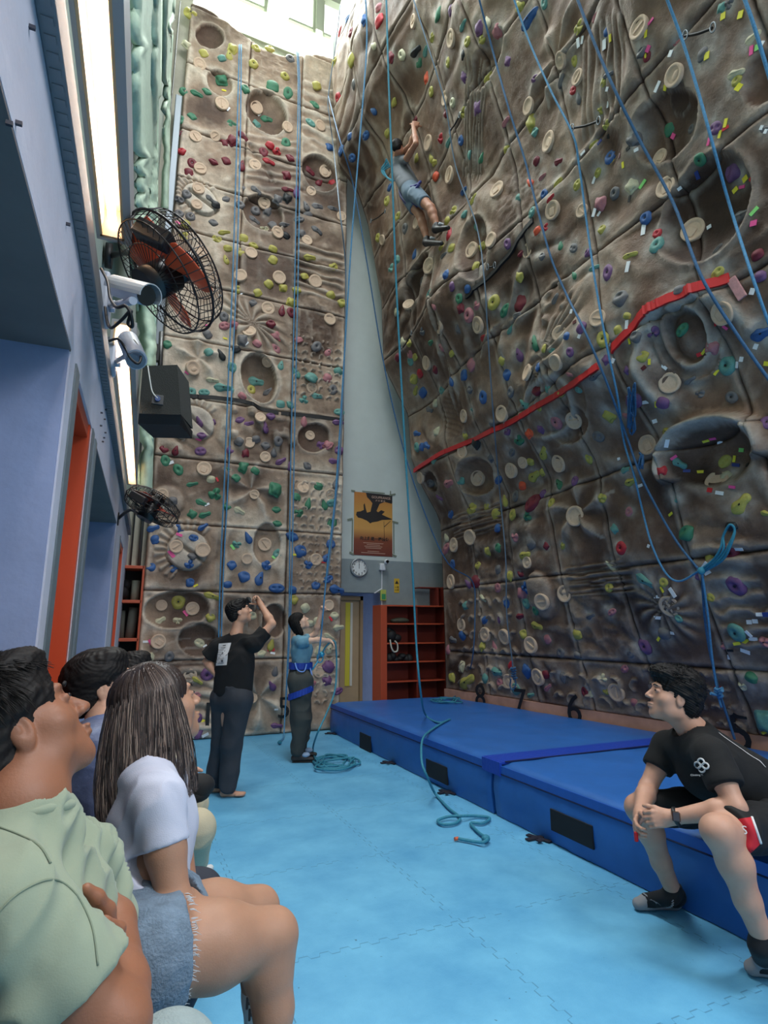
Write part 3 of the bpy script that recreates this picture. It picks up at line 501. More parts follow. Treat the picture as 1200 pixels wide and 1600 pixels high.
# blue recess with the inner door
b=MB(); b.box((xr_-.02,YW+.02,0),(xr_+.12,YW+1.3,zt+.1)); b.box((2.7,YW,0),(3.26,YW+1.3,zt)) if False else None
b.box((2.7,YW+1.3,0),(xr_+.2,YW+1.4,zt+.4)); b.box((2.7,YW+.2,zt+.02),(xr_+.1,YW+1.4,zt+.14)); struct('wall_recess',b,PBL)
dx=float(onY(566,1000,YW+.25)[0])
d1=MB().box((2.95,YW+.28,0),(dx-.05,YW+.33,zt-.12),.004).build('door_1',mat('wood_door',srgb(176,152,120),.6,noise=.15,nscale=4)); d1['kind']='structure'
MB().box((dx-.05,YW+.22,0),(dx+.0,YW+.36,zt-.05)).box((2.9,YW+.22,zt-.12),(dx,YW+.36,zt-.05)).build('door_frame',mat('door_frame_tan',srgb(150,126,96),.6),d1)
yb=onY(542,870,YW+.27); MB().box((float(onY(540,960,YW+.27)[0]),YW+.265,.55),(float(onY(547,960,YW+.27)[0]),YW+.279,zt-.16)).build('door_strip',mat('yellow_strip',srgb(206,196,60),.5),d1)
MB().box((float(onY(547.5,960,YW+.27)[0]),YW+.268,.55),(float(onY(551,960,YW+.27)[0]),YW+.279,zt-.16)).build('door_strip',mat('white_strip',srgb(210,208,196),.5),d1)
# high windows above the back climbing wall
CRM=mat('cream_beam',srgb(182,186,164),.7)
zb=12.15
b=MB(); b.box((-.6,9.55,11.0),(5,9.75,12.9)); struct('wall_clerestory',b,CRM)
b=MB(); xs=[-.3,.72,1.74,2.76,3.78]
for x in xs: b.box((x-.07,9.515,13.0),(x+.07,9.785,16.2))
b.box((-.6,9.5,12.85),(5,9.8,13.02)); b.box((-.6,9.5,14.6),(5,9.8,14.75)); b.box((-.6,9.5,16.2),(5,9.8,16.4)); struct('trim_1',b,CRM)
GL=mat('sky_window_glass',(.95,1,.98,1),.05,emit=(.93,1,.97,1),es=1.1)
for i in range(4):
    b=MB(); b.box((xs[i]+.07,9.64,13.02),(xs[i+1]-.07,9.66,16.2)); o=struct('window_%d'%(i+1),b,GL)
    f=MB(); 
    for sx0,sx1 in ((xs[i]+.07,xs[i]+.12),(xs[i+1]-.12,xs[i+1]-.07)): f.box((sx0,9.57,13.02),(sx1,9.7,16.2))
    f.box((xs[i]+.12,9.58,13.75),(xs[i+1]-.12,9.69,13.80)); f.build('window_frame',CRM,o)
# roof slab over the rear part and right wall backing
b=MB(); b.box((-1,-3,16.4),(8,9.9,16.6)); struct('ceiling',b,mat('ceiling_paint',srgb(190,196,190),.9))

# unseen walls added behind and beside the viewpoint to dim the foreground
b=MB(); b.box((-1,-3.2,0),(8,-3,4.6)); struct('wall_front_blocker',b,WH)
b=MB(); b.box((6.2,-3,0),(6.4,.2,4.6)); struct('wall_right_blocker',b,WH)
# ------------------------------------------------------------------ holds, sockets and route tape
HCOL={'g':(66,132,100),'t':(104,160,150),'b':(54,98,158),'y':(186,176,86),'r':(186,40,52),'m':(122,34,50),'p':(122,82,128),'k':(188,122,128),'w':(206,200,168),'n':(112,110,112),'d':(34,38,42),'o':(232,92,58)}
HNAME={'g':'green','t':'pale teal','b':'blue','y':'yellow','r':'red','m':'dark red','p':'purple','k':'dusty pink','w':'cream','n':'grey','d':'black','o':'bright orange'}
HM={k:mat('hold_'+HNAME[k].replace(' ','_'),srgb(*v),.55,noise=.28,nscale=18,bump=.2,bscale=90) for k,v in HCOL.items()}
BOLT=mat('bolt_hole_dark',srgb(22,22,24),.5); SOCK=mat('tan_socket',srgb(214,186,160),.7,noise=.15,nscale=9)
def hold_mesh(kind,seed):
    """unit hold (about 1 wide), flat back on z=0, +z outwards"""
    bm=bmesh.new(); bmesh.ops.create_icosphere(bm,subdivisions=4,radius=.5)
    r=random.Random(seed); a=r.random()*9
    for v in bm.verts:
        x,y,z=v.co
        n=.07*math.sin(x*5+a)*math.cos(y*6+a*2)+.04*math.sin(y*11+a+z*7)
        if kind=='knob': s=1+n; x*=s*1.0;y*=s*.92;z=max(z,-.05)*1.15*s
        elif kind=='jug':
            w=1-.35*max(0,-y*2); x*=w; z=max(z,-.05)*1.1
            if y>-.1: z-=.36*math.exp(-((x/.27)**2+((y-.2)/.16)**2))*(z>0)
            y*=.85; x*=1+n
        elif kind=='drop': w=.62-.62*y; x*=max(.22,w); y*=1.25; z=max(z,-.05)*.9*(1-.5*y); x*=1+n
        elif kind=='edge': x*=1.35; y*=.55*(1+.25*math.cos(x*6+a)); z=max(z,-.05)*(1.1 if y>0 else .8); 
        elif kind=='pocket':
            d=math.hypot(x,y-.02); z=max(z,-.05)*1.0; z-=.42*math.exp(-(d/.16)**2)*(z>0); y*=1.1; x*=1+n
        elif kind=='twin':
            z=max(z,-.05); z-=.3*(math.exp(-(((x-.2)/.12)**2+(y/.14)**2))+math.exp(-(((x+.2)/.12)**2+(y/.14)**2)))*(z>0); x*=1.2;y*=.8*(1+n)
        elif kind=='wing': x*=1+.35*y; y*=.8+.5*abs(x); z=max(z,-.05)*(.7+.5*math.cos(3*math.atan2(y,x)+a))
        elif kind=='crag':
            n2=.16*math.sin(x*9+a)*math.sin(y*8+a)+.1*math.sin(z*14+a); x*=1+n2;y*=1+n2;z=max(z,-.05)*(1.05+n2)
        v.co=(x,y,z)
    me=bpy.data.meshes.new('climbing_hold'); bm.to_mesh(me); bm.free()
    for p in me.polygons: p.use_smooth=True
    return me
KINDS=['knob','jug','drop','edge','pocket','twin','wing','crag']; KW=[3,3,2,3,3,1.5,1.5,2]
PROTO={}
def hmesh(kind,col):
    if (kind,col) not in PROTO:
        base=PROTO.setdefault((kind,0),hold_mesh(kind,hash_of(kind))); me=base.copy(); me.materials.clear(); me.materials.append(HM[col]); PROTO[(kind,col)]=me
    return PROTO[(kind,col)]
def hash_of(s): return sum(ord(c)*(i+3) for i,c in enumerate(s))
bm=MB(); bm.disc((0,0,0),(0,0,1),.07,.03,10); BOLTME=bm.build('bolt',BOLT); _b=BOLTME.data; bpy.data.objects.remove(BOLTME)
def socket_mesh(kind):
    mb=MB(); n=28
    prof=[(-.3,.5),(.30,.5),(.36,.46),(.34,.38),(.12,.33)] 
    rings=[[mb.bm.verts.new((r*math.cos(k*6.2832/n),r*math.sin(k*6.2832/n)*1.0,z)) for k in range(n)] for z,r in prof]
    for a,b in zip(rings,rings[1:]):
        for k in range(n): f=mb.bm.faces.new((a[k],a[(k+1)%n],b[(k+1)%n],b[k])); f.smooth=True
    mb.bm.faces.new(rings[-1])
    if kind==1: mb.box((-.3,-.05,.08),(.3,.05,.30),.02)
    if kind==2: mb.ell((.03,-.1,.1),(.24,.15,.18))
    if kind==3: mb.box((-.30,-.19,.05),(.12,.2,.28),.05)
    o=mb.build('socket_hold',SOCK); me=o.data; bpy.data.objects.remove(o); return me
SMESH=[socket_mesh(k) for k in range(4)]
def orient(N,spin):
    n=Vector(N); up=Vector((0,0,1)); x=up.cross(n).normalized(); y=n.cross(x)
    M=Matrix((x,y,n)).transposed(); return M@Matrix.Rotation(spin,3,'Z')
ORD=['leftmost','second from left','third from left','fourth from left','fifth from left','sixth from left','seventh from left','eighth from left','ninth from left','tenth from left']
ROWN=['bottom','second','third','fourth','fifth','sixth','seventh','eighth','ninth','tenth','eleventh','twelfth','top']
allh=[]
for back,lst in ((True,HB),(False,HR)):
    P,N=settle([(h[4],h[5]) for h in lst],back)
    for h,p,n in zip(lst,P,N):
        dep=(p[0]*math.sin(YAW)+p[1]*math.cos(YAW))*math.cos(TH)+(p[2]-CAMZ)*math.sin(TH)
        if back: ci=min(2,max(0,int(np.searchsorted(BX,p[0])-1))); ri=int(np.searchsorted(BZ,p[2])-1)
        else: ci=max(0,min(8,int(np.searchsorted([-y for y in RY],-p[1])-1))); ri=max(0,int(np.searchsorted(RZ,p[2])-1))
        d=(h[3] if h[2]=='O' else 15*h[3])*dep/F
        if h[2]!='O': d=min(max(d,.075),.34)
        else: d=min(max(d*.95,.12),.34)
        allh.append(dict(back=back,p=p,n=n,c=h[2],px=h[4],py=h[5],d=d,scr=d/dep,ci=ci,ri=min(ri,12)))
rank=sorted([h for h in allh if h['c']!='O'],key=lambda h:-h['scr'])
for i,h in enumerate(rank): h['ind']=i<296
for h in allh: h.setdefault('ind',True)
cnt={}
for h in sorted([h for h in allh if h['ind']],key=lambda h:h['px']):
    k=(h['back'],h['ci'],h['ri'],h['c']); h['ord']=cnt.get(k,0); cnt[k]=h['ord']+1
BC=['left','middle','right']; RC=['edge column by the bookcase','second column from bookcase','third column from bookcase','fourth column from bookcase','fifth column from bookcase','sixth column from bookcase','seventh column from bookcase','eighth column from bookcase','ninth column from bookcase']
stuff=[]; hobj=[]
for i,h in enumerate(allh):
    rr=random.Random(i*7+1); sock=h['c']=='O'
    k=(h['back'],h['ci'],h['ri'],h['c'])
    R=orient(h['n'],rr.uniform(-.7,.7) if not sock else rr.uniform(0,3.1)); s=h['d']
    if sock: me=SMESH[rr.randint(0,3)]
    else:
        kind=rr.choices(KINDS,KW)[0]; me=hmesh(kind,h['c'])
    sc=(s,s*(1 if sock else rr.uniform(.85,1.25)),s*(.32 if sock else rr.uniform(.42,.62)))
    if not h['ind']: stuff.append((me,h,R,sc)); continue
    o=bpy.data.objects.new('socket_hold' if sock else 'climbing_hold',me); C.objects.link(o)
    p=h['p']+h['n']*(.006 if sock else -.006)
    o.matrix_world=Matrix.Translation(Vector(p))@R.to_4x4()@Matrix.Diagonal((*sc,1))
    what='round tan socket' if sock else HNAME[h['c']]+' hold'
    where=('back wall %s column'%BC[h['ci']]) if h['back'] else ('right wall %s'%RC[h['ci']])
    row=ROWN[h['ri']]+(' row' if h['ri']==0 else ' row up')
    if h['back']: row='%s panel row'%ROWN[h['ri']]+('' if h['ri']==0 else ' up')
    tail=', '+ORD[h['ord']] if cnt[k]>1 else ''
    meta(o,'%s, %s, %s%s'%(what,where,row,tail),'socket hold' if sock else 'climbing hold',('round tan sockets' if sock else 'bolt-on climbing holds')+(' on the back wall' if h['back'] else ' on the right wall'))
    if not sock and s>.1:
        bo=bpy.data.objects.new('bolt',_b); C.objects.link(bo); bo.parent=o; bo.location=(0,0,.47 if kind in('knob','crag','drop','edge','wing') else .30); 
        bo.scale=(1,sc[0]/sc[1],1)
    hobj.append((h,o))
if stuff:
    V=[];Q=[];mi=[];mats_=[];n0=0
    for me,h,R,sc in stuff:
        M=Matrix.Translation(Vector(h['p']-h['n']*.006))@R.to_4x4()@Matrix.Diagonal((*sc,1)); co=np.empty(len(me.vertices)*3,np.float32); me.vertices.foreach_get('co',co); co=co.reshape(-1,3)
        Mn=np.array(M); V.append(co@Mn[:3,:3].T+Mn[:3,3]); q=np.empty(len(me.loops),np.int32); me.loops.foreach_get('vertex_index',q); Q.append(q.reshape(-1,3)+n0); n0+=len(co)
        m=me.materials[0]; 
        if m not in mats_: mats_.append(m)
        mi+= [mats_.index(m)]*(len(q)//3)
    me=npmesh('small_climbing_holds',np.concatenate(V),np.concatenate(Q)); o=link('small_climbing_holds',me,mats_); me.polygons.foreach_set('material_index',np.array(mi,np.int32)); me.update()
    meta(o,'the many smaller coloured climbing holds scattered over the two walls','climbing holds',kind='stuff')
TC={'w':(236,238,240),'k':(236,84,150),'y':(232,220,60),'g':(140,220,120),'r':(214,40,50),'b':(44,60,130),'d':(20,22,26),'m':(90,30,34),'o':(240,90,60)}
TM={k:mat('route_tape_'+k,srgb(*v),.5) for k,v in TC.items()}
HB_=[(h,o) for h,o in hobj if h['back']]; HR_=[(h,o) for h,o in hobj if not h['back']]
for back,groups in ((False,TP),(True,TPB)):
    for (ox,oy),s,t in groups:
        L_=[e.split(',') for e in t.replace('\n','').split(';')]
        px=[(ox+float(e[0])/s,oy+float(e[1])/s) for e in L_]; P,N=settle(px,back)
        for e,p,n,q in zip(L_,P,N,px):
            best=min(HB_ if back else HR_,key=lambda t_:np.linalg.norm(t_[0]['p']-p)); ho=best[1]
            dep=(p[0]*math.sin(YAW)+p[1]*math.cos(YAW)); l=float(e[3])*dep/F*.9; w=min(.045,max(.022,l*.42)) if l>.05 else l*.8
            R=orient(n,math.radians(float(e[4])*-1 if not back else float(e[4]))*-1).to_4x4(); M=Matrix.Translation(Vector(p+n*.008))@R
            mb=MB(); mb.box((-l/2,-w/2,-.004),(l/2,w/2,.0015),0,M); ob=mb.build('tape_tag',TM[e[2]],None); ob.parent=ho; ob.matrix_parent_inverse=ho.matrix_world.inverted()
# ------------------------------------------------------------------ left wall (its own slightly turned frame)
LA=math.atan(.031); LO=Vector((-.29,0,0)); LN=Vector((math.cos(LA),-math.sin(LA),0)); LT=Vector((math.sin(LA),math.cos(LA),0))
LM=Matrix((LN,LT,Vector((0,0,1)))).transposed().to_4x4(); LM.translation=LO
def lw(x,y,z): return LM@Vector((x,y,z))
def onLp(px,py,off): # pixel -> point on the plane parallel to the left wall at distance off
    n=np.array(LN); d=ray(px,py); s=((np.array(LO)-O)@n+off)/(d@n); return Vector(O+d*s)
def lbox(mb,lo,hi,bev=0): return mb.box(lo,hi,bev,LM)
b=MB(); D_=-.16
for y0,y1 in ((-.6,.35),(2.03,2.24),(2.86,3.1),(5.5,6.35),(7.3,8.9)): lbox(b,(-.5,y0,0),(0,y1,2.4))
lbox(b,(-.5,-2.5,0),(0,-.6,2.4)); lbox(b,(-.5,-2.5,2.4),(0,8.9,2.74))
WLEFT=struct('wall_left',b,LAV)
b=MB(); lbox(b,(-.5,-2.5,2.74),(-.03,8.9,16.4)); struct('wall_left_upper',b,mat('pale_green_render',srgb(168,184,172),.85,noise=.2,nscale=3))
b=MB(); lbox(b,(-.5,-.6,0),(-.003,.35,2.39)) ; b.bm.free()
# blue painted jamb linings of the window bays
for k,(y0,y1) in enumerate(((.35,2.03),(3.1,5.5))):
    b=MB(); lbox(b,(-.49,y1-.012,0),(-.006,y1+.004,2.395)); lbox(b,(-.49,y0-.004,0),(-.006,y0+.012,2.395)); struct('trim_%d'%(k+2),b,PBL)
    b=MB(); lbox(b,(-.34,y0,.0),(-.30,y1,2.4)); w=struct('window_%d'%(k+6),b,mat('dark_window_glass',srgb(50,56,64),.12,spec=.6))  # bay glass in one plain dark colour
    f=MB()
    for yy in (y0+.03,(y0+y1)/2,y1-.03): lbox(f,(-.30,yy-.03,.0),(-.255,yy+.03,2.4))
    for zz in (.04,1.25,2.36): lbox(f,(-.30,y0,zz-.03),(-.25,y1,zz+.03))
    f.build('window_frame',mat('bronze_frame',srgb(74,66,62),.5,metal=.3),w)
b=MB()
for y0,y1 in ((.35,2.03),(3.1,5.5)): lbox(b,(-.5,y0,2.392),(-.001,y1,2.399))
struct('trim_5',b,mat('soffit_shade_grey',srgb(128,118,116),.85,noise=.15,nscale=4))  # separate sheet under the lintel, shade put into its darker colour
ODR=mat('orange_door_paint',srgb(170,58,34),.45,noise=.15,nscale=6)
for k,(y0,y1) in enumerate(((2.24,2.86),(6.35,7.3))):
    b=MB(); lbox(b,(-.12,y0,0),(-.075,y1,2.4)); d=struct('door_%d'%(k+2),b,ODR)
    f=MB(); lbox(f,(-.12,y1-.05,0),(-.004,y1,2.4)); lbox(f,(-.12,y0,2.34),(-.01,y1,2.4)); lbox(f,(-.12,y0,0),(-.02,y0+.03,2.4)); f.build('door_frame',mat('orange_frame_paint',srgb(196,74,40),.4),d)
    if k==0:
        n=MB(); p=onLp(98,875,-.07); lbox(n,(-.075,2.42,1.52),(-.070,2.52,1.80)); n.build('paper_notice',mat('weathered_paper',srgb(176,172,160),.8,noise=.35,nscale=30),d)
b=MB()
for y0,y1 in ((2.14,2.24),(2.86,2.95),(3.02,3.1),(6.28,6.35)): lbox(b,(0,y0,0),(.006,y1,2.4))
struct('trim_4',b,mat('grey_green_edging',srgb(104,116,122),.6,noise=.2,nscale=12))
STL=mat('grey_galvanised',srgb(120,128,134),.45,metal=.6)
b=MB(); lbox(b,(0,-1,2.70),(.038,8.3,2.80),.004)
for i in range(220): lbox(b,(.008,-.95+i*.04,2.697),(.030,-.932+i*.04,2.701))
o=b.build('cable_trunking',mat('slotted_trunking',srgb(106,112,118),.5)); meta(o,'long grey slotted cable trunking running along the left wall','cable trunking')
# the two long tube lights
WD=mat('light_wood_trough',srgb(206,170,128),.5,noise=.15,nscale=9)
def light(y0,y1,label,xo=.036):
    zc=2.90; w=.08; c=lw(xo+.04,y0,zc); r=empty('tube_light',c,label,'light','long tube lights on the left wall')
    b=MB(); lbox(b,(xo-.012,y0,zc),(xo,y1,zc+.12)); lbox(b,(xo+w,y0,zc),(xo+w+.025,y1,zc+.12)); lbox(b,(xo-.012,y0,zc+.12),(xo+w+.025,y1,zc+.135)); lbox(b,(xo-.012,y1,zc),(xo+w+.025,y1+.015,zc+.135)); b.build('housing',mat('housing_grey',srgb(150,150,152),.5),r)
    b=MB(); lbox(b,(xo,y0,zc+.003),(xo+.008,y1,zc+.115)); lbox(b,(xo+w-.008,y0,zc+.003),(xo+w,y1,zc+.115)); lbox(b,(xo,y1-.012,zc+.003),(xo+w,y1,zc+.115)); lbox(b,(xo,y0,zc+.11),(xo+w,y1,zc+.12)); b.build('wooden_lining',WD,r)
    b=MB(); b.tube([lw(xo+.036,y0+.02,zc+.06),lw(xo+.036,y1-.03,zc+.06)],.014,12); b.build('tube',mat('tube_glow',(1,1,1,1),.4,emit=(1,.97,.92,1),es=12),r)
    return r
light(-.9,2.13,'near long tube light in a wood-lined trough, running out of the top of the photo')
light(3.0,6.15,'far long tube light above the loudspeaker end of the left wall')
# hooks and scratches on the plaster
for i,(x,y) in enumerate(((158,645),(163,655),(157,665),(164,676),(160,690),(165,640),(162,684),(105,350),(12,192),(48,42),(27,192))):
    p=onLp(x,y,.003); b=MB(); b.box(p-Vector((.003,.003,.004)),p+Vector((.008,.003,.004))); b.build('wall_nail',mat('hook_dark',srgb(60,60,70),.6),WLEFT)
# rough concrete strip, conduits between the left wall and the climbing wall
b=MB(); b.box((-1,8.75,0),(.26,8.95,13.2)); struct('wall_back_left',b,mat('worn_cream_wall',srgb(176,172,156),.85,noise=.25,nscale=4,bump=.3,bscale=12))
b=MB(); b.box((.10,8.44,4.6),(.2,8.56,9.9),.01); o=b.build('steel_duct',STL); meta(o,'grey square steel duct standing along the left edge of the tan wall','duct')
b=MB(); b.tube([(.14,8.66,2.3),(.14,8.66,4.4)],.022); b.tube([(.03,8.68,2.3),(.05,8.68,12)],.012); o=b.build('wall_conduit',mat('conduit_dark',srgb(70,70,66),.6)); meta(o,'thin dark pipes running up the cream wall above the orange rack','pipe')
# crumpled pale green insulation hanging above the tube lights
GI=mat('green_insulation',srgb(196,220,194),.7,noise=.18,nscale=14,bump=.6,bscale=22)
def sheet(path,label,seed,notch):
    """path: (px_left,px_right,py,depth) rows; a folded, ragged sheet with real depth"""
    r=np.random.RandomState(seed); rows=[]; nu=14
    P=[]
    for k in range(len(path)-1):
        for t in np.linspace(0,1,26,endpoint=k==len(path)-2): P.append([path[k][i]*(1-t)+path[k+1][i]*t for i in range(4)])
    V=[]
    for j,(a,c,y,dp) in enumerate(P):
        rag=0
        for (ny,nw,side) in notch:
            q=max(0,1-abs(y-ny)/13.); rag_=q*nw
            if side<0: a=a+rag_*(c-a)
            else: c=c-rag_*(c-a)
        for i in range(nu+1):
            t=i/nu; fold=.07*math.sin(t*9+.6*math.sin(j*.11))+.03*(vnoise(t*6+seed,j*.35)-.5)
            p=at(a+(c-a)*t,y,dp+fold+ .10*abs(t-.55)); off=(Vector(p)-LO).dot(LN)
            if off<.075: p=np.array(onLp(a+(c-a)*t,y,.075+.3*fold if fold>0 else .075))
            V.append(p)
    V=np.array(V); n=len(P); idx=np.arange(n*(nu+1)).reshape(n,nu+1); Q=np.stack([idx[:-1,:-1],idx[:-1,1:],idx[1:,1:],idx[1:,:-1]],-1).reshape(-1,4)
    me=npmesh('insulation_sheet',V,Q); o=link('insulation_sheet',me,GI); md=o.modifiers.new('thick','SOLIDIFY'); md.thickness=.02
    meta(o,label,'insulation sheet'); return o
sheet([(205,249,-30,4.6),(204,248,180,4.4),(205,247,350,4.2),(212,245,480,3.9),(214,243,573,3.8)],'wide pale green insulation sheet hanging behind the big fan',3,[(70,.35,-1),(245,.4,-1),(275,.3,-1),(300,.3,-1),(330,.35,-1),(520,.2,-1),(545,.3,-1)])
sheet([(256,276,-30,6.6),(254,266,140,6.4),(252,262,330,6.2)],'narrow pale green insulation strip beside the top of the tan wall',9,[(40,.6,1),(135,.5,-1),(155,.5,-1),(185,.6,-1),(235,.5,-1),(255,.5,-1)])
sheet([(218,242,640,5.0),(217,240,690,5.0),(214,238,770,5.0)],'short torn green insulation piece under the loudspeaker',12,[(655,.4,-1),(672,.5,1),(700,.4,-1)])
b=MB(); 
for x0,x1,dp in ((193,204,3.3),):
    P0=at(198,-40,3.0);P1=at(199,390,3.0)
    b.tube([at(199,-60,2.9),at(203,385,2.9)],.014); b.tube([at(205,-60,3.4),at(206,470,3.4)],.012)
o=b.build('grey_rail',STL); meta(o,'pair of thin grey rails beside the near tube light','rail')
# CCTV cameras on junction boxes
PG=mat('cctv_grey_plastic',srgb(176,182,196),.4)
def cctv(px,py,yy,z,label,tgt,sc=1.0,box=.085):
    base=onLp(px,py,0.0); y_,z_=(base-LO).dot(LT),base.z
    r=empty('cctv_camera',base,label,'security camera','grey wall cameras on the left wall')
    b=MB(); lbox(b,(0,y_-box,z_-box*1.1),(.055,y_+box,z_+box*1.1),.014); b.build('junction_box',PG,r)
    p0=lw(.055,y_,z_-.02); tg=Vector(tgt); b=MB(); b.tube([p0,p0.lerp(tg,.55),tg],.012*sc,10); b.disc(p0,LN,.026,.02,14); b.build('arm',PG,r)
    return r,p0,tg
r,p0,tg=cctv(150,467,0,0,'grey bullet camera on a square box right below the near tube light',at(208,470,1.72))
d=(at(232,462,1.75)-at(182,449,1.85)); dv=Vector(d).normalized(); c0=Vector(at(182,449,1.85)); c1=Vector(at(228,462,1.75))
b=MB(); b.tube([c0,c1],.030,20); b.build('camera_body',PG,r); b=MB(); xs_=dv.cross(Vector((0,0,1))).normalized(); ys_=xs_.cross(dv); ar_=[(xs_*math.cos(t)+ys_*math.sin(t))*.037 for t in np.linspace(-.35,math.pi+.35,14)]; ring_=ar_+[v*.92 for v in ar_[::-1]]; b.poly([c0-dv*.01+v for v in ring_],dv*((c1-c0).length+.03)); b.build('sunshield',mat('sunshield_grey',srgb(160,168,172),.4),r)
b=MB(); b.tube([c1,c1+dv*.006],.029,20); b.build('lens',mat('lens_black',srgb(14,14,16),.1),r)
r,p0,tg=cctv(164,557,0,0,'grey bullet camera on a square box between the two tube lights',at(205,550,2.3),box=.075)
c0=Vector(at(200,532,2.35)); c1=Vector(at(213,562,2.2)); dv=(c1-c0).normalized(); b=MB(); b.tube([c0,c1],.04,20); b.build('camera_body',PG,r); b=MB(); b.tube([c1,c1+dv*.01],.033,20); b.build('lens',mat('lens_glass',srgb(90,100,116),.1),r)
CB=mat('cable_black',srgb(20,20,22),.5)
b=MB(); b.tube([Vector(p) for p in smoothpath([at(158,420,1.9),at(168,440,1.8),at(172,465,1.75),at(182,480,1.7),at(196,478,1.68),at(204,490,1.68),at(207,510,1.7),at(200,505,1.7),at(205,485,1.68),at(190,500,1.7),at(175,512,1.75),at(168,505,1.8),at(164,480,1.85)])],.005,6); 
o=b.build('loose_cable',CB); meta(o,'looped black cable with a plug dangling from the near wall camera','cable'); b=MB(); b.tube([Vector(p) for p in smoothpath([at(170,533,2.2),at(185,530,2.2),at(196,545,2.2),at(204,560,2.15),at(216,568,2.15),at(220,555,2.2),at(212,535,2.25),at(200,528,2.3)])],.005,6)
o=b.build('loose_cable',CB); meta(o,'thin black cable looping around the second wall camera','cable')
# wall fans
def fan(center,axis,R,label,arm_from,orange,seed=0,dens=40,box=None):
    c=Vector(center); n=Vector(axis).normalized(); x=n.cross(Vector((0,0,1))).normalized(); y=n.cross(x)
    r=empty('wall_fan',c,label,'fan','black caged wall fans'); T=Matrix((x,y,n)).transposed().to_4x4(); T.translation=c
    b=MB(); wr=.0017 if dens>30 else .0028
    for k in range(dens):
        a=k*2*math.pi/dens
        pr=[(.22*R,.085),(.6*R,.095),(.93*R,.06),(1.0*R,.0),(.93*R,-.055),(.6*R,-.07),(.25*R,-.075)]
        b.tube([T@Vector((math.cos(a+q*.0)*rr,math.sin(a+q*.0)*rr,h)) for q,(rr,h) in enumerate(pr)],wr,4,cap=False)
    for rr,h,w in ((1.0,0,.005),(.93,.06,.003),(.93,-.055,.003),(.6,.095,.0022),(.6,-.07,.0022),(.78,.08,.002),(.4,.09,.002),(.24,.086,.004)):
        b.tube([T@Vector((math.cos(a)*rr*R,math.sin(a)*rr*R,h)) for a in np.linspace(0,6.2832,49)[:-1]],w,5,closed=True)
    b.build('cage',mat('fan_black_wire',srgb(26,26,28),.4,metal=.3),r)
    for k in range(3):
        bm_=MB(); V=[]; a0=k*2.094+seed
        nn=9; top=[]
        for i in range(nn):
            for j in range(6):
                rr=R*(.16+.72*i/(nn-1)); wv=.78+.35*math.sin(i/(nn-1)*3.1); ang=a0+(j/5-.5)*2*wv*.62; h=.035*(j/5-.5)*2*(1-.3*i/nn)
                V.append(T@Vector((math.cos(ang)*rr,math.sin(ang)*rr,h)))
        Q=[(i*6+j,i*6+j+1,(i+1)*6+j+1,(i+1)*6+j) for i in range(nn-1) for j in range(5)]
        me=npmesh('blade',[tuple(v) for v in V],Q); o=link('blade',me,mat('fan_orange_blade',srgb(222,92,56),.35,spec=.4) if orange else mat('fan_rust_blade',srgb(150,60,44),.4),r); md=o.modifiers.new('t','SOLIDIFY'); md.thickness=.004
    b=MB(); b.disc(T@Vector((0,0,-.12)),n,.075*R/.26,.13,22); b.disc(T@Vector((0,0,.0)),n,.05,.1,18); b.build('motor',mat('fan_motor_black',srgb(18,18,20),.35),r)
    b=MB(); b.disc(T@Vector((0,0,.1)),n,.035,.006,18); b.build('centre_cap',mat('fan_cap_grey',srgb(120,124,128),.4),r)
    a=Vector(arm_from); b=MB(); b.tube([Vector(p) for p in smoothpath([a,a.lerp(c,.4)+Vector((0,0,.04)),T@Vector((-.02,.0,-.12))],6)],.014,8); b.disc(a-LN*.02,LN,.06,.03,14); b.build('bracket',CB,r)
    b=MB(); M_=T@Matrix.Translation((0,.32*R/.26-.36*R/.26*0,.0)); b.build_=None
    q=Vector(box); b.box((-.065,-.03,-.03),(.065,.03,.03),.006,Matrix.Translation(q)@Matrix.Rotation(-YAW,4,'Z')@Matrix.Rotation(.5,4,'Y')); b.build('control_box',mat('fan_box_black',srgb(28,28,30),.5),r)
    return r
CR=Vector((math.cos(YAW),-math.sin(YAW),0)); CF=Vector((math.sin(YAW)*math.cos(TH),math.cos(YAW)*math.cos(TH),math.sin(TH))); CU=CR.cross(CF)
cf=at(266,428,2.15); fan(cf,CF*.52+CR*.60+CU*.60,.225,'large black caged fan with orange blades, beside the near wall camera',onLp(172,400,0.0),True,.4,44,at(240,368,2.0))
cf2=Vector(at(238,792,4.6)); fan(cf2,CF*.42+CR*.40+CU*.80,.225,'small distant black caged fan low on the left wall, above the orange rack',lw(0,5.6,2.45),False,1.0,30,at(216,778,4.4))
# loudspeaker
SPK=mat('speaker_black_carpet',srgb(34,38,36),.85,bump=.5,bscale=200)
def quadbox(F8,name,m,parent=None):
    mb=MB(); v=[mb.bm.verts.new(Vector(p)) for p in F8]
    for f in ((0,1,2,3),(7,6,5,4),(0,4,5,1),(1,5,6,2),(2,6,7,3),(3,7,4,0)): mb.bm.faces.new([v[i] for i in f])
    return mb.build(name,m,parent)
sp=empty('loudspeaker',at(250,640,3.9),'black loudspeaker cabinet hung on the left wall, white wire plugged into its back','loudspeaker')
a,b1,c_,d_=at(224,574,3.7),at(274,570,3.7),at(283,656,3.7),at(219,655,3.7); bk=Vector((.02,.34,.05)); 
pts=[Vector(at(223,572,3.7)),Vector(at(277,570,3.74)),Vector(at(283,648,3.6)),Vector(at(217,646,3.55))]
back=[p+Vector((.1,.30,.02)) for p in pts]; quadbox(pts+back,'cabinet',SPK,sp)
e0,e1=pts[3],pts[2]; bo=[e0,e1,e1+Vector((0.02,.1,-.06)),e0+Vector((0,.1,-.06))]
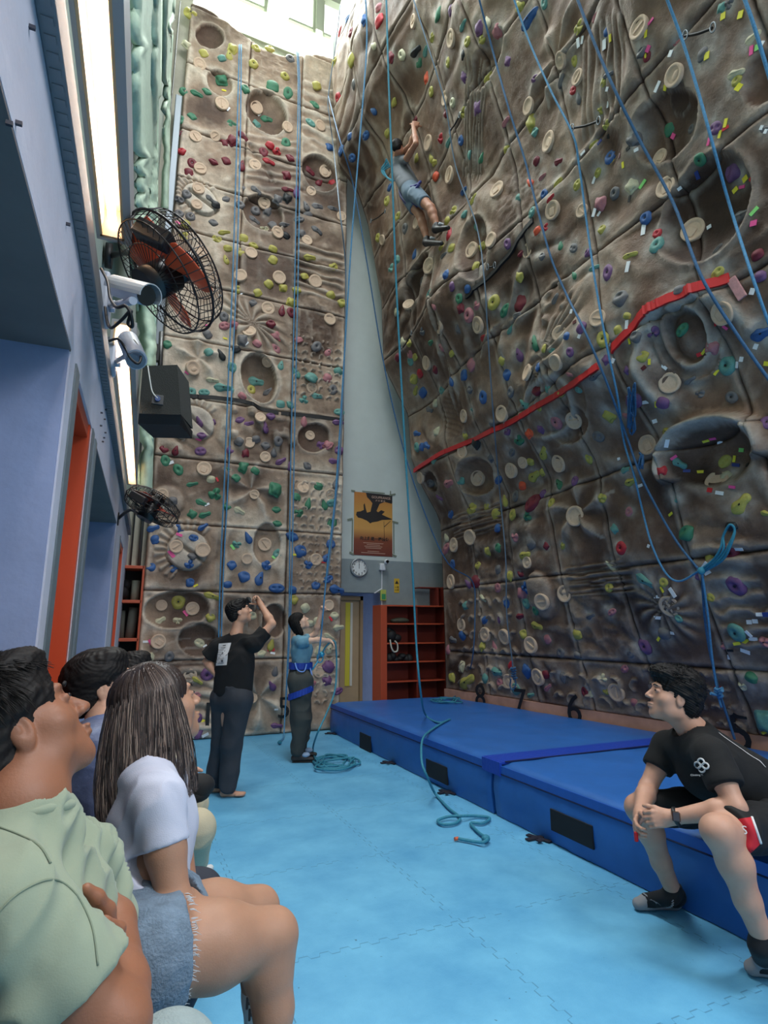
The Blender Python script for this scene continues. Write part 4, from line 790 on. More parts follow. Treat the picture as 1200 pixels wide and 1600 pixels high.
quadbox([e0+Vector((0,0,.0)),e1,e1+Vector((0,.05,-.05)),e0+Vector((0,.05,-.05)),e0+Vector((.1,.3,0)),e1+Vector((.1,.3,0)),e1+Vector((.1,.3,-.05)),e0+Vector((.1,.3,-.05))],'bottom_edge',mat('speaker_edge',srgb(20,20,22),.5),sp)
q=Vector(at(246,625,3.57)); b=MB(); b.box(q-Vector((.035,.012,.032)),q+Vector((.035,.012,.032)),.004); b.build('socket_plate',mat('plate_dark',srgb(58,60,62),.4),sp)
b=MB(); b.disc(q+Vector((0,-.01,0)),(0,-1,0),.016,.02,12); b.build('plug',mat('plug_blue',srgb(60,80,130),.4),sp)
b=MB(); b.tube([Vector(p) for p in smoothpath([at(231,572,3.62),at(234,592,3.57),at(238,612,3.55),q+Vector((0,-.03,0))])],.004,6); b.build('white_wire',mat('white_wire',srgb(210,214,210),.5),sp)
b=MB(); b.box(Vector(at(243,560,3.95))-Vector((.02,.02,.02)),Vector(at(243,560,3.95))+Vector((.02,.02,.10))); b.tube([at(252,520,4.2),at(250,575,3.95)],.016); b.build('hanging_bracket',CB,sp)
# orange rack on the left, seen end-on
OR=mat('orange_shelf_paint',srgb(190,80,44),.45,noise=.12,nscale=8); rk=empty('shelf_rack',(.02,8.4,0),'narrow orange-edged rack against the left edge of the tan wall','shelf rack')
for zz in (2.28,1.83,1.34,.85,.35):
    b=MB(); b.box((-.16,8.28,zz-.02),(.2,8.72,zz+.02),.004); b.build('shelf',OR,rk)
b=MB(); b.box((.185,8.28,0),(.21,8.72,2.3)); b.build('side_panel',OR,rk)
b=MB(); b.box((-.16,8.70,0),(.19,8.735,2.3)); b.build('back_panel',mat('rack_back_dark',srgb(46,44,42),.8),rk)
b=MB(); b.tube([(.12,8.55,1.85),(.12,8.55,2.12)],.055,18); o=b.build('rolled_mat',mat('roll_grey',srgb(150,156,140),.7)); meta(o,'pale grey rolled mat standing on the upper shelf of the orange rack','rolled mat')
b=MB(); b.tube([(.1,8.56,1.36),(.12,8.56,1.76)],.06,18); b.tube([(.0,8.58,1.36),(-.01,8.58,1.72)],.03,12); o=b.build('rolled_mat',mat('roll_dark',srgb(112,114,104),.7)); meta(o,'grey rolled mats standing on the middle shelf of the orange rack','rolled mat')
b=MB(); b.ell((-.03,8.5,1.95),(.07,.12,.10)); b.ell((-.0,8.5,2.06),(.05,.09,.07)); o=b.build('black_bag',mat('bag_black',srgb(20,20,22),.8)); meta(o,'black bag stuffed on the upper shelf of the orange rack','bag')
b=MB(); b.ell((.03,8.5,.98),(.10,.13,.11)); b.ell((-.02,8.5,1.12),(.05,.09,.08)); o=b.build('black_bag',mat('bag_black',srgb(20,20,22),.8)); meta(o,'black bag on the low shelf of the orange rack, below the rolled mats','bag')
# ------------------------------------------------------------------ things at the back
BCM=mat('bookcase_red_brown',srgb(120,38,22),.5,noise=.12,nscale=7); BCE=mat('bookcase_orange_edge',srgb(182,74,42),.5)
yF=8.64; X=lambda px,py=1000,y=yF: float(onY(px,py,y)[0]); Z=lambda py,px=650,y=yF: float(onY(px,py,y)[2])
x0,x1=X(595),X(697); zt_=Z(946); bc=empty('bookcase',((x0+x1)/2,yF+.15,.42),'red-brown open bookcase under the grey wall, behind the blue mats','bookcase')
def bx(name,lo,hi,m=BCM): b=MB(); b.box(lo,hi,.003); return b.build(name,m,bc)
bx('side_panel',(x0,yF,0),(x0+.11,yF+.34,zt_),BCE); bx('side_panel',(x1-.03,yF,0),(x1,yF+.3,zt_+.32)); bx('back_panel',(x0+.11,yF+.32,0),(x1,yF+.34,zt_))
xm=X(652); bx('divider',(xm-.015,yF+.01,0),(xm+.015,yF+.33,zt_)); 
for py in (946,974,1004,1033,1063): 
    z=Z(py); bx('shelf',(x0+.11,yF,z-.02),(x1-.03,yF+.32,z)); o=bx('shelf_edge',(x0+.11,yF-.004,z-.022),(x1-.03,yF+.002,z+.002),BCE)
z=Z(916); bx('corner_shelf',(X(661),yF+.1,z-.02),(x1,yF+.33,z)); bx('upright',(x1-.12,yF+.05,zt_),(x1-.09,yF+.33,z))
# kit on the bookcase
DK=mat('kit_black',srgb(16,17,20),.7); zs_=[Z(974),Z(1004),Z(1033)]
b=MB(); b.ell((X(631),yF+.13,zs_[0]+.045),(.16,.1,.05)); b.ell((X(622),yF+.12,zs_[0]+.04),(.08,.08,.04)); o=b.build('kit_bag',mat('kit_olive',srgb(66,66,52),.7)); meta(o,'flat dark olive kit bag on the top shelf of the bookcase','bag')
b=MB(); b.ell((X(615),yF+.12,zs_[1]+.11),(.10,.1,.11)); b.ell((X(624),yF+.12,zs_[1]+.07),(.09,.09,.07)); b.ell((X(611),yF+.12,zs_[1]+.2),(.06,.07,.05)); o=b.build('climbing_harness',DK); meta(o,'black climbing harness heaped on the second shelf of the bookcase','harness')
b=MB(); b.tube([Vector(p) for p in smoothpath([(X(609),yF-.01,zs_[1]+.05),(X(611),yF-.02,zs_[1]-.08),(X(615),yF-.02,zs_[1]-.14),(X(620),yF-.02,zs_[1]-.12),(X(620),yF-.02,zs_[1]-.02),(X(616),yF-.02,zs_[1]+.03)],8)],.013,6); o=b.build('white_strap',mat('strap_white',srgb(200,196,180),.6)); meta(o,'cream sling looped over the edge of the second bookcase shelf','strap')
b=MB()
for k in range(7): b.ell((X(612+k*5.2),yF+.12,zs_[2]+.05+.03*math.sin(k*2)),(.07,.09,.06+.02*math.cos(k)))
o=b.build('climbing_harness',DK); meta(o,'black climbing harnesses piled on the third shelf of the bookcase','harness')
# poster
def wpt(px,py,y=YW-.004): return Vector(onY(px,py,y))
pa,pb,pc,pd=wpt(552,768),wpt(612,771),wpt(614,869),wpt(554,867); xL=(pa.x+pd.x)/2; xR=(pb.x+pc.x)/2; zT=pa.z; zB=pd.z; pw=xR-xL; ph=zT-zB
pos=empty('poster',((xL+xR)/2,YW-.003,(zT+zB)/2),'orange climbing poster with a black hanging climber silhouette and Chinese writing','poster')
pm=bpy.data.materials.new('poster_print'); pm.use_nodes=True; nt=pm.node_tree; t=nt.nodes.new('ShaderNodeTexCoord'); s=nt.nodes.new('ShaderNodeSeparateXYZ'); cr=nt.nodes.new('ShaderNodeValToRGB'); nt.links.new(t.outputs['Generated'],s.inputs[0]); nt.links.new(s.outputs['Z'],cr.inputs[0]); nt.links.new(cr.outputs[0],nt.nodes['Principled BSDF'].inputs['Base Color'])
E_=cr.color_ramp.elements; E_[0].color=srgb(108,52,44); E_[1].color=srgb(186,120,62); e=E_.new(.25); e.color=srgb(132,70,48); e=E_.new(.42); e.color=srgb(206,152,84); e=E_.new(.65); e.color=srgb(198,146,74); nt.nodes['Principled BSDF'].inputs['Roughness'].default_value=.4
b=MB(); b.box((xL,YW-.006,zB),(xR,YW-.002,zT)); b.build('print_sheet',pm,pos)
INK=mat('poster_ink',srgb(38,34,34),.5)
def onposter(pts,name,m=INK,dy=.0075):
    b=MB(); b.poly([(xL+pw*u,YW-dy,zB+ph*v) for u,v in pts],(0,.0008,0)); return b.build(name,m,pos)
onposter([(.30,1),(.33,.93),(.42,.88),(.47,.84),(.44,.76),(.42,.70),(.33,.68),(.30,.74),(.27,.83),(.24,.80),(.25,.72),(.16,.69),(.07,.68),(.05,.63),(.10,.59),(.20,.58),(.33,.55),(.42,.51),(.46,.53),(.60,.55),(.72,.58),(.98,.60),(.99,.61),(.84,.64),(.72,.67),(.80,.72),(.70,.74),(.62,.70),(.58,.72),(.66,.84),(.80,.88),(.98,.86),(1,.88),(1,1)],'climber_silhouette')
onposter([(.77,.56),(.78,.56),(.79,.25),(.78,.25)],'rope_line'); onposter([(.78,.48),(.95,.58),(.95,.57),(.79,.47)],'rope_line')
def wtext(s,px,py,h,m,parent,y,name,fw=0): return text(name,s,h,frame((px,y,py),(1,0,0),(0,0,1)),m,parent,.0004,font_bold=fw)
cx_=(xL+xR)/2
wtext('向上爬是一種信仰',cx_+.02,zB+ph*.265,ph*.062,INK,pos,YW-.0085,'slogan',.0014)
PT=mat('poster_pale_print',srgb(206,170,150),.5)
wtext('GOUPRANGE',cx_+pw*.20,zB+ph*.94,ph*.055,PT,pos,YW-.0085,'title'); wtext('戶 外 攀 岩',cx_+pw*.18,zB+ph*.885,ph*.035,PT,pos,YW-.0085,'subtitle')
for k,wd in enumerate((.52,.34,.46,.40,0,.30,.62)):
    if wd: 
        b=MB(); zz=zB+ph*(.195-k*.026); b.box((cx_-pw*wd/2,YW-.0085,zz),(cx_+pw*wd/2,YW-.0075,zz+ph*.007)); b.build('small_print',PT,pos)
TPm=mat('old_tape',srgb(120,128,112),.5)
b=MB()
for u,v,w,h,a in ((-.03,1.01,.10,.025,.1),(1.0,1.01,.18,.025,-.3),(-.1,.55,.14,.03,-.3),(1.08,.56,.16,.03,.2),(-.05,.02,.12,.03,.4),(1.05,.02,.12,.03,.3),(.95,1.04,.03,.06,0),(.5,1.02,.6,.018,.0),(-.04,.3,.03,.5,0),(1.035,.3,.03,.5,0)):
    M=Matrix.Translation((xL+pw*u,YW-.009,zB+ph*v))@Matrix.Rotation(a,4,'Y'); b.box((-pw*w/2,-.0007,-ph*h/2),(pw*w/2,.0007,ph*h/2),0,M)
b.build('fixing_tape',TPm,pos)
# clock
cc=wpt(561,887,YW-.02); R_=14.*cc.y/F*1.02; ck=empty('wall_clock',cc,'round white wall clock with black numerals under the poster','clock')
b=MB(); pts=[]; b.tube([cc+Vector((math.cos(a)*R_,0,math.sin(a)*R_)) for a in np.linspace(0,6.2832,41)[:-1]],.018,10,closed=True); b.build('rim',mat('clock_rim',srgb(150,156,160),.3,metal=.5),ck)
b=MB(); b.disc(cc+Vector((0,.012,0)),(0,-1,0),R_,.012,36); b.build('face',mat('clock_face',srgb(222,224,222),.5),ck)
for h in range(1,13):
    a=math.radians(90-30*h); text('numeral',str(h),.052,frame(cc+Vector((math.cos(a)*R_*.76,-.0015,math.sin(a)*R_*.76)),(1,0,0),(0,0,1)),INK,ck,.0006,font_bold=.001)
b=MB(); M=Matrix.Translation(cc+Vector((0,-.005,0))); b.box((-.004,-.001,-.015),(.004,.001,R_*.5),0,M@Matrix.Rotation(math.radians(2),4,'Y')); b.build('hour_hand',INK,ck)
b=MB(); b.box((-.0025,-.002,-.02),(.0025,0,R_*.78),0,M@Matrix.Rotation(math.radians(-2),4,'Y')); b.build('minute_hand',INK,ck)
# small camera, conduit, exit box, caution sign
cp=wpt(598,885,YW-.05); WP=mat('white_plastic',srgb(214,216,220),.4); o=empty('dome_camera',cp,'small white camera on the grey wall between clock and caution sign','security camera')
b=MB(); b.box(cp+Vector((-.055,-.02,-.07)),cp+Vector((.05,.05,.05)),.015); b.build('base',WP,o); b=MB(); q=cp+Vector((.045,-.06,.075)); b.ell(q,(.042,.042,.042)); b.build('head',WP,o); b=MB(); b.disc(q+Vector((0,-.03,0)),(0,-1,0),.026,.016,16); b.build('lens',mat('lens_black',srgb(14,14,16),.1),o)
b=MB(); b.box((cp.x-.008,YW-.018,2.05),(cp.x+.008,YW,cp.z-.06)); b.box((cp.x-.008,YW-.016,1.6),(cp.x+.008,YW,2.0)); b.tube([(cp.x-.14,YW-.02,2.06),(cp.x-.0,YW-.02,2.14)],.012); b.build('conduit',WP,o)
ep=wpt(599,930,YW-.03); o=empty('exit_light',ep,'small green and yellow emergency exit box beside the doorway','exit light')
b=MB(); b.box(ep+Vector((-.05,-.01,-.09)),ep+Vector((.05,.03,.09)),.006); b.build('case',mat('exit_yellow',srgb(178,186,90),.5),o); b=MB(); b.box(ep+Vector((-.035,-.014,-.07)),ep+Vector((.035,-.01,.02))); b.build('green_panel',mat('exit_green',srgb(52,140,90),.5),o)
sp_=wpt(620,915,YW-.006); o=empty('caution_sign',sp_,'narrow yellow caution sign with a triangle on the grey wall','sign'); b=MB(); b.box(sp_+Vector((-.05,0,-.12)),sp_+Vector((.05,.005,.12)),.003); b.build('plate',mat('caution_yellow',srgb(206,168,52),.5),o)
b=MB(); b.poly([sp_+Vector((-.035,-.002,.03)),sp_+Vector((.035,-.002,.03)),sp_+Vector((0,-.002,.09))],(0,.001,0)); b.build('triangle',INK,o)
text('characters','當\n心\n墜\n落',.036,frame(sp_+Vector((-.017,-.002,-.012)),(1,0,0),(0,0,1)),INK,o,.0005) if False else None
for k,ch in enumerate('小心墜落'): text('character',ch,.034,frame(sp_+Vector((-.019+.038*(k//2),-.002,-.03-.045*(k%2))),(1,0,0),(0,0,1)),INK,o,.0005)
sw=wpt(585,1007,YW+.02); b=MB(); b.box(sw+Vector((-.02,-.03,-.04)),sw+Vector((.02,0,.04)),.004); o=b.build('light_switch',WP); meta(o,'small white light switch on the blue jamb of the doorway','switch')
# hanging lamp globe near the high windows
gp=Vector(onY(437,12,8.2)); o=empty('globe_lamp',gp,'round white globe lamp hanging in front of the high windows','lamp'); b=MB(); b.ell(gp,(.2,.2,.2),seg=24); b.build('globe',mat('globe_glow',(1,1,1,1),.3,emit=(1,1,1,1),es=1.6),o); b=MB(); b.tube([gp+Vector((0,0,.19)),(gp.x,gp.y,16.4)],.012); b.build('stem',STL,o)
# ------------------------------------------------------------------ crash mats
MT=mat('blue_vinyl_top',srgb(44,104,182),.42,noise=.18,nscale=3,bump=.12,bscale=9,spec=.45); MS=mat('blue_vinyl_side',srgb(36,92,186),.4,noise=.22,nscale=4,bump=.25,bscale=7,spec=.45); SEAM=mat('seam_dark_blue',srgb(12,26,70),.6)
def crash(y0,y1,label,patches,xa=2.9):
    r=empty('crash_mat',(3.9,(y0+y1)/2,0),label,'crash mat','blue crash mats'); H_=.42; xb0=float(XR0(np.array(y0),.52))-.07; xb1=float(XR0(np.array(y1),.52))-.07
    bm=bmesh.new(); nx,ny=26,int((y1-y0)/.09)
    def pt(i,j,z): t=i/nx; y=y0+(y1-y0)*j/ny; xb=xb0+(xb1-xb0)*j/ny; return (xa+(xb-xa)*t,y,z)
    g=[[bm.verts.new(pt(i,j,H_+.012*(float(vnoise(i*.5+y0,j*.35))-.5)-.03*math.exp(-(i/.9)**2)*(i==0)-.02*((j in(0,ny))))) for i in range(nx+1)] for j in range(ny+1)]
    for j in range(ny):
        for i in range(nx): f=bm.faces.new((g[j][i],g[j][i+1],g[j+1][i+1],g[j+1][i])); f.smooth=True
    nz=8
    # front side with gentle creases
    cols=[]
    for j in range(ny+1):
        c=[g[j][0]]
        for k in range(1,nz+1):
            z=(H_-.03)*(1-k/nz)+.005; y=y0+(y1-y0)*j/ny; bul=.018*math.sin(math.pi*k/nz)+.012*(float(vnoise(j*.8+k*.5,k*.6+y0))-.5); c.append(bm.verts.new((xa-bul,y,z)))
        cols.append(c)
    for j in range(ny):
        for k in range(nz): f=bm.faces.new((cols[j][k],cols[j+1][k],cols[j+1][k+1],cols[j][k+1])); f.smooth=True; f.material_index=1
    for jj in (0,ny):
        e=[bm.verts.new(pt(i,jj,.005)) for i in range(1,nx+1)]; prev_t=g[jj][0]
        low=[cols[jj][-1]]+e
        poly=[g[jj][i] for i in range(nx+1)]+low[::-1][:-1]+cols[jj][::-1][:-1]
        f=bm.faces.new(poly); f.material_index=1
    e0=bm.verts.new(pt(nx,0,.004)); 
    bmesh.ops.recalc_face_normals(bm,faces=bm.faces); me=bpy.data.meshes.new('cushion'); bm.to_mesh(me); bm.free(); link('cushion',me,[MT,MS],r)
    b=MB(); b.tube([(xa-.012,y,.335) for y in np.linspace(y0+.01,y1-.01,30)],.0065,6); b.build('piping',SEAM,r)
    b=MB()
    for j in range(60): pass
    b.box((xa-.016,y0+.005,.34),(xa-.004,y1-.005,.40),.003); b.build('hem_flap',MS,r)
    for (ya,yb,za,zb2) in patches: b=MB(); b.box((xa-.026,ya,za),(xa-.012,yb,zb2),.003); b.build('handle_patch',mat('patch_black',srgb(20,20,26),.75),r)
    return r
PY=lambda px,py: float(onX(px,py,2.885)[1]); PZ=lambda px,py: float(onX(px,py,2.885)[2])
crash(4.30,8.42,'far long blue crash mat reaching from the belayer to the bookcase',[(PY(580,1160),PY(563,1160),PZ(571,1172),PZ(571,1147)),(PY(700,1205),PY(667,1205),PZ(683,1219),PZ(683,1192)),(PY(509,1130),PY(499,1130),.12,.27)])
crash(.3,4.26,'near blue crash mat the man in the black T-shirt sits on',[(PY(927,1295),PY(862,1285),PZ(895,1312),PZ(895,1277))])
b=MB(); b.box((2.895,4.16,.405),(5.3,4.42,.4285),.004); b.box((2.875,4.16,.32),(2.90,4.42,.425),.003); o=b.build('seam_flap',mat('flap_blue',srgb(22,62,168),.45,bump=.6,bscale=26)); meta(o,'bright blue flap covering the joint between the two crash mats','mat flap')
b=MB(); b.box((2.93,4.145,.424),(5.28,4.165,.431)); b.build('seam_line',SEAM,o)
for py_,lab in ((513,'short black strap on the floor at the mat corner by the belayer'),(597,'black strap lying under the far mat, second from the belayer'),(690,'black strap lying on the floor near the coiled loose rope end'),(845,'black buckle strap sticking out under the near mat')):
    pyy={513:1146,597:1192,690:1238,845:1308}[py_]; p=onZ(py_,pyy,.01); y=p[1]; r_=random.Random(py_)
    b=MB(); M=Matrix.Translation((2.86,y,.012)); 
    b.box((-.10,-.02,-.008),(.05,.02,.004),.002,M@Matrix.Rotation(.5*r_.random(),4,'Z')); b.box((-.02,-.11,-.008),(.02,.09,.002),.002,M@Matrix.Rotation(.3,4,'Z')); b.box((-.06,-.09,0),(-.02,-.05,.012),.003,M)
    o=b.build('mat_strap',mat('strap_black',srgb(26,22,34),.6)); meta(o,lab,'strap','black straps under the crash mats')
# lane numbers on the walls' feet
def wallnum(ch,px,py,size,back):
    P,N=settle([(px,py)],back); p=Vector(P[0]); 
    if back: M=frame(p+Vector((0,-.03,0)),(1,0,0),(0,0,1)); par=bw
    else: M=frame((float(XR0(np.array(p.y),.5))-.04,p.y,p.z),(0.12,-1,0),(0,0,1)); par=rw
    return text('lane_number',ch,size,M,mat('number_black',srgb(18,18,20),.5),par,.003,font_bold=.0)
wallnum('1',324,1120,.50,True); wallnum('5',443,1107,.42,True)
for ch,px,py in (('8',753,1090),('7',815,1099),('6',900,1110),('5',1160,1148)):
    p=onZ(px,py,.5); yy=p[1]; xx=float(XR0(np.array(yy),.52))-.045
    # find the point of the kick board under this pixel
    for _ in range(6): q=onX(px,py,xx); xx=float(XR0(np.array(min(q[1],8.4)),.52))-.045
    text('lane_number',ch,.50,frame((xx-.03,q[1],q[2]),(.14,-1,0),(0,0,1)),mat('number_black',srgb(18,18,20),.5),rw,.003,font_bold=.0)
# ------------------------------------------------------------------ ropes
RP=mat('rope_blue',srgb(84,150,196),.7,noise=.35,nscale=60,bump=.4,bscale=200); RPD=mat('rope_dark_blue',srgb(58,104,146),.7,noise=.35,nscale=60); RPT=mat('rope_teal',srgb(52,138,164),.7,noise=.3,nscale=60); RPL=mat('rope_grey_blue',srgb(96,116,134),.7)
ONW='w'
def ropepts(pts,n=7,pull=.03):
    """pts: (px,py,depth | 'w' for resting on the climbing wall | ('z',height))"""
    out=[]
    for q in pts:
        px,py,d=q
        if d=='w':
            P,N=settle([(px,py)],isback(px,py)); p=P[0]+(O-P[0])*pull; out.append(p)
        elif isinstance(d,tuple): out.append(onZ(px,py,d[1]))
        else: out.append(at(px,py,d))
    return smoothpath(out,n)
def rope(label,pts,m=RP,r=.009,n=7,pull=.03,group=None,mb=None,build=True,name='climbing_rope'):
    b=mb or MB(); b.tube([Vector(p) for p in ropepts(pts,n,pull)],r,7)
    if not build: return b
    o=b.build(name,m); meta(o,label,'rope',group); return o
G_='top ropes hanging on the walls'
for dx_,lab in ((0,'left strand of the rope pair down the left column seam of the tan wall'),(6,'right strand of the rope pair down the left column seam of the tan wall')):
    rope(lab,[(374+dx_*.5,70,'w'),(370+dx_*.9,220,'w'),(364+dx_,420,'w'),(358+dx_,560,'w'),(351+dx_,740,'w'),(345+dx_*.8,880,'w'),(342+dx_*.7,985,'w'),(340+dx_*.6,1130,'w')],RP,.010,group=G_,pull=.02)
for dx_,lab in ((0,'left strand of the rope pair between the middle and right columns of the tan wall'),(5,'right strand of the rope pair between the middle and right columns of the tan wall')):
    rope(lab,[(464+dx_*.5,78,'w'),(466+dx_*.5,140,'w'),(463+dx_,300,'w'),(460+dx_,470,'w'),(456+dx_,640,'w'),(453+dx_,800,'w'),(452+dx_*.5,950,'w'),(448+dx_*.2,1060,'w'),(445,1120,'w'),(443,1150,('z',.05)),(437,1158,('z',.03))],RP,.009,group=G_,pull=.02)
b=MB(); k=Vector(onZ(437,1160,.03)); b.ell(k,(.03,.03,.025)); o=b.build('rope_knot',RPT); meta(o,'knotted rope end lying at the foot of the tan wall left of the belayer','knot')
# belayer's rope pair from the top of the arete
rope('blue belay rope from the high corner down to the belayer',[(570,-20,6.9),(573,70,6.9),(562,220,6.8),(549,380,6.7),(539,540,6.6),(525,760,6.5),(512,880,6.45),(505,955,6.42),(502,990,6.42),(497,1030,6.4)],RP,.009,group=G_)
rope('pale blue rope bowing down the edge of the high corner at the top left',[(528,20,'w'),(520,80,'w'),(513,150,'w'),(515,185,'w'),(521,230,'w'),(530,320,7.4),(540,420,7.3),(538,560,7.2),(532,700,7.1),(520,830,7.0),(512,900,6.9)],RPL,.009,group=G_)
rope('thin rope slanting across the white pier to the foot of the overhang',[(513,150,'w'),(530,215,7.8),(552,290,7.9),(575,420,7.9),(600,570,7.9),(630,700,7.9),(665,805,7.9),(700,880,8.0),(738,908,'w'),(742,960,'w'),(738,1030,'w'),(724,1075,('z',.5)),(705,1092,('z',.45))],RPD,.009,group=G_)
rope('long blue rope hanging past the climber down to the far mat and floor',[(603,-20,6.6),(607,120,6.5),(612,250,6.4),(618,420,6.3),(625,560,6.2),(634,720,6.1),(645,900,6.0),(650,1000,5.9),(657,1080,5.85),(665,1117,('z',.45)),(685,1129,('z',.44)),(703,1124,('z',.44)),(694,1128,('z',.44)),(672,1142,('z',.44)),(660,1156,('z',.44)),(659,1190,2.9 if False else 5.05),(668,1215,4.95),(680,1240,('z',.03)),(700,1262,('z',.02)),(718,1277,('z',.02)),(712,1286,('z',.02)),(692,1288,('z',.02)),(684,1282,('z',.02)),(700,1276,('z',.03)),(722,1275,('z',.04)),(745,1275,('z',.02)),(765,1278,('z',.02)),(755,1286,('z',.02)),(736,1286,('z',.02)),(742,1295,('z',.02)),(752,1304,('z',.02)),(762,1310,('z',.03)),(755,1316,('z',.03)),(740,1315,('z',.02)),(714,1310,('z',.02))],RPT,.011,group=G_)
b=MB(); b.ell(onZ(759,1310,.03),(.032,.03,.025)); o=b.build('rope_knot',RPT); meta(o,'stopper knot near the loose rope end on the floor beside the mat','knot')
b=MB(); p=Vector(onZ(716,1310,.02)); b.tube([p,p+Vector((-.03,0,0))],.013,8); o=b.build('rope_end_tape',mat('rope_end_orange',srgb(210,96,60),.5)); meta(o,'orange taped tip of the loose rope on the floor','rope end')
rope('grey-blue rope from the top left of the overhang down to the bundle above the 7',[(640,-20,'w'),(665,60,'w'),(695,160,'w'),(712,260,'w'),(735,350,'w'),(757,440,'w'),(762,520,'w'),(770,640,'w'),(780,760,'w'),(790,870,'w'),(795,960,'w'),(800,1030,'w'),(802,1060,'w')],RPL,.009,group=G_)
b=MB(); 
for q in range(5): b.tube([Vector(p) for p in ropepts([(799,1043+q*4,'w'),(802,1045+q*4,'w'),(806,1043+q*4,'w')],3)],.012,7)
b.tube([Vector(p) for p in ropepts([(800,1060,'w'),(797,1072,'w'),(802,1078,'w'),(806,1068,'w'),(804,1060,'w')],4)],.009,7); o=b.build('rope_bundle',RPD); meta(o,'small wrapped rope bundle hanging just above the 7 on the kick board','rope')
rope('dark blue rope from the top edge down through the tangle in mid wall',[(745,-15,'w'),(770,80,'w'),(795,170,'w'),(820,250,'w'),(838,320,'w'),(860,400,'w'),(885,460,'w'),(915,520,'w'),(945,590,'w'),(975,670,'w'),(1000,740,'w'),(1030,800,'w'),(1060,850,'w'),(1092,890,'w')],RPD,.011,group=G_,pull=.035)
rope('rope with a quickdraw running down right of centre past the yellow holds',[(800,-10,'w'),(825,60,'w'),(860,140,'w'),(895,210,'w'),(905,260,'w'),(917,350,'w'),(930,440,'w'),(948,540,'w'),(965,620,'w'),(975,690,'w'),(990,740,'w'),(1002,790,'w'),(1018,850,'w'),(1040,895,'w'),(1062,908,'w'),(1092,892,'w')],RP,.010,group=G_,pull=.03)
rope('thick dark blue rope crossing the upper right from the top edge to the right border',[(895,-20,'w'),(930,70,'w'),(965,150,'w'),(1000,220,'w'),(1045,315,'w'),(1095,430,'w'),(1150,520,'w'),(1210,605,'w')],RPD,.012,group=G_,pull=.06)
rope('blue rope in the upper right corner hanging over the purple pinch hold',[(1035,-20,'w'),(1065,60,'w'),(1090,140,'w'),(1115,230,'w'),(1140,320,'w'),(1175,430,'w'),(1210,530,'w')],RP,.011,group=G_,pull=.05)
rope('short blue rope crossing the very top right corner',[(1160,-10,'w'),(1178,40,'w'),(1205,130,'w')],RP,.012,group=G_,pull=.05)
# tied loop and hanging ropes on the right
rope('double rope looped over a black hold and hanging to the mat beside the seated man',[(1097,890,'w'),(1100,950,'w'),(1106,1000,'w'),(1114,1040,'w'),(1122,1075,'w'),(1130,1100,'w'),(1140,1130,'w'),(1148,1155,'w')],RPD,.012,group=G_,pull=.03)
b=MB(); 
for dx_ in (0,5): b.tube([Vector(p) for p in ropepts([(1095+dx_,890,'w'),(1115+dx_,874,'w'),(1126+dx_,856,'w'),(1130,838,'w'),(1140,820,'w'),(1148,828,'w'),(1140+dx_*.5,850,'w'),(1124+dx_,875,'w'),(1100,893,'w')],6,.035)],.010,7)
b.ell(Vector(ropepts([(1096,892,'w'),(1097,893,'w')],1,.04)[0]),(.035,.03,.035)); o=b.build('rope_loop',RPT); meta(o,'teal rope loop hitched over the black hold on the right','rope')
b=MB(); b.tube([Vector(p) for p in ropepts([(1097,895,'w'),(1106,960,'w'),(1112,1020,'w'),(1120,1075,'w'),(1127,1105,'w')],6,.035)],.010,7)
for q in range(4): b.tube([Vector(p) for p in ropepts([(1116,1075+q*4,'w'),(1122,1078+q*4,'w'),(1129,1075+q*4,'w')],3,.04)],.014,7)
o=b.build('rope_bundle',RP); meta(o,'wrapped blue rope bundle above the seated man\'s shoulder','rope')
# knotted tangles along the ropes where several cross
def tangle(cx,cy,rx,ry,label,seed,n=16,m=RPD):
    r=random.Random(seed); P=settle([(cx+r.uniform(-rx,rx),cy+r.uniform(-ry,ry)) for _ in range(n)],False)[0]
    pts=[p+(O-p)*(.025+.012*r.random()) for p in P]; b=MB(); b.tube([Vector(p) for p in smoothpath(pts,6)],.008,6); o=b.build('rope_tangle',m); meta(o,label,'rope')
tangle(987,640,6,38,'tangled rope knots hanging over the red tape in mid wall',5,34)
tangle(1002,720,4,20,'small rope tangle just below the big knot cluster',6,18)
# rope coils on the floor and on the mat
def coil(cx,cy,rx,ry,z,n,label,seed,m,r_=.010):
    r=random.Random(seed); pts=[]
    for k in range(n*6):
        a=k*6.2832/6+r.uniform(-.3,.3); s=r.uniform(.35,1.0); pts.append(onZ(cx+math.cos(a)*rx*s+math.sin(k*.21)*rx*.25,cy+math.sin(a)*ry*s,z+.012*((k//5)%3)))
    b=MB(); b.tube([Vector(p) for p in smoothpath(pts,6)],r_,7); o=b.build('rope_coil',m); meta(o,label,'rope'); return o
coil(527,1191,40,13,.012,6,'teal rope heaped in loops on the floor at the belayer\'s feet',3,RPT,.011)
coil(697,1094,28,5,.432,4,'rope coil lying on the far end of the blue mat by the bookcase',4,RPT,.009)
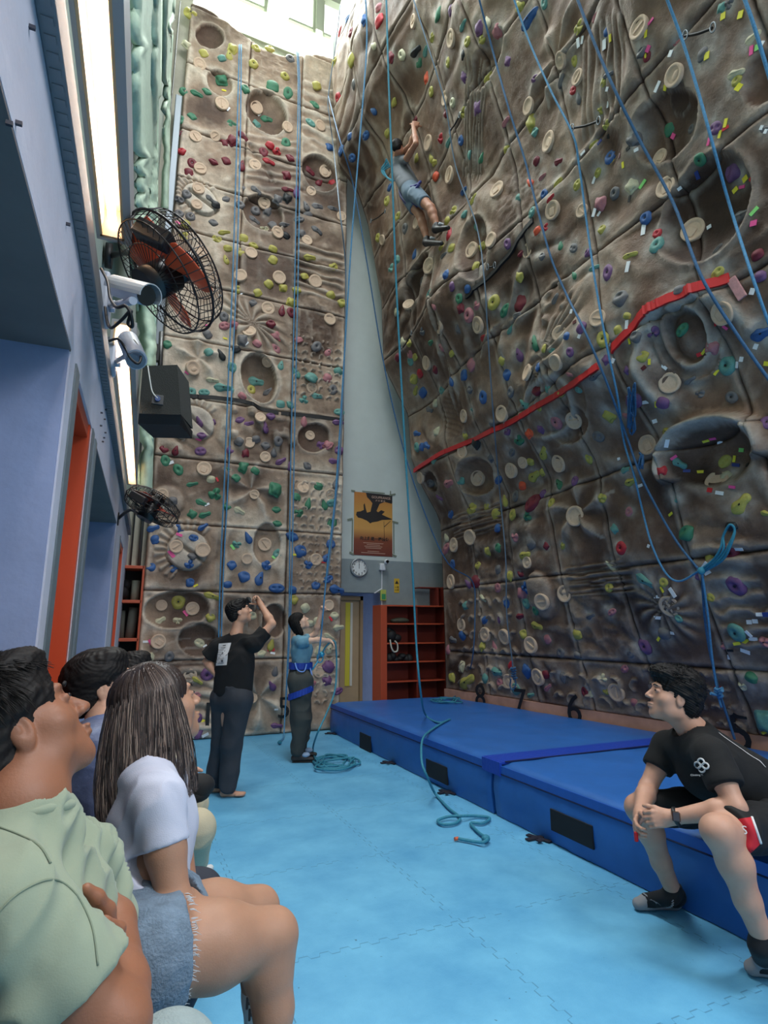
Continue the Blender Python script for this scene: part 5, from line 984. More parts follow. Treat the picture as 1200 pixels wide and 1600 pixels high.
# quickdraws on the wall
def draw(p0,p1,label):
    b=MB(); pts=ropepts([(p0[0],p0[1],'w'),((p0[0]+p1[0])/2,(p0[1]+p1[1])/2+2,'w'),(p1[0],p1[1],'w')],5,.02); r=empty('quickdraw',pts[0],label,'quickdraw','quickdraws clipped to the wall')
    b.tube([Vector(p) for p in pts],.011,6); b.build('sling',CB,r)
    for q in (pts[0],pts[-1]):
        c=Vector(q)+Vector((-.01,-.01,-.01)); m=MB(); ring=[c+Vector((0,.022*math.cos(a)*1.0,.04*math.sin(a))) for a in np.linspace(0,6.2832,13)[:-1]]; m.tube(ring,.005,6,closed=True); m.build('carabiner',STL,r)
draw((894,200),(935,189),'black quickdraw beside the yellow hold, centre top of the overhang')
draw((1070,56),(1113,44),'black quickdraw near the top right of the overhang')
draw((703,205),(718,180),'black quickdraw right of the climber\'s hands')
draw((580,345),(602,330),'black quickdraw at the edge of the overhang left of the climber\'s hips')
draw((762,417),(773,414),'small quickdraw hanging on the black strap')
draw((643,520),(628,545),'quickdraw low on the overhang edge beside the long blue rope')
# pink tag beside the red tape
P,N=settle([(1153,450)],False); R=orient(N[0],.25).to_4x4(); M=Matrix.Translation(Vector(P[0]+N[0]*.02))@R; b=MB(); b.box((-.035,-.10,-.01),(.035,.09,.01),.006,M); o=b.build('pink_brush_bag',mat('pink_bag',srgb(206,150,150),.7,noise=.3,nscale=30)); meta(o,'small pale pink cloth tag hanging at the right end of the red tape','cloth tag')
# ------------------------------------------------------------------ bodies: smooth implicit shapes meshed into one continuous surface
def nrm(v): v=np.asarray(v,float); return v/(np.linalg.norm(v)+1e-12)
class SDF:
    def __init__(s,lo,hi,res):
        s.lo=np.array(lo,float); s.res=res; s.n=np.ceil((np.array(hi)-s.lo)/res).astype(int)+1; s.D=np.full(s.n,.5,np.float32)
    def sub(s,lo,hi):
        a=np.clip(np.floor((np.array(lo)-s.lo)/s.res).astype(int),0,s.n); b=np.clip(np.ceil((np.array(hi)-s.lo)/s.res).astype(int)+1,0,s.n)
        if (b<=a).any(): return None
        g=[(s.lo[i]+np.arange(a[i],b[i])*s.res).astype(np.float32) for i in range(3)]
        return (slice(a[0],b[0]),slice(a[1],b[1]),slice(a[2],b[2])),(g[0][:,None,None],g[1][None,:,None],g[2][None,None,:])
    def comb(s,sl,d,k,mode='u'):
        A=s.D[sl]
        if mode=='u': h=np.clip(.5+.5*(A-d)/k,0,1); s.D[sl]=A*(1-h)+d*h-k*h*(1-h)
        elif mode=='s': h=np.clip(.5-.5*(A+d)/k,0,1); s.D[sl]=A*(1-h)-d*h+k*h*(1-h)
    def cap(s,a,b,ra,rb=None,k=.02,side=None,w=1.0,mode='u'):
        rb=ra if rb is None else rb; a=np.array(a,float);b=np.array(b,float); m=max(ra,rb)*max(w,1)+k+s.res*2
        q=s.sub(np.minimum(a,b)-m,np.maximum(a,b)+m)
        if q is None: return s
        sl,(X,Y,Z)=q; px,py,pz=X-a[0],Y-a[1],Z-a[2]; ba=b-a
        if side is not None:
            sd=nrm(side); t=(px*sd[0]+py*sd[1]+pz*sd[2])*(1-1/w); px=px-sd[0]*t;py=py-sd[1]*t;pz=pz-sd[2]*t; ba=ba-sd*(ba@sd)*(1-1/w)
        h=np.clip((px*ba[0]+py*ba[1]+pz*ba[2])/max(ba@ba,1e-9),0,1); d=np.sqrt((px-ba[0]*h)**2+(py-ba[1]*h)**2+(pz-ba[2]*h)**2)-(ra+(rb-ra)*h)
        s.comb(sl,d.astype(np.float32),k,mode); return s
    def chain(s,pts,rs,k=.015,side=None,w=1.0):
        for i in range(len(pts)-1): s.cap(pts[i],pts[i+1],rs[i],rs[i+1],k,side,w)
        return s
    def ell(s,c,rad,R=None,k=.02,mode='u'):
        c=np.array(c,float); m=max(rad)+k+s.res*2; q=s.sub(c-m,c+m)
        if q is None: return s
        sl,(X,Y,Z)=q; px,py,pz=X-c[0],Y-c[1],Z-c[2]
        if R is not None: px,py,pz=[px*R[i][0]+py*R[i][1]+pz*R[i][2] for i in range(3)]
        k0=np.sqrt((px/rad[0])**2+(py/rad[1])**2+(pz/rad[2])**2)+1e-9; k1=np.sqrt((px/rad[0]**2)**2+(py/rad[1]**2)**2+(pz/rad[2]**2)**2)+1e-9
        s.comb(sl,(k0*(k0-1)/k1).astype(np.float32),k,mode); return s
    def cut(s,p,n,R,k=.004):
        """remove what lies beyond plane (p,n), only within R of p"""
        p=np.array(p,float);n=nrm(n); q=s.sub(p-R,p+R)
        if q is None: return s
        sl,(X,Y,Z)=q; pl=(X-p[0])*n[0]+(Y-p[1])*n[1]+(Z-p[2])*n[2]; r=np.sqrt((X-p[0])**2+(Y-p[1])**2+(Z-p[2])**2); A=s.D[sl]; s.D[sl]=np.where(r<R,np.maximum(A,pl),A); return s
    def mesh(s):
        D=s.D; I=D<0; nx,ny,nz=D.shape
        c=np.zeros((nx-1,ny-1,nz-1),np.uint8)
        for i in (0,1):
            for j in (0,1):
                for k in (0,1): c+=I[i:nx-1+i,j:ny-1+j,k:nz-1+k]
        act=(c>0)&(c<8); ii=np.argwhere(act); idx=-np.ones(act.shape,np.int64); idx[act]=np.arange(len(ii)); P=np.zeros((len(ii),3)); W_=np.zeros(len(ii))
        cor=[(i,j,k) for i in(0,1) for j in (0,1) for k in (0,1)]; val={q:D[ii[:,0]+q[0],ii[:,1]+q[1],ii[:,2]+q[2]] for q in cor}
        for a in cor:
            for ax in range(3):
                if a[ax]==0:
                    b=list(a);b[ax]=1;b=tuple(b); va,vb=val[a],val[b]; m=(va<0)!=(vb<0); t=np.where(m,va/(va-vb+1e-12),0)
                    for q in range(3): P[:,q]+=np.where(m,a[q]+(t if q==ax else 0),0)
                    W_+=m
        V=s.lo+(ii+P/W_[:,None])*s.res; Q=[]
        for ax in range(3):
            o1,o2=[(1,2),(2,0),(0,1)][ax]
            sA=[slice(None)]*3;sB=[slice(None)]*3; sA[ax]=slice(0,-1);sB[ax]=slice(1,None); e=I[tuple(sA)]!=I[tuple(sB)]; neg=I[tuple(sA)]
            p=np.argwhere(e); p=p[(p[:,o1]>0)&(p[:,o2]>0)&(p[:,o1]<D.shape[o1]-1)&(p[:,o2]<D.shape[o2]-1)]
            if not len(p): continue
            d1=np.zeros(3,int);d1[o1]=1;d2=np.zeros(3,int);d2[o2]=1; g=lambda q: idx[q[:,0],q[:,1],q[:,2]]
            q4=np.stack([g(p-d1-d2),g(p-d2),g(p),g(p-d1)],1); f=neg[p[:,0],p[:,1],p[:,2]]; q4[~f]=q4[~f][:,::-1]; Q.append(q4[(q4>=0).all(1)])
        return V,np.concatenate(Q)
def vnormals(V,Q):
    n=np.cross(V[Q[:,2]]-V[Q[:,0]],V[Q[:,3]]-V[Q[:,1]]); N=np.zeros_like(V)
    for k in range(4): np.add.at(N,Q[:,k],n)
    return N/(np.linalg.norm(N,axis=1)[:,None]+1e-12)
def relax(V,Q,it=1):
    for _ in range(it):
        S=np.zeros_like(V);c=np.zeros(len(V))
        for a,b in ((0,1),(1,2),(2,3),(3,0)):
            np.add.at(S,Q[:,a],V[Q[:,b]]);np.add.at(S,Q[:,b],V[Q[:,a]]); np.add.at(c,Q[:,a],1);np.add.at(c,Q[:,b],1)
        V=V*.5+.5*S/c[:,None]
    return V
def n3(P,f,seed=0):
    r=np.random.RandomState(seed); s=0
    for i in range(5):
        d=r.randn(3)*f*(1+.35*i); s=s+np.sin(P@d+r.rand()*6.28+1.3*np.sin(P@(r.randn(3)*f*.6)+r.rand()*6))
    return s/5
def folds(V,Q,amp,f,seed=0,stretch=None):
    N=vnormals(V,Q); P=V
    if stretch is not None: a=nrm(stretch[0]); P=V-np.outer((V@a),a)*(1-stretch[1])
    n=n3(P,f,seed); r=(1-np.abs(n)*2.2); r=np.clip(r,-.6,1); m=np.clip(n3(V,f*.35,seed+7)*1.4+.5,0,1)
    return V+N*(amp*(r-.2)*m)[:,None]
def bake(name,S,m,parent,sm=1,fold=None,extra=None):
    V,Q=S.mesh(); V=relax(V,Q,sm)
    if fold: V=folds(V,Q,*fold)
    parts=[(V,Q)]+(extra or []); VV=[];QQ=[];n=0
    for v,q in parts: VV.append(v);QQ.append(q+n);n+=len(v)
    me=npmesh(name,np.concatenate(VV),np.concatenate(QQ)); return link(name,me,m,parent)
def fr(f,u):
    f=nrm(f);r=nrm(np.cross(f,u));u=np.cross(r,f); return np.array([r,f,u])   # rows: right, forward, up
def L2W(c,R,p,s=1): return np.array(c)+np.array(p)@R*s
SKIN={}
def skin(name,c): return mat('skin_'+name,srgb(*c),.5,noise=.10,nscale=16,sss=.15,spec=.4,bump=.08,bscale=260)
HAIR=lambda n,c,c2: mat('hair_'+n,srgb(*c),.6,col2=srgb(*c2),nscale=60,spec=.25)
def head(S,c,R,s=1.0,neckbase=None,nr=.055,fem=False):
    w=lambda *p: L2W(c,R,p,s); E=lambda p,r,k=.012,mode='u': S.ell(w(*p),[x*s for x in r],R,k*s,mode)
    E((0,-.015,.035),(.074,.094,.084)); E((0,.022,-.012),(.064,.072,.078),.02); E((0,.040,-.070),(.046 if not fem else .040,.046,.038),.025); E((0,.070,-.092),(.020,.018,.018),.025)
    for q in (-1,1):
        E((q*.048,.045,-.022),(.022,.028,.026),.02); E((q*.052,.012,-.062),(.016,.038,.028),.02)
    E((0,.080,.034),(.044,.016,.011),.014)
    for q in (-1,1): E((q*.031,.100,.012),(.017,.013,.010),.010,'s'); E((q*.030,.083,.010),(.0125,.011,.0085),.004)
    S.cap(w(0,.086,.020),w(0,.112,-.020),.0075*s,.0105*s,.012*s); 
    for q in (-1,1): E((q*.012,.101,-.024),(.0085,.010,.0075),.006)
    E((0,.094,-.052),(.021,.011,.0058),.006); E((0,.091,-.063),(.019,.011,.0068),.006); E((0,.106,-.0575),(.022,.006,.0014),.002,'s')
    for q in (-1,1):
        E((q*.073,-.006,-.004),(.008,.019,.031),.006); E((q*.082,-.002,.000),(.006,.010,.018),.005,'s'); E((q*.077,-.008,-.0),(.004,.004,.008),.003)
    if neckbase is not None: S.cap(w(0,-.018,-.055),neckbase,nr*s*.96,nr*1.08,.03)
def eyes(c,R,s,parent,browc=None,look=(0,1,.1)):
    for q in (-1,1):
        b=MB(); M=Matrix([[*R[:,0],],[*R[:,1]],[*R[:,2]]])
        M=Matrix(np.array(R).T.tolist()); b.ell(L2W(c,R,(q*.030,.0905,.0105),s),(.0095*s,.0052*s,.0042*s),M,12); o=b.build('eye',mat('eye_dark',srgb(36,26,22),.15),parent)
        p=[L2W(c,R,(q*x,y,z),s) for x,y,z in ((.014,.0985,.030),(.028,.0985,.0345),(.043,.090,.031))]
        b=MB(); b.tube([Vector(v) for v in smoothpath(p,4)],[.0018*s+.0012*s*math.sin(i/8*3.14) for i in range(9)],6); b.build('eyebrow',browc or mat('brow_dark',srgb(26,22,22),.8),parent)
def hairshell(c,R,s,name,m,parent,style='short',res=.004,seed=0,amp=.004,length=.16,tail=None):
    lo=np.array(c)-.16*s; hi=np.array(c)+.16*s
    if style in('bob','long'): lo=np.array(c)-(.2*s if style=='bob' else .2*s); lo[2]-=length
    if tail is not None: lo=np.minimum(lo,np.min(tail,axis=0)-.08); hi=np.maximum(hi,np.max(tail,axis=0)+.08)
    S=SDF(lo,hi,res); w=lambda *p: L2W(c,R,p,s); E=lambda p,r,k=.012,mode='u': S.ell(w(*p),[x*s for x in r],R,k*s,mode)
    E((0,-.020,.045),(.086,.105,.090)); E((0,-.055,-.010),(.074,.062,.070),.02) if style!='long' else E((0,-.045,-.010),(.074,.055,.070),.02)
    if style=='short': E((0,.035,.095),(.066,.062,.036),.02)
    if style=='spiky': E((0,.045,.092),(.072,.066,.042),.02); E((0,-.03,.085),(.08,.08,.055),.02)
    if style=='flat': E((0,.03,.088),(.066,.056,.036),.02)
    if style=='bob':
        for q in (-1,1): S.cap(w(q*.062,-.035,.0),w(q*.066,-.05,-.13),.036*s,.030*s,.03)
        S.cap(w(0,-.075,0),w(0,-.085,-.13),.05*s,.042*s,.03,R[0],1.3)
    if style=='long' and tail is not None:
        for i in range(len(tail)-1): S.cap(tail[i],tail[i+1],.048*(1-.14*i),.044*(1-.14*i),.03,R[0],1.3)
        E((0,.125,.045),(.075,.050,.075),.015,'s')
    # open the face and the ears
    E((0,.105,-.035),(.064,.078,.092),.008,'s'); E((0,.06,-.11),(.10,.09,.06),.01,'s') if style not in('bob','long') else None
    if style in('short','spiky','flat'):
        for q in (-1,1): E((q*.090,.006,-.030),(.030,.036,.052),.006,'s'); E((q*.080,.058,.0),(.024,.044,.044),.008,'s')
        E((0,-.06,-.115),(.12,.10,.045),.01,'s')
    V,Q=S.mesh(); V=relax(V,Q,1); N=vnormals(V,Q)
    L=(V-np.array(c))@np.array(R).T/s; an=np.arctan2(L[:,0],L[:,1]+.0); 
    if style in('bob','long'): g=np.sin(an*34+3*np.sin(L[:,2]*11)+L[:,2]*9)*.55+np.sin(an*71+L[:,2]*17)*.45
    else: g=n3(L*np.array([1.6,.5,1]),150,seed)*1.3
    V=V+N*(amp*g)[:,None]; me=npmesh(name,V,Q); return link(name,me,m,parent),V,N,L
def strands(name,m,parent,roots,paths,r=.0009,n=None):
    """many thin hair locks as one mesh of three-sided tubes"""
    V=[];Q=[];b=0
    for P in paths:
        P=np.asarray(P,float); k=len(P); T=np.gradient(P,axis=0); T/=np.linalg.norm(T,axis=1)[:,None]+1e-9; x=np.cross(T,[.3,.2,.9]); x/=np.linalg.norm(x,axis=1)[:,None]+1e-9; y=np.cross(T,x)
        rad=r*np.sin(np.linspace(.5,3.0,k))[:,None]+.0002
        for a in (0,2.094,4.189): V.append(P+(x*math.cos(a)+y*math.sin(a))*rad)
        i=np.arange(k-1)
        for q in range(3): a0=b+q*k+i; b0=b+((q+1)%3)*k+i; Q.append(np.stack([a0,b0,b0+1,a0+1],1))
        b+=3*k
    me=npmesh(name,np.concatenate(V),np.concatenate(Q)); return link(name,me,m,parent)
def hand(S,wrist,dir,palm_n,size=1.0,curl=.3,spread=.12,thumb=1,curls=None,thumb_dir=None,side=1):
    """palm + four fingers + thumb. dir: wrist->knuckles, palm_n: direction the palm faces, side: +1 thumb on (dir x palm_n) side"""
    d=nrm(dir); n=nrm(palm_n); n=nrm(n-d*(n@d)); x=np.cross(d,n)*side; s=size; W_=np.array(wrist,float)
    pc=W_+d*.045*s; S.ell(pc,(.040*s,.050*s,.0155*s),np.array([x,d,n]),.012*s); S.cap(W_-d*.01,W_+d*.02*s,.025*s,.024*s,.02,x,1.15)
    for i,(o,l) in enumerate(((.030,.072),(.010,.080),(-.010,.074),(-.028,.058))):
        c=(curls[i] if curls else curl); base=W_+d*.082*s+x*o*s-d*abs(o)*.10*s; a=c*1.1; di=nrm(d+x*(o/.03)*spread); r=.0092*s if i<3 else .0082*s; p=base-di*.02*s; pts=[p,base]
        q=base
        for j,f in enumerate((.45,.31,.24)):
            v=di*math.cos(a)+n*math.sin(a); q=q+v*l*f*s; pts.append(q); a+=c*1.25
        S.chain(pts,[r*1.15,r*1.1,r,r*.92,r*.80],.005*s)
    if thumb:
        b0=W_+d*.022*s+x*.024*s+n*.006*s; t1=nrm(d*.62+x*.72+n*.35) if thumb_dir is None else nrm(thumb_dir); b1=b0+t1*.044*s; t2=nrm(t1*.7+d*.45+n*(.25+curl*.5)); b2=b1+t2*.032*s; b3=b2+nrm(t2+n*.2)*.024*s
        S.chain([b0,b1,b2,b3],[.015*s,.0115*s,.0105*s,.0085*s],.008*s)
def arm(S,sh,el,wr,r=(.048,.040,.036,.041,.026),k=.02):
    sh,el,wr=map(lambda v:np.array(v,float),(sh,el,wr)); m=sh*.5+el*.5; S.chain([sh,m,el],[r[0],r[1]*1.05,r[2]],k); f=el*.72+wr*.28; S.chain([el,f,wr],[r[2],r[3],r[4]],k)
def leg(S,hip,kn,an,r=(.085,.070,.052,.057,.036),k=.03,back=None):
    hip,kn,an=map(lambda v:np.array(v,float),(hip,kn,an)); m=hip*.5+kn*.5; S.chain([hip,m,kn],[r[0],r[1],r[2]],k); f=kn*.70+an*.30
    if back is not None: f=f+np.array(back)*.012
    S.chain([kn,f,kn*.35+an*.65,an],[r[2]*.96,r[3],r[4]*1.18,r[4]],k)
def foot(S,an,toe,r=.036,h=None,side=None,w=1.25,k=.02):
    an=np.array(an,float);toe=np.array(toe,float); d=nrm(toe-an); hd=nrm([d[0],d[1],0]); heel=np.array([an[0],an[1],toe[2]])-hd*.035; sd=np.cross(hd,[0,0,1])
    S.cap(an,heel+[0,0,.012],r,r*.85,k); S.cap(heel+[0,0,.008],toe,r*.80,r*.55,k,sd,w); S.cap(an,toe-hd*.09+[0,0,.01],r*.85,r*.6,k,sd,w*.9)
def toes(S,toe,hd,r=.011):
    sd=np.cross(hd,[0,0,1.])
    for i in range(5): 
        o=(i-2)*.018; p=np.array(toe)+sd*o-hd*abs(i-1)*.008; S.cap(p-hd*.03,p+hd*.015,r*(1.3 if i==0 else .95),r*(1.2 if i==0 else .85),.006)
def bounds(pts,m): P=np.array(pts,float); return P.min(0)-m,P.max(0)+m
# ------------------------------------------------------------------ people
RV=np.array([math.cos(YAW),-math.sin(YAW),0]); FV=np.array([math.sin(YAW),math.cos(YAW),0]); UZ=np.array([0,0,1.])
def ath(px,py,hy): d=ray(px,py); return O+d*hy/(d@FV)
def mixv(a,b,t): return np.array(a)*(1-t)+np.array(b)*t
def dirv(r,f,u): return nrm(RV*r+FV*f+UZ*u)
BRK=mat('hair_black_strands',srgb(17,15,15),.5,spec=.3); BLKHAIR=HAIR('black',(15,13,14),(24,21,21))
def vb(c):
    n=nrm(O-np.array(c)); e1=nrm(np.cross(UZ,n)); return n,e1,np.cross(n,e1)
def side_of(f): return nrm(np.cross(f,UZ))
def shirt_torso(S,pel,chest,neck,shl,shr,fw,w1=.125,w2=.135,wid=1.38,k=.04,shr_r=.062):
    sd=nrm(np.array(shr)-np.array(shl)); S.cap(pel,chest,w1,w2,k,sd,wid); S.cap(mixv(chest,neck,.35),mixv(chest,neck,.75),w2*.85,.075,k,sd,1.5)
    S.cap(shl,mixv(shl,neck,.6),shr_r,.052,.035); S.cap(shr,mixv(shr,neck,.6),shr_r,.052,.035); S.cap(shl,shr,shr_r*.9,shr_r*.9,.04)
# ---- 1. standing man in the black T-shirt (seen from behind)
def man_standing():
    hy=5.62; p=lambda x,y,d=0: ath(x,y,hy+d); root=empty('person',p(350,1243),'person standing barefoot in black T-shirt and dark trousers, back to us, right hand raised','person')
    SK=skin('tan',(206,158,132)); hc=p(374,957,.02); R=fr(dirv(.86,.30,.30),nrm(UZ*.95-RV*.3)); nk=p(369,992,0); shl=p(341,1010,.04); shr=p(397,1006,-.06); pel=p(363,1086,0); ch=p(367,1035,0)
    er=p(425,975,.02); wr=p(407,944,.12); el=p(323,1034,.06); wl=p(340,1056,-.02)
    S=SDF(*bounds([hc,nk,shl,shr,er,wr,el,wl,p(340,1243),p(382,1248)],.14),.0045); head(S,hc,R,1.0,nk,.054); S.cap(nk,ch,.055,.1,.03); S.cap(shl,shr,.05,.05,.03)
    arm(S,shr,er,wr); arm(S,shl,el,wl); hand(S,wr,nrm(p(400,932,.15)-wr),dirv(-.6,-.2,.2),.95,1.0,side=-1); hand(S,wl,nrm(p(352,1066,-.14)-wl),dirv(.1,.9,-.2),.9,.5,side=1)
    F=S; anR=p(356,1233,-.02); toeR=p(379,1246,-.02); toeR[2]=.022; anR[2]=.075; foot(F,anR,toeR,.036); toes(F,toeR,nrm((toeR-anR)*[1,1,0])); anL=p(334,1228,.12); anL[2]=.075; toeL=anL+(toeR-anR)*.8; toeL[2]=.02; foot(F,anL,toeL,.034)
    S.cap(ch,pel,.10,.10,.03); S.chain([pel,p(346,1160,.08),anL],[.10,.07,.036],.03); S.chain([pel,p(362,1163,-.02),anR],[.10,.07,.036],.03); bake('body',S,SK,root,1); eyes(hc,R,1,root)
    S=SDF(*bounds([shl,shr,pel,nk],.24),.006); shirt_torso(S,p(364,1078,0),ch,nk,shl,shr,None,.135,.138,1.42,shr_r=.066); S.cap(shr,mixv(shr,er,.60),.070,.070,.03); S.cap(shl,mixv(shl,el,.62)+RV*-.015,.070,.078,.03)
    S.cap(nk-UZ*.02,nk-UZ*.01,.068,.064,.02); S.cut(mixv(shr,er,.62),er-shr,.14); S.cut(mixv(shl,el,.74),el-shl,.14); S.cut(p(365,1088),-UZ,.34); S.cut(nk+UZ*.005+nrm(hc-nk)*.012,nrm(hc-nk),.1)
    bake('t_shirt',S,mat('black_tshirt',srgb(20,20,22),.9,noise=.2,nscale=8,bump=.15,bscale=300),root,1,(.009,16,3))
    # white print high on the back
    b=MB(); c=p(347,1014,-.10); bw_=nrm(shr-shl); 
    P=[]; 
    back=-nrm(np.cross(UZ,bw_)); back=back if back@FV<0 else -back
    c0=mixv(shl,shr,.22)*.0+ (mixv(shl,shr,.30)-UZ*.075)
    n=10; V=[];Q=[]
    for i in range(n+1):
        for j in range(n+1):
            q=c0+bw_*((i/n-.5)*.13)+UZ*((.5-j/n)*.20); V.append(q)
    V=np.array(V); V=project_to(root,'t_shirt',V,back,.003); Q=[(i*(n+1)+j,i*(n+1)+j+1,(i+1)*(n+1)+j+1,(i+1)*(n+1)+j) for i in range(n) for j in range(n)]
    o=link('back_print',npmesh('back_print',V,Q),mat('print_white',srgb(206,206,208),.7),root); o['label']='white square print'
    b=MB()
    for i,(u,v,w,h) in enumerate(((.5,.08,.25,.03),(.5,.16,.5,.02),(.45,.3,.6,.012),(.5,.42,.7,.012),(.45,.54,.6,.012),(.5,.66,.5,.012),(.62,.80,.14,.10),(.5,.93,.5,.02))):
        a=V[int(round(u*n))*(n+1)+int(round(v*n))]; M=frame(a+back*.003,bw_,UZ); b.box((-w*.065,-h*.1,-.001),(w*.065,h*.1,.001),0,M)
    b.build('print_drawing',mat('print_ink',srgb(60,62,70),.7),o)
    S=SDF(*bounds([pel,p(340,1243),p(375,1243)],.26),.007); hl=p(350,1092,.05); hr=p(374,1092,-.04); S.cap(hl,hr,.125,.125,.04); S.cap(p(364,1074),p(364,1092),.13,.14,.03,nrm(hr-hl),1.25); kl=p(346,1160,.08); kr=p(362,1163,-.02)
    S.chain([hl,kl,anL+UZ*.02],[.120,.090,.078],.03); S.chain([hr,kr,anR+UZ*.02],[.122,.094,.080],.03); S.cut(p(364,1070),UZ,.3); S.cut(anL-UZ*.03,-UZ,.14); S.cut(anR-UZ*.035,-UZ,.12)
    bake('trousers',S,mat('charcoal_trousers',srgb(52,56,64),.85,noise=.2,nscale=9,bump=.15,bscale=260),root,1,(.014,11,5,(UZ,.45)))
    hairshell(hc,R,1.0,'hair',BLKHAIR,root,'short',.004,1)
    return root
def project_to(root,part,V,nout,off):
    """lays points on the outside of a part, along -nout"""
    from mathutils.bvhtree import BVHTree
    o=[c for c in root.children if c.name.split('.')[0]==part][0]; me=o.data; M=o.matrix_parent_inverse; rm=parent_matrix(root)@M
    bv=BVHTree.FromPolygons([rm@v.co for v in me.vertices],[tuple(p.vertices) for p in me.polygons]); n=Vector(nout).normalized(); out=[]
    for v in V:
        h=bv.ray_cast(Vector(v)+n*.5,-n,1.0)
        if h[0] is None or (h[0]-Vector(v)).length>.35: h=bv.find_nearest(Vector(v))
        out.append(np.array(h[0]+n*off))
    return np.array(out)
# ---- 2. belayer
def belayer():
    hy=7.05; p=lambda x,y,d=0: ath(x,y,hy+d); root=empty('person',p(468,1187),'person belaying in pale blue T-shirt, dark cargo trousers and blue harness, looking up','person')
    SK=skin('light',(226,184,160)); hc=p(468,972); R=fr(dirv(.86,.12,.50),nrm(UZ*.8-RV*.5)); nk=p(463,996); shl=p(470,1004,.15); shr=p(471,1003,-.15); ch=p(470,1020); pel=p(468,1062)
    er=p(495,1000,-.14); wr=p(514,1001,-.02); el=p(489,1008,.14); wl=p(502,955,.06); el=p(493,990,.14)
    S=SDF(*bounds([hc,shl,shr,wr,wl,el,p(522,1003)],.17),.0045); head(S,hc,R,.95,nk,.046,True); S.cap(nk,ch,.05,.09,.03); S.cap(shl,shr,.045,.045,.03); arm(S,shr,er,wr,(.042,.034,.031,.033,.022)); arm(S,shl,el,wl,(.042,.034,.031,.033,.022))
    hand(S,wr,nrm(p(520,1003,0)-wr),-UZ,.85,1.2,side=-1); hand(S,wl,nrm(p(503,946,.02)-wl+RV*.02),dirv(.4,-.9,0),.85,1.3,side=1)
    bake('body',S,SK,root,1); eyes(hc,R,.95,root)
    S=SDF(*bounds([shl,shr,pel,nk],.2),.006); shirt_torso(S,p(470,1044),ch,nk,shl,shr,None,.105,.112,1.25,shr_r=.056); S.cap(shr,mixv(shr,er,.42),.056,.060,.03); S.cap(shl,mixv(shl,el,.42),.056,.060,.03); S.cap(p(477,1014),p(476,1022),.09,.08,.04)
    S.cut(mixv(shr,er,.5),er-shr,.10); S.cut(p(469,1041),-UZ,.25); S.cut(nk+UZ*.012,nrm(hc-nk),.09)
    bake('t_shirt',S,mat('pale_blue_tshirt',srgb(112,160,182),.85,noise=.15,nscale=9,bump=.15,bscale=300),root,1,(.007,18,3))
    S=SDF(*bounds([p(468,1035),p(468,1187)],.3),.007); hl=p(468,1066,.10); hr=p(467,1066,-.10); S.cap(p(470,1040),p(468,1060),.112,.135,.03,FV,1.15); S.cap(hl,hr,.125,.125,.04); kr=p(470,1122,-.11); kl=p(473,1120,.13); ar=p(465,1172,-.10); al=p(470,1170,.15)
    S.chain([hr,kr,ar],[.125,.108,.075],.03); S.chain([hl,kl,al],[.125,.105,.075],.03); S.cut(p(469,1036),UZ,.3); S.cap(p(476,1063,-.14),p(474,1082,-.14),.10,.09,.03)
    bake('trousers',S,mat('cargo_trousers',srgb(66,70,68),.85,noise=.2,nscale=9,bump=.15,bscale=260),root,1,(.018,11,8))
    HB_=mat('harness_blue',srgb(28,66,170),.6)
    def belt(c,rx,ry,h,tilt=(0,0,0)):
        b=MB(); pts=[]; 
        for a in np.linspace(0,6.2832,29)[:-1]: pts.append(np.array(c)+RV*math.cos(a)*rx+FV*math.sin(a)*ry+UZ*(tilt[0]*math.cos(a)+tilt[1]*math.sin(a)))
        for k in range(28):
            a,b2=pts[k],pts[(k+1)%28]; nn=nrm((a+b2)/2-np.array(c)); b.poly([a-UZ*h/2,b2-UZ*h/2,b2+UZ*h/2,a+UZ*h/2],tuple(nn*.012))
        return b
    belt(p(470,1040),.128,.155,.075).build('harness_belt',HB_,root); belt(p(470,1082,-.11),.135,.13,.07,(.05,0)).build('leg_loop',HB_,root); belt(p(470,1082,.12),.132,.12,.07,(.05,0)).build('leg_loop',HB_,root)
    b=MB(); b.tube([Vector(v) for v in smoothpath([p(483,1040,-.05),p(487,1055,-.13),p(486,1075,-.17)],5)],.010,6); b.tube([Vector(v) for v in smoothpath([p(461,1036,-.16),p(465,1047,-.2),p(475,1049,-.2),p(479,1038,-.16)],5)],.008,6); b.build('gear_loop',mat('gear_loop_blue',srgb(110,150,220),.5),root)
    # belay device and karabiner
    o=MB(); c=p(500,1028,-.02); o.tube([Vector(c+RV*.035*math.cos(a)+UZ*.055*math.sin(a)) for a in np.linspace(0,6.2832,15)[:-1]],.008,6,closed=True); o.ell(p(503,1022,-.02),(.035,.025,.03)); o.tube([p(497,1033,-.02),p(489,1045,-.02),p(483,1050,-.02)],.010); q=o.build('belay_device',mat('belay_cyan',srgb(70,170,206),.3,metal=.4)); meta(q,'cyan belay device and karabiner on the belayer\'s rope','belay device')
    b=MB(); b.tube([Vector(v) for v in smoothpath([p(500,1028,-.02),p(508,1012,-.02),p(517,1003,-.02),p(524,1005,-.03),p(526,1040,-.04),p(523,1080,-.2),p(510,1115,-.35),p(495,1148,-.5)]+[onZ(489,1170,.05),onZ(493,1186,.02),onZ(505,1193,.02),onZ(520,1195,.02)],6)],.010,7); q=b.build('climbing_rope',RPT if 'RPT' in globals() else SK); meta(q,'slack rope from the belayer\'s brake hand down to the coil on the floor','rope')
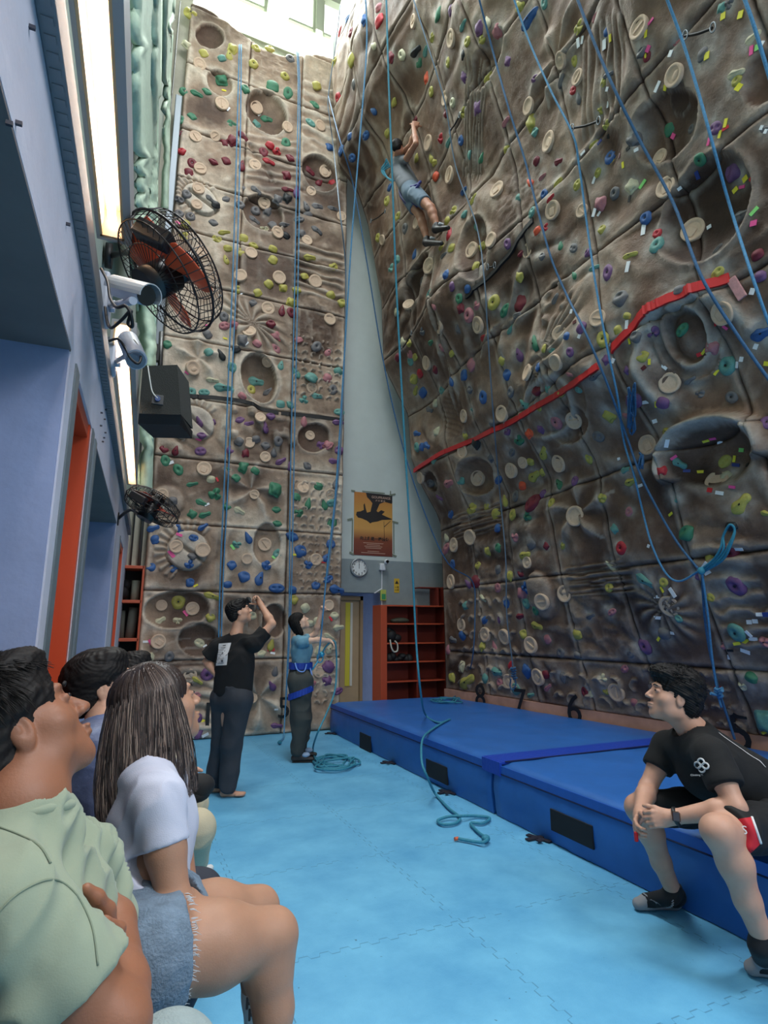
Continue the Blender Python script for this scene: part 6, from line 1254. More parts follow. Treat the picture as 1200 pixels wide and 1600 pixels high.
    # sandals
    for nm,an,dd in (('r',ar,0),('l',al,0)):
        S=SDF(*bounds([an-UZ*.1],.26),.004); toe=an+dirv(1,.05,0)*.17; toe[2]=.035; an2=an.copy(); an2[2]=.09; foot(S,an2,toe,.040,w=1.2); bake('shoe',S,mat('shoe_dark',srgb(44,42,42),.6),root,1)
        b=MB(); M=frame(mixv(an,toe,.35)*[1,1,0]+[0,0,.012],dirv(1,.05,0),np.cross(UZ,dirv(1,.05,0))); b.box((-.115,-.038,-.010),(.115,.038,.004),.006,M); b.build('sole',mat('sole_black',srgb(20,20,20),.7),root)
        b=MB(); c=mixv(an2,toe,.55)+UZ*.02; b.ell(c,(.05,.045,.028)); b.build('shoe_strap',mat('shoe_patch_blue',srgb(150,176,206),.6),root)
    hairshell(hc,R,.95,'hair',BLKHAIR,root,'bob',.0045,2,.004,.22)
    return root
# ---- 3. climber
def climber():
    w=hitR(652,300); hyw=w@FV; hy=hyw-.42; p=lambda x,y,d=0: ath(x,y,hitR(x,y)@FV-.44+d*.8)
    root=empty('person',p(648,300),'person climbing high on the overhang in grey tank top, shorts and climbing shoes, arms raised','person')
    sc=1.0; SK=skin('climber',(176,126,102)); hc=p(622,232); R=fr(dirv(.5,.85,.15),UZ); nk=p(620,246); shr=p(634,250,-.05); shl=p(616,253,.10); ch=p(627,268); pel=p(642,300)
    u=hy/900.  # metres per pixel here
    er=p(650,224,.0); wr=p(646,197,.28); el=p(642,226,.22); wl=p(650,198,.34)
    r=u*.9
    S=SDF(*bounds([hc,wr,p(690,385),p(600,300)],.3),.009); hs=min(1.05,u*30/.26); head(S,hc,R,hs,nk,.055)
    a5=tuple(x*1.0 for x in (.050,.042,.036,.040,.027)); arm(S,shr,er,wr,a5); arm(S,shl,el,wl,a5); hand(S,wr,UZ*.8+RV*.2,FV,.95,1.1,side=1); hand(S,wl,UZ*.8+RV*.2,FV,.95,1.1,side=-1)
    hr=p(650,304,-.05); hl=p(640,310,.08); kr=p(673,325,.02); ar=p(682,352,.10); kl=p(657,338,.10); al=p(667,373,.15); leg(S,hr,kr,ar,(.095,.078,.060,.060,.040)); leg(S,hl,kl,al,(.095,.078,.060,.060,.040)); S.cap(nk,mixv(shl,shr,.5),.05,.06,.03); S.cap(mixv(shl,shr,.5),ch,.06,.075,.03); S.chain([ch,p(640,292),pel],[.075,.085,.09],.03)
    bake('body',S,SK,root,1)
    S=SDF(*bounds([shl,shr,pel],.25),.009); S.cap(ch,p(640,292),.125,.125,.04,RV,1.25); S.cap(shl,shr,.055,.055,.04); S.cap(mixv(shl,shr,.5),ch,.10,.12,.04,RV,1.1); S.cut(p(643,296),-UZ,.3); bake('tank_top',S,mat('grey_tank_top',srgb(106,110,116),.85,noise=.15,nscale=9),root,1,(.008,12,2))
    S=SDF(*bounds([pel,kr,kl],.3),.009); S.cap(p(640,293),p(645,303),.125,.13,.04,RV,1.15); S.cap(hr,mixv(hr,kr,.6),.115,.095,.03); S.cap(hl,mixv(hl,kl,.55),.115,.095,.03); S.cut(mixv(hr,kr,.62),kr-hr,.16); S.cut(mixv(hl,kl,.58),kl-hl,.15); bake('shorts',S,mat('grey_blue_shorts',srgb(104,122,138),.85,noise=.2,nscale=9),root,1,(.012,11,2))
    HN=mat('harness_navy',srgb(36,44,110),.6); b=MB()
    for pts in ([p(622,285,-.12),p(636,292,-.16),p(650,290,-.12),p(657,284,.05)],[p(624,290,-.1),p(626,305,-.15),p(634,316,-.12),p(642,322,.0)],[p(655,288,-.1),p(648,298,-.17),p(641,310,-.15),p(652,322,-.05)]): b.tube([Vector(v) for v in smoothpath(pts,6)],.022,7)
    b.build('harness',HN,root)
    b=MB()
    for i in range(7): b.tube([Vector(v) for v in smoothpath([p(604+i,248+i*2,-.05),p(600-i%3*2,262+i,-.12),p(604+i,276+i,-.12),p(616+i,282,-.13),p(640,287,-.16)],5)],.010,6)
    q=b.build('climbing_rope',RPT if 'RPT' in globals() else SK); meta(q,'pale blue rope trailing around the climber\'s back','rope')
    for an,tx,ty in ((ar,700,356),(al,690,380)):
        toe=p(tx,ty,.22); S=SDF(*bounds([an,toe],.18),.007); d=nrm(toe-an); S.cap(an-UZ*.01,an-UZ*.07-d*.03,.052,.045,.03); S.cap(an-UZ*.07-d*.03,toe,.046,.028,.03,np.cross(d,UZ),1.25); bake('climbing_shoe',S,mat('climbing_shoe_black',srgb(24,24,28),.5),root,1); b=MB(); c=mixv(an,toe,.35)+np.array([0,0,-.0])-FV*.05; b.box(c-np.array([.03,.012,.014]),c+np.array([.04,.02,.014]),.005); b.build('shoe_strap',mat('strap_white2',srgb(190,194,196),.6),root)
    hairshell(hc,R,hs,'hair',BLKHAIR,root,'short',.008,3); return root
# ---- 4. man seated on the mat edge, right
def man_right():
    root=empty('person',(2.95,2.3,.0),'person seated on the blue mat edge, black T-shirt, red-sided black shorts, hands clasped, looking up','person')
    SK=skin('pale',(196,150,128)); p=ath; hc=p(1052,1090,3.10); R=fr(dirv(-.93,.10,.26),nrm(UZ*.93+RV*.3)); nk=p(1083,1141,3.10); shl=p(1112,1180,2.86); shr=p(1043,1166,3.28); ch=p(1110,1205,3.08); pel=np.array([3.23,2.08,.56])
    ell_=p(1150,1262,2.72); wl=p(1050,1277,2.86); er=p(1012,1231,3.24); wr=p(1000,1272,3.05)
    S=SDF(*bounds([hc,wl,wr,shl,ell_,er,p(1100,1165,3.0),(3.25,2.1,.5),p(1122,1300,2.56),p(985,1250,3.15),onZ(1000,1415,.05),onZ(1190,1525,.02)],.14),.0042); head(S,hc,R,1.13,nk,.060); S.cap(nk,ch,.07,.11,.03); S.cap(shl,shr,.05,.05,.03)
    arm(S,shl,ell_,wl,(.056,.048,.043,.046,.030)); arm(S,shr,er,wr,(.056,.048,.043,.046,.030))
    hand(S,wl,nrm(p(1005,1282,2.90)-wl),nrm(FV*.9-UZ*.3),1.0,.55,.05,side=-1,thumb_dir=nrm(-RV*.8+FV*.5+UZ*.25)); hand(S,wr,nrm(p(990,1296,2.98)-wr),nrm(-FV*.2+RV*.7),1.0,.5,.05,side=1)
    LG=S; S.cap(ch,pel,.12,.13,.03)
    kl=p(1124,1300,2.64); al=p(1192,1466,2.68); kr=p(997,1262,3.22); ar=p(1052,1392,3.36); hl=np.array([3.17,1.98,.55]); hr=np.array([3.12,2.28,.55])
    leg(LG,hl,kl,al,(.095,.082,.066,.067,.042),.03,RV); leg(LG,hr,kr,ar,(.095,.080,.062,.062,.040),.03,RV); LG.ell(kl+UZ*.01-RV*.01,(.058,.058,.05),None,.03)
    bake('body',S,SK,root,1); eyes(hc,R,1.13,root)
    print('P6 thighs',np.linalg.norm(hl-kl),np.linalg.norm(hr-kr),'shins',np.linalg.norm(al-kl),np.linalg.norm(ar-kr),'arms',np.linalg.norm(shl-ell_),np.linalg.norm(ell_-wl),np.linalg.norm(shr-er),np.linalg.norm(er-wr),'sh',np.linalg.norm(shl-shr))
    TS=mat('black_tshirt2',srgb(17,17,19),.9,noise=.2,nscale=8,bump=.15,bscale=300)
    S=SDF(*bounds([shl,shr,pel,nk],.25),.006); shirt_torso(S,pel+[.02,.02,.02],ch,nk,shl,shr,None,.165,.145,1.30,.05,.068); S.cap(shl,mixv(shl,ell_,.5),.076,.082,.03); S.cap(shr,mixv(shr,er,.45),.074,.078,.03); S.cap(mixv(nk,ch,.25),mixv(ch,pel,.5)+RV*.03,.10,.15,.05,FV,1.2); S.cap(nk-UZ*.01,nk,.073,.068,.02)
    S.cut(mixv(shl,ell_,.62),ell_-shl,.12); S.cut(mixv(shr,er,.55),er-shr,.11); S.cut(nk+nrm(hc-nk)*.012,nrm(hc-nk),.095); bake('t_shirt',S,TS,root,1,(.010,14,5))
    # sleeve emblem: four petals and a line of small writing
    WPm=mat('print_pale',srgb(196,196,198),.7); c=p(1096,1196,2.78); nn,e1,e2=vb(c); b=MB(); ctr=project_to(root,'t_shirt',[c],nn,.002)[0]
    P=[]
    for a in (0,1.571,3.1416,4.712):
        P.append([ctr+e1*(.016*math.cos(a)+.0125*math.cos(t))+e2*(.016*math.sin(a)+.0125*math.sin(t)) for t in np.linspace(0,6.28,15)[:-1]])
    for pts in P:
        V=project_to(root,'t_shirt',pts,nn,.0015); b.tube([Vector(v) for v in V],.0042,6,closed=True)
    V=project_to(root,'t_shirt',[ctr],nn,.002); b.disc(V[0],tuple(nn),.008,.002,12); o=b.build('sleeve_emblem',WPm,root); o['label']='white four-petal emblem'
    lt=project_to(root,'t_shirt',[ctr-e2*.040],nn,.006)[0]; text('sleeve_writing','Climbing Your Limits',.0115,frame(lt,e1+UZ*.12,e2),WPm,root,.0004)
    # white print edge over the shoulder blade
    V=[];n=14
    for i in range(n+1):
        for j in range(4): V.append(p(1128+i*4.2+j*2.2,1138+i*5.0-j*1.6,3.0))
    V=project_to(root,'t_shirt',V,nrm(RV*.6+UZ*.75-FV*.25),.003); Q=[(i*4+j,i*4+j+1,(i+1)*4+j+1,(i+1)*4+j) for i in range(n) for j in range(3)]; o=link('back_print',npmesh('back_print',V,Q),WPm,root); o['label']='pale print on the back'
    # shorts with red sides
    S=SDF(*bounds([pel,kl,kr],.25),.006); S.cap(hl,hr,.135,.135,.05); S.cap(hl,mixv(hl,kl,.86),.122,.098,.03); S.cap(hr,mixv(hr,kr,.92),.115,.082,.03); S.cut(mixv(hl,kl,.90),nrm(kl-hl),.17); S.cut(mixv(hr,kr,1.03),kr-hr,.12); bake('shorts',S,mat('black_shorts',srgb(18,18,20),.8),root,1,(.010,13,6))
    RD=mat('shorts_red',srgb(190,24,40),.7)
    nn,e1,e2=vb(p(1160,1310,2.62))
    def panel(name,quad,n,m_):
        V=[mixv(mixv(quad[0],quad[1],j/m_),mixv(quad[3],quad[2],j/m_),i/n) for i in range(n+1) for j in range(m_+1)]
        V=project_to(root,'shorts',V,nn,.004); Q=[(i*(m_+1)+j,i*(m_+1)+j+1,(i+1)*(m_+1)+j+1,(i+1)*(m_+1)+j) for i in range(n) for j in range(m_)]; o=link(name,npmesh(name,V,Q),RD,root); o['label']='red side panel'; return V
    V=panel('red_panel',(p(1128,1283,2.62),p(1175,1276,2.62),p(1189,1318,2.62),p(1163,1343,2.62)),16,14)
    e=[V[i*15+14] for i in range(17)]; b=MB(); b.tube([Vector(v+nn*.002) for v in e],.0055,6); b.build('white_trim',mat('trim_white',srgb(220,220,220),.6),root)
    lt=V[6*15+8]; text('shorts_letter','S',.045,frame(lt+nn*.012,e1,e2),mat('trim_white',srgb(220,220,220),.6),root,.001)
    panel('red_panel',(p(966,1236,3.1),p(986,1232,3.1),p(986,1258,3.1),p(966,1262,3.1)),6,6)
    # watch, red tag in the hand
    b=MB(); c=mixv(ell_,wl,.93); d=nrm(wl-ell_); sd=nrm(np.cross(d,UZ)); b.tube([Vector(c+sd*.031*math.cos(a)+np.cross(d,sd)*.031*math.sin(a)) for a in np.linspace(0,6.28,21)[:-1]],.011,6,closed=True); w_=b.build('watch',mat('watch_strap',srgb(26,27,30),.5),root)
    nn,e1,e2=vb(c); M=frame(c+nn*.036,e1,e2); b=MB(); b.box((-.017,-.021,-.006),(.017,.021,.006),.005,M); b.build('watch_case',mat('watch_case',srgb(96,74,66),.25,metal=.7),w_); b=MB(); b.box((-.013,-.017,.005),(.013,.017,.0075),.001,M); b.build('watch_screen',mat('watch_screen',srgb(60,60,66),.1),w_)
    b=MB(); c=p(994,1307,2.96); b.box(c-np.array([.008,.006,.022]),c+np.array([.008,.006,.02]),.002); q=b.build('red_clip',mat('clip_red',srgb(190,30,34),.5)); meta(q,'small red and black clip dangling from the seated man\'s hand','clip')
    # ankle socks
    SKB=mat('sock_black',srgb(24,24,27),.9,bump=.3,bscale=300); SKG=mat('sock_grey',srgb(142,142,146),.9,bump=.3,bscale=300)
    for an,tp,hl_,nm in ((ar,(992,1413),(1060,1410),0),(al,(1168,1513),(1216,1512),1)):
        toe=onZ(*tp,.03); heel=onZ(*hl_,.03); d=nrm(toe-heel); S=SDF(*bounds([an,toe,heel],.14),.0045); sd=np.cross(d,UZ); S.chain([an+UZ*.015,mixv(an,heel,.5)+UZ*.005,heel+d*.03+UZ*.015],[.045,.044,.040],.03); S.cap(heel+d*.03+UZ*.010,toe-d*.02+UZ*.002,.040,.030,.03,sd,1.15); S.cap(an+d*.02-UZ*.03,toe-d*.07+UZ*.02,.042,.030,.03,sd,1.1)
        S.cut(an+UZ*.03,UZ,.1); V,Q=S.mesh(); V=relax(V,Q,1); me=npmesh('sock',V,Q); o=link('sock',me,[SKB,SKG],root); c_=V[Q].mean(1); t=(c_-heel)@d/np.linalg.norm(toe-heel); mi=((c_[:,2]<.028+.012*(t<.12))&(t<.95)|((t>.80)&(c_[:,2]<.075))|((t<.05)&(c_[:,2]<.06))).astype(np.int32); me.polygons.foreach_set('material_index',mi); me.update()
        for q_ in (-.10,-.085,-.07): pass
        out=nrm(np.cross(UZ,d)); out=out if out@FV<0 else -out
        b=MB(); 
        for s_ in range(6):
            V_=project_to_mesh(V,Q,[mixv(heel,toe,.50+.035*k)+UZ*(.088-.012*s_-.010*k)+out*.0 for k in range(2)],out,.001); b.tube([Vector(v) for v in V_],.0028,5)
        b.build('sock_stripe',SKG,o)
        # leaping-cat mark
        cat=[(-1,.35),(-.75,.55),(-.5,.40),(-.1,.15),(.4,.0),(.75,-.3),(1.0,-.62),(.65,-.25),(.25,-.12),(.3,-.5),(.1,-.2),(-.25,.02),(-.55,-.18),(-.35,.08),(-.7,.28)]
        b=MB(); V_=project_to_mesh(V,Q,[mixv(heel,toe,.72)+UZ*.045+d*(-x*.022)+UZ*y*.022 for x,y in cat],out,.0015); b.poly([tuple(v) for v in V_],tuple(out*.0015)); b.build('sock_logo',SKG,o)
    hairshell(hc,R,1.18,'hair',BLKHAIR,root,'spiky',.0036,4,.006)
    rs=np.random.RandomState(3); paths=[]
    for _ in range(900):
        th=rs.uniform(0,6.28); ph=rs.uniform(.05,1.45); n=np.array([math.sin(ph)*math.cos(th),math.sin(ph)*math.sin(th),math.cos(ph)]); 
        if n[1]>.55 and n[2]<.45: continue
        b0=L2W(hc,R,(n[0]*.086,-.012+n[1]*.102,.042+n[2]*.092),1.19); nn=nrm(n@R); dr=nrm(nn*.7+R[1]*rs.uniform(0,.6)+R[2]*.1+rs.randn(3)*.35); paths.append([b0,b0+dr*.014,b0+dr*.026-UZ*.002])
    strands('hair_tufts',BRK,root,None,paths,.0011)
    return root
def project_to_mesh(V,Q,P,nout,off):
    from mathutils.bvhtree import BVHTree
    bv=BVHTree.FromPolygons([Vector(v) for v in V],[tuple(q) for q in Q]); n=Vector(nout).normalized(); out=[]
    for v in P:
        h=bv.ray_cast(Vector(v)+n*.4,-n,.8); out.append(np.array(h[0]+n*off) if h[0] is not None else np.array(v))
    return np.array(out)
# ---- 5. woman with long hair, near left
def woman():
    root=empty('person',(.05,1.6,0),'person with long streaked hair, white T-shirt and frayed denim shorts, seated at left, looking up','person')
    SK=skin('warm',(172,130,106)); p=ath; hc=p(250,1108,1.66); R=fr(dirv(.66,.70,.30),nrm(UZ*.93-RV*.22)); nk=p(226,1190,1.60); shr=p(247,1250,1.50); shl=p(262,1222,1.84); ch=p(232,1290,1.62); pel=p(222,1468,1.52)
    er=p(272,1412,1.46); wr=p(322,1428,1.62); el=p(290,1400,1.80); wl=p(318,1440,1.70)
    S=SDF(*bounds([hc,nk,shr,shl,er,wr,el,wl,p(236,1490,1.40),p(426,1462,1.56),p(404,1420,1.84),p(428,1640,1.54),p(404,1590,1.84)],.14),.0040); head(S,hc,R,.97,nk,.046,True); S.cap(nk,ch,.055,.09,.03); S.cap(shl,shr,.042,.042,.03); arm(S,shr,er,wr,(.046,.042,.036,.036,.024)); arm(S,shl,el,wl,(.044,.040,.034,.036,.024)); hand(S,wr,nrm(p(345,1440,1.70)-wr),-UZ,.85,.4,side=-1)
    hr=p(236,1490,1.40); hl=p(262,1440,1.66); kr=p(426,1462,1.56); kl=p(404,1420,1.84); ar=p(428,1640,1.54); al=p(404,1590,1.84)
    LG=S; S.cap(ch,pel,.09,.10,.03); S.cap(pel,hr,.10,.09,.03); S.cap(pel,hl,.10,.09,.03); leg(LG,hr,kr,ar,(.088,.085,.056,.055,.036),.03,-RV); leg(LG,hl,kl,al,(.088,.080,.054,.053,.036),.03,-RV)
    bake('body',S,SK,root,1); eyes(hc,R,.97,root)
    print('P5w',np.linalg.norm(hr-kr),np.linalg.norm(ar-kr),np.linalg.norm(shr-er),np.linalg.norm(er-wr),np.linalg.norm(shr-shl),'knee z',kr[2],'hip',hr[2],'head top',hc[2]+.12,ar[2])
    S=SDF(*bounds([shl,shr,pel,nk],.2),.005); shirt_torso(S,p(224,1440,1.53),ch,nk,shl,shr,None,.098,.105,1.40,.04,.052); S.cap(shr,mixv(shr,er,.42),.056,.056,.03); S.cap(shl,mixv(shl,el,.42),.052,.054,.03); S.cap(ch+dirv(1,.3,0)*.03,p(240,1330,1.62),.09,.08,.04); S.cap(nk-UZ*.01,nk,.052,.050,.02)
    S.cut(mixv(shr,er,.46),er-shr,.085); S.cut(mixv(shl,el,.46),el-shl,.08); S.cut(p(224,1432,1.5),-UZ+FV*.1,.24); S.cut(nk+nrm(hc-nk)*.012,nrm(hc-nk),.08)
    bake('t_shirt',S,mat('white_tshirt',srgb(190,194,212),.85,bump=.12,bscale=400),root,1,(.0035,20,3))
    DN=mat('light_denim',srgb(116,136,156),.9,noise=.35,nscale=30,bump=.5,bscale=180)
    S=SDF(*bounds([pel,hr,hl,mixv(hr,kr,.4)],.22),.005); S.cap(p(222,1415,1.50),p(224,1455,1.5),.104,.122,.04,FV,1.3); S.cap(hr,hl,.115,.11,.05); S.cap(hr-UZ*.005,mixv(hr,kr,.22),.108,.104,.03); S.cap(hl,mixv(hl,kl,.2),.104,.100,.03); S.cut(mixv(hr,kr,.20),nrm(kr-hr)+UZ*.12,.15); S.cut(mixv(hl,kl,.18),kl-hl,.12); S.cut(p(222,1372,1.5),UZ,.2)
    bake('denim_shorts',S,DN,root,1,(.005,22,6))
    # frayed hem threads
    rs=np.random.RandomState(5); ax=nrm(kr-hr); u1=nrm(np.cross(ax,UZ)); u2=np.cross(u1,ax); paths=[]; c0=mixv(hr,kr,.20)
    for i in range(170):
        a=rs.uniform(0,6.28); rr=.104+rs.uniform(-.002,.004); b0=c0+u1*rr*math.cos(a)+u2*rr*math.sin(a); l=rs.uniform(.006,.022); b1=b0+ax*l*.7+rs.randn(3)*.003-UZ*l*.3; paths.append([b0-ax*.006,b0+ax*.002,b1])
    strands('frayed_hem',mat('denim_threads',srgb(190,198,206),.9),root,None,paths,.0009)
    # sock with lettering
    S=SDF(*bounds([al,mixv(kl,al,.5)],.1),.004); S.chain([mixv(kl,al,.56),mixv(kl,al,.8),al],[.050,.043,.040],.02); S.cut(mixv(kl,al,.58),UZ,.07); bake('sock',S,mat('white_sock',srgb(210,212,212),.9,bump=.3,bscale=300),root,1)
    S=SDF(*bounds([ar,mixv(kr,ar,.8)],.1),.004); S.chain([mixv(kr,ar,.86),ar],[.044,.040],.02); S.cut(mixv(kr,ar,.88),UZ,.07); bake('sock',S,mat('white_sock',srgb(210,212,212),.9,bump=.3,bscale=300),root,1)
    for k,(ch_) in enumerate(('BE','HA','PP')):
        c=mixv(kl,al,.68+.10*k)-FV*.048; text('sock_lettering',ch_,.036,frame(c+dirv(-.1,0,0)*.0,RV,UZ),mat('sock_print',srgb(30,32,36),.8),root,.003,font_bold=.001)
    # long straight hair with lighter streaks
    tail=[L2W(hc,R,(0,-.075,.0),.97),p(222,1180,1.60),p(204,1240,1.56),p(194,1268,1.55)]
    hm=HAIR('brown_streaked',(44,34,32),(112,96,90)); sh_,V,N,L=hairshell(hc,R,1.0,'hair',mat('hair_brown_base',srgb(48,38,36),.4,spec=.5),root,'long',.0036,6,.0028,.24,tail)
    rs=np.random.RandomState(8); paths=[[],[],[]]; crown=L2W(hc,R,(0,-.015,.135),.97)
    for i in range(2600):
        th=rs.uniform(-2.75,2.75) ; # angle around the head measured from the back
        out=np.array([math.sin(th),-math.cos(th),0]); out=out@R; out=out-UZ*0
        A=crown+out*.012; pts=[A]; rx=1.0
        for t in np.linspace(.12,1,13):
            # over the skull, then straight down to the ends
            if t<.45:
                f=t/.45*1.45; loc=np.array([math.sin(th)*.088*math.sin(f),-math.cos(th)*.104*math.sin(f)-.018,.042+.094*math.cos(f)]); q=L2W(hc,R,loc,1.0)
                if q[2]>0: pts.append(q)
                last=q
            else:
                s=(t-.45)/.55; ends=p(180,1312,1.54)+dirv(1,0,0)*.075*math.sin(th)*.6+FV*.05*math.sin(th)*-1*0+out*.035; 
                side_=abs(math.sin(th)); front=max(0,-math.cos(th)+.15)
                endf=L2W(hc,R,(math.sin(th)*.085,.045*front-.01,-.22),1.0); e=mixv(ends,endf,min(1,front*1.3+side_*.22)); pts.append(mixv(last,e,s)+out*.020*math.sin(s*3.1)+rs.randn(3)*.0012-UZ*0.01*math.sin(s*3.1))
        # skip locks that would cover the face
        if -math.cos(th)>.42: continue
        paths[rs.choice([0,0,1,1,2])].append(smoothpath(pts,2))
    for k,(nm,c) in enumerate((('dark',(40,31,30)),('mid',(84,68,64)),('light',(158,138,126)))): strands('hair_locks',mat('hair_lock_'+nm,srgb(*c),.32,spec=.6),root,None,paths[k],.0011)
    return root
# ---- 6. man in the sage T-shirt, nearest left
def man_left():
    root=empty('person',(-.1,1.05,0),'person in sage green T-shirt with folded arms, seated nearest at lower left, looking up','person')
    SK=skin('tanned',(146,98,74)); p=ath; hc=p(24,1150,1.02); R=fr(dirv(.56,.66,.48),nrm(UZ*.86-RV*.45)); nk=p(28,1262,.98); shr=p(-6,1425,.84); shl=p(108,1360,1.20); ch=p(24,1480,1.0); pel=p(-20,1700,.95)
    er=p(176,1604,.88); wr=p(178,1440,1.08); el=p(165,1560,1.26); wl=p(168,1500,1.0)
    S=SDF(*bounds([hc,nk,shr,er,wr,el,wl],.15),.0032); head(S,hc,R,.98,nk,.060); S.cap(nk,ch,.07,.11,.03); S.cap(shl,shr,.05,.05,.03); arm(S,shr,er,wr,(.056,.050,.045,.046,.033)); arm(S,shl,el,wl,(.050,.045,.040,.042,.030)); hand(S,wr,nrm(p(150,1405,1.16)-wr),-RV,1.0,.6,side=1); hand(S,wl,nrm(p(176,1490,.93)-wl),-RV,1.0,.7,side=-1)
    bake('body',S,SK,root,1); eyes(hc,R,.98,root)
    print('P1',np.linalg.norm(shr-er),np.linalg.norm(er-wr),np.linalg.norm(shr-shl),hc[2],nk[2],shr[2],pel[2],er[2])
    S=SDF(*bounds([shl,shr,pel,nk,er],.26),.0055); shirt_torso(S,pel,ch,nk-UZ*.02,shl,shr,None,.13,.135,1.25,.03,.070); S.cap(shr,mixv(shr,er,.66),.070,.070,.015); S.cap(shl,mixv(shl,el,.5),.078,.082,.03); S.cap(nk-UZ*.035,nk-UZ*.012,.085,.073,.025)
    S.cut(mixv(shr,er,.72),er-shr,.15); S.cut(mixv(shl,el,.62),el-shl,.12); S.cut(nk-UZ*.004+nrm(hc-nk)*.01,nrm(nrm(hc-nk)+UZ),.10)
    bake('t_shirt',S,mat('sage_tshirt',srgb(140,152,132),.9,noise=.08,nscale=12,bump=.08,bscale=420,sheen=.15),root,2,(.026,17,33))
    nn,e1,e2=vb(p(60,1400,.9))
    for k,pp in enumerate((((-5,1292),(30,1306),(62,1326),(78,1352)),((-8,1440),(30,1398),(78,1376),(112,1392),(138,1440),(146,1500)),((60,1610),(100,1592),(140,1566),(166,1536)))):
        V=project_to(root,'t_shirt',[p(x,y,.9) for x,y in smoothpath([np.array(q,float) for q in pp],6)],nn,.0008)
        V=np.array([v for i,v in enumerate(V) if i==0 or np.linalg.norm(v-V[i-1])<.08]); b=MB(); b.tube([Vector(v) for v in V],.0016,5); b.build('shirt_seam',mat('sage_seam',srgb(122,134,115),.9),root)
    b=MB(); ring=[]; ax=nrm(nrm(hc-nk)+UZ*1.0); u1=nrm(np.cross(ax,RV)); u2=np.cross(ax,u1)
    for a in np.linspace(0,6.2832,41)[:-1]: ring.append(Vector(nk-UZ*.012+(u1*math.cos(a)+u2*math.sin(a))*.0765))
    b.tube(ring,.009,8,closed=True); b.build('collar',mat('sage_tshirt',srgb(140,152,132)),root)
    S=SDF(*bounds([pel,p(300,1660,1.05),(.3,1.1,.1)],.2),.008); hp=np.array([-.15,.72,.56]); kk2=p(262,1680,1.10); kk=kk2-np.array([.02,.27,0]); S.cap(hp,kk,.10,.080,.03); S.cap(hp+np.array([0,.2,0]),kk2,.10,.08,.03); S.cap(kk,[kk[0]+.02,kk[1],.1],.078,.06,.03); S.cap(kk2,[kk2[0]+.02,kk2[1],.1],.078,.06,.03); S.ell(pel,(.16,.19,.14),None,.05); bake('trousers',S,mat('pale_denim',srgb(150,166,168),.9,noise=.15,nscale=30,bump=.4,bscale=200),root,1,(.01,12,4))
    for k_ in (kk,kk2):
        S=SDF(*bounds([[k_[0]+.02,k_[1],.05],[k_[0]+.2,k_[1],.05]],.12),.006); foot(S,np.array([k_[0]+.02,k_[1],.10]),np.array([k_[0]+.2,k_[1],.035]),.04); bake('sock',S,mat('white_sock',srgb(210,212,212),.9),root,1)
    hairshell(hc,R,1.03,'hair',BLKHAIR,root,'short',.0034,9,.0025)
    rs=np.random.RandomState(4); paths=[]
    for _ in range(2600):
        th=rs.uniform(0,6.28); ph=rs.uniform(.02,1.75); n=np.array([math.sin(ph)*math.cos(th),math.sin(ph)*math.sin(th),math.cos(ph)])
        if n[1]>.35 and n[2]<.50: continue
        if n[2]<-.05 and abs(n[0])>.55 and n[1]>-.35: continue
        b0=L2W(hc,R,(n[0]*.0875,-.018+n[1]*.106,.044+n[2]*.092),1.03); dn=nrm(np.array([n[0]*.5,n[1]*.3+.55*max(0,n[2]),-.9*(1-max(0,n[2])**2)])@R+n@R*.06+rs.randn(3)*.07); paths.append([b0,b0+dn*.018+n@R*.002,b0+dn*.036])
    strands('hair_tufts',BRK,root,None,paths,.0009)
    return root
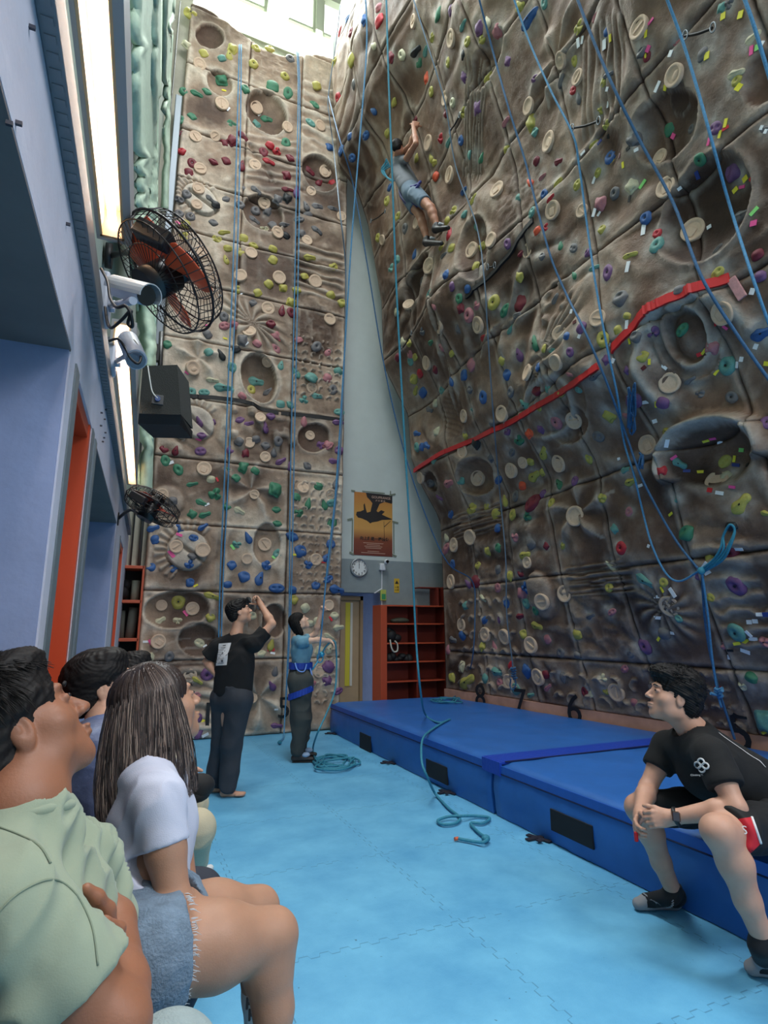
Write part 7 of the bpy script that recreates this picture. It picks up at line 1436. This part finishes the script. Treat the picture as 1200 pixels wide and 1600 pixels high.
# ---- 7,8. two more seated spectators further along
def man_glasses():
    root=empty('person',(.0,2.2,0),'person with glasses and crinkled blue-grey jacket seated behind the long-haired woman','person'); p=ath; SK=skin('fair',(204,160,136))
    hc=p(163,1076,2.15); R=fr(dirv(.88,.40,.26),nrm(UZ*.95-RV*.25)); nk=p(165,1130,2.10); shr=p(150,1172,1.98); shl=p(196,1160,2.36); ch=p(160,1215,2.1); pel=p(165,1400,2.0); er=p(165,1290,1.92); wr=p(232,1310,2.05); el=p(240,1280,2.35)
    S=SDF(*bounds([hc,nk,ch,wr],.2),.0042); head(S,hc,R,1.03,nk,.055); S.cap(nk,ch,.06,.1,.03); hand(S,wr,RV,-UZ,1,.4); S.cap(er,wr,.04,.03,.02); bake('body',S,SK,root,1); eyes(hc,R,1.03,root)
    S=SDF(*bounds([shl,shr,pel,er,wr],.22),.006); shirt_torso(S,pel,ch,nk,shl,shr,None,.14,.14,1.35,.05,.07); S.chain([shr,er,mixv(er,wr,.85)],[.078,.072,.055],.03); S.chain([shl,el,mixv(el,wr,.7)],[.075,.07,.055],.03); S.cap(nk-UZ*.03,nk+UZ*.005,.085,.072,.02); S.cut(nk+UZ*.012,nrm(hc-nk),.1)
    bake('jacket',S,mat('blue_grey_jacket',srgb(88,102,140),.5,noise=.35,nscale=9,bump=.5,bscale=30,sheen=.2),root,1,(.016,17,5))
    S=SDF(*bounds([pel,(.45,2.2,.1)],.3),.008); kk=pel+np.array([.30,.0,-.09]); S.ell(pel,(.15,.18,.13),None,.05)
    for dy in (-.1,.12): S.chain([pel+[0,dy,0],kk+[0,dy,0],[kk[0]-.24,kk[1]+dy,.09]],[.09,.075,.055],.03)
    bake('trousers',S,mat('dark_trousers',srgb(44,48,60),.85),root,1)
    for dy in (-.1,.12): S=SDF(*bounds([[kk[0]-.26,kk[1]+dy,.05],[kk[0]-.05,kk[1]+dy,.03]],.1),.006); foot(S,np.array([kk[0]-.24,kk[1]+dy,.09]),np.array([kk[0]-.08,kk[1]+dy,.035]),.04); bake('sock',S,mat('white_sock',srgb(210,212,212),.9),root,1)
    hairshell(hc,R,1.10,'hair',BLKHAIR,root,'flat',.0042,12,.003)
    G=mat('glasses_black',srgb(18,18,20),.3); g=MB()
    for q in (-1,1): g.tube([Vector(L2W(hc,R,(q*.032+.023*math.cos(a),.112-.004*abs(q),.010+.019*math.sin(a)),1.03)) for a in np.linspace(0,6.28,19)[:-1]],.0016,6,closed=True); g.tube([Vector(L2W(hc,R,v,1.03)) for v in ((q*.055,.110,.014),(q*.073,.08,.014),(q*.079,.0,.012))],.0016,6)
    g.tube([Vector(L2W(hc,R,v,1.03)) for v in ((-.01,.113,.014),(.01,.113,.014))],.0016,6); g.build('glasses',G,root)
    return root
def spectator_beige():
    root=empty('person',(.05,3.0,0),'person in beige trousers and cream top, mostly hidden behind the long-haired woman','person'); p=ath; SK=skin('fair',(204,160,136))
    hc=p(212,1062,2.95); R=fr(dirv(.9,.3,.3),nrm(UZ*.95-RV*.25)); nk=p(208,1105,2.92); shr=p(205,1135,2.80); shl=p(228,1130,3.14); ch=p(212,1165,2.92); pel=p(215,1285,2.82); er=p(245,1200,2.82); wr=p(284,1202,2.92); el=p(262,1195,3.15)
    S=SDF(*bounds([hc,nk,ch,wr,p(320,1230,2.9)],.16),.0045); head(S,hc,R,1.0,nk,.052); S.cap(nk,ch,.06,.1,.03); S.cap(er,wr,.038,.028,.02); hand(S,wr,nrm(p(308,1215,2.95)-wr),dirv(-.2,.3,-.9),.95,.5,side=-1,thumb_dir=RV*.5+UZ*.5); bake('body',S,SK,root,1)
    S=SDF(*bounds([shl,shr,pel,er,wr],.2),.007); shirt_torso(S,pel,ch,nk,shl,shr,None,.12,.12,1.3,.05,.06); S.chain([shr,er,mixv(er,wr,.92)],[.065,.058,.05],.03); S.chain([shl,el,mixv(el,wr,.7)],[.065,.058,.05],.03); S.cut(nk+UZ*.01,nrm(hc-nk),.1); bake('top',S,mat('cream_top',srgb(214,206,186),.85),root,1,(.008,14,5))
    S=SDF(*bounds([pel,p(310,1290,2.85),onZ(310,1352,.05),(.3,3.3,.6)],.2),.006); kr=p(306,1296,2.80); kl=p(297,1258,3.12); ar=onZ(300,1372,.12); al=onZ(306,1350,.12); S.ell(pel,(.14,.17,.12),None,.05); S.chain([pel+[0,-.1,0],kr,ar],[.10,.082,.062],.03); S.chain([pel+[0,.12,0],kl,al],[.10,.080,.06],.03); bake('trousers',S,mat('beige_trousers',srgb(186,176,150),.85,noise=.1,nscale=8,bump=.2,bscale=200),root,1,(.014,12,9))
    for a_,t_ in ((ar,(322,1378)),(al,(328,1356))): toe=onZ(*t_,.035); S=SDF(*bounds([a_,toe],.1),.005); foot(S,a_,toe,.036); bake('sock',S,mat('white_sock',srgb(210,212,212),.9),root,1)
    b=MB(); b.ell(p(312,1228,2.9),(.07,.06,.055)); b.ell(p(305,1240,2.9),(.07,.06,.04)); q=b.build('black_pouch',mat('bag_black',srgb(20,20,22),.8)); meta(q,'small black pouch held in the lap above the beige trousers','bag')
    hairshell(hc,R,1.06,'hair',BLKHAIR,root,'flat',.0045,13,.003); return root
# the bench they share
b=MB(); b.box((-.15,.35,.43),(.22,3.7,.47),.01); bench=b.build('seat_board',mat('bench_wood',srgb(120,104,88),.6)); br=empty('bench',(0,2,0),'low wooden bench along the left wall under the seated spectators','bench'); bench.parent=br; bench.matrix_parent_inverse=parent_matrix(br).inverted()
for y in (.5,1.5,2.5,3.55): b=MB(); b.box((-.13,y-.03,0),(.18,y+.03,.43),.004); b.build('leg',mat('bench_wood',srgb(120,104,88)),br)
for f_ in (man_standing,belayer,climber,man_right,woman,man_left,man_glasses,spectator_beige):
    if 'ONLY' in globals() and f_.__name__ not in ONLY: continue
    f_()
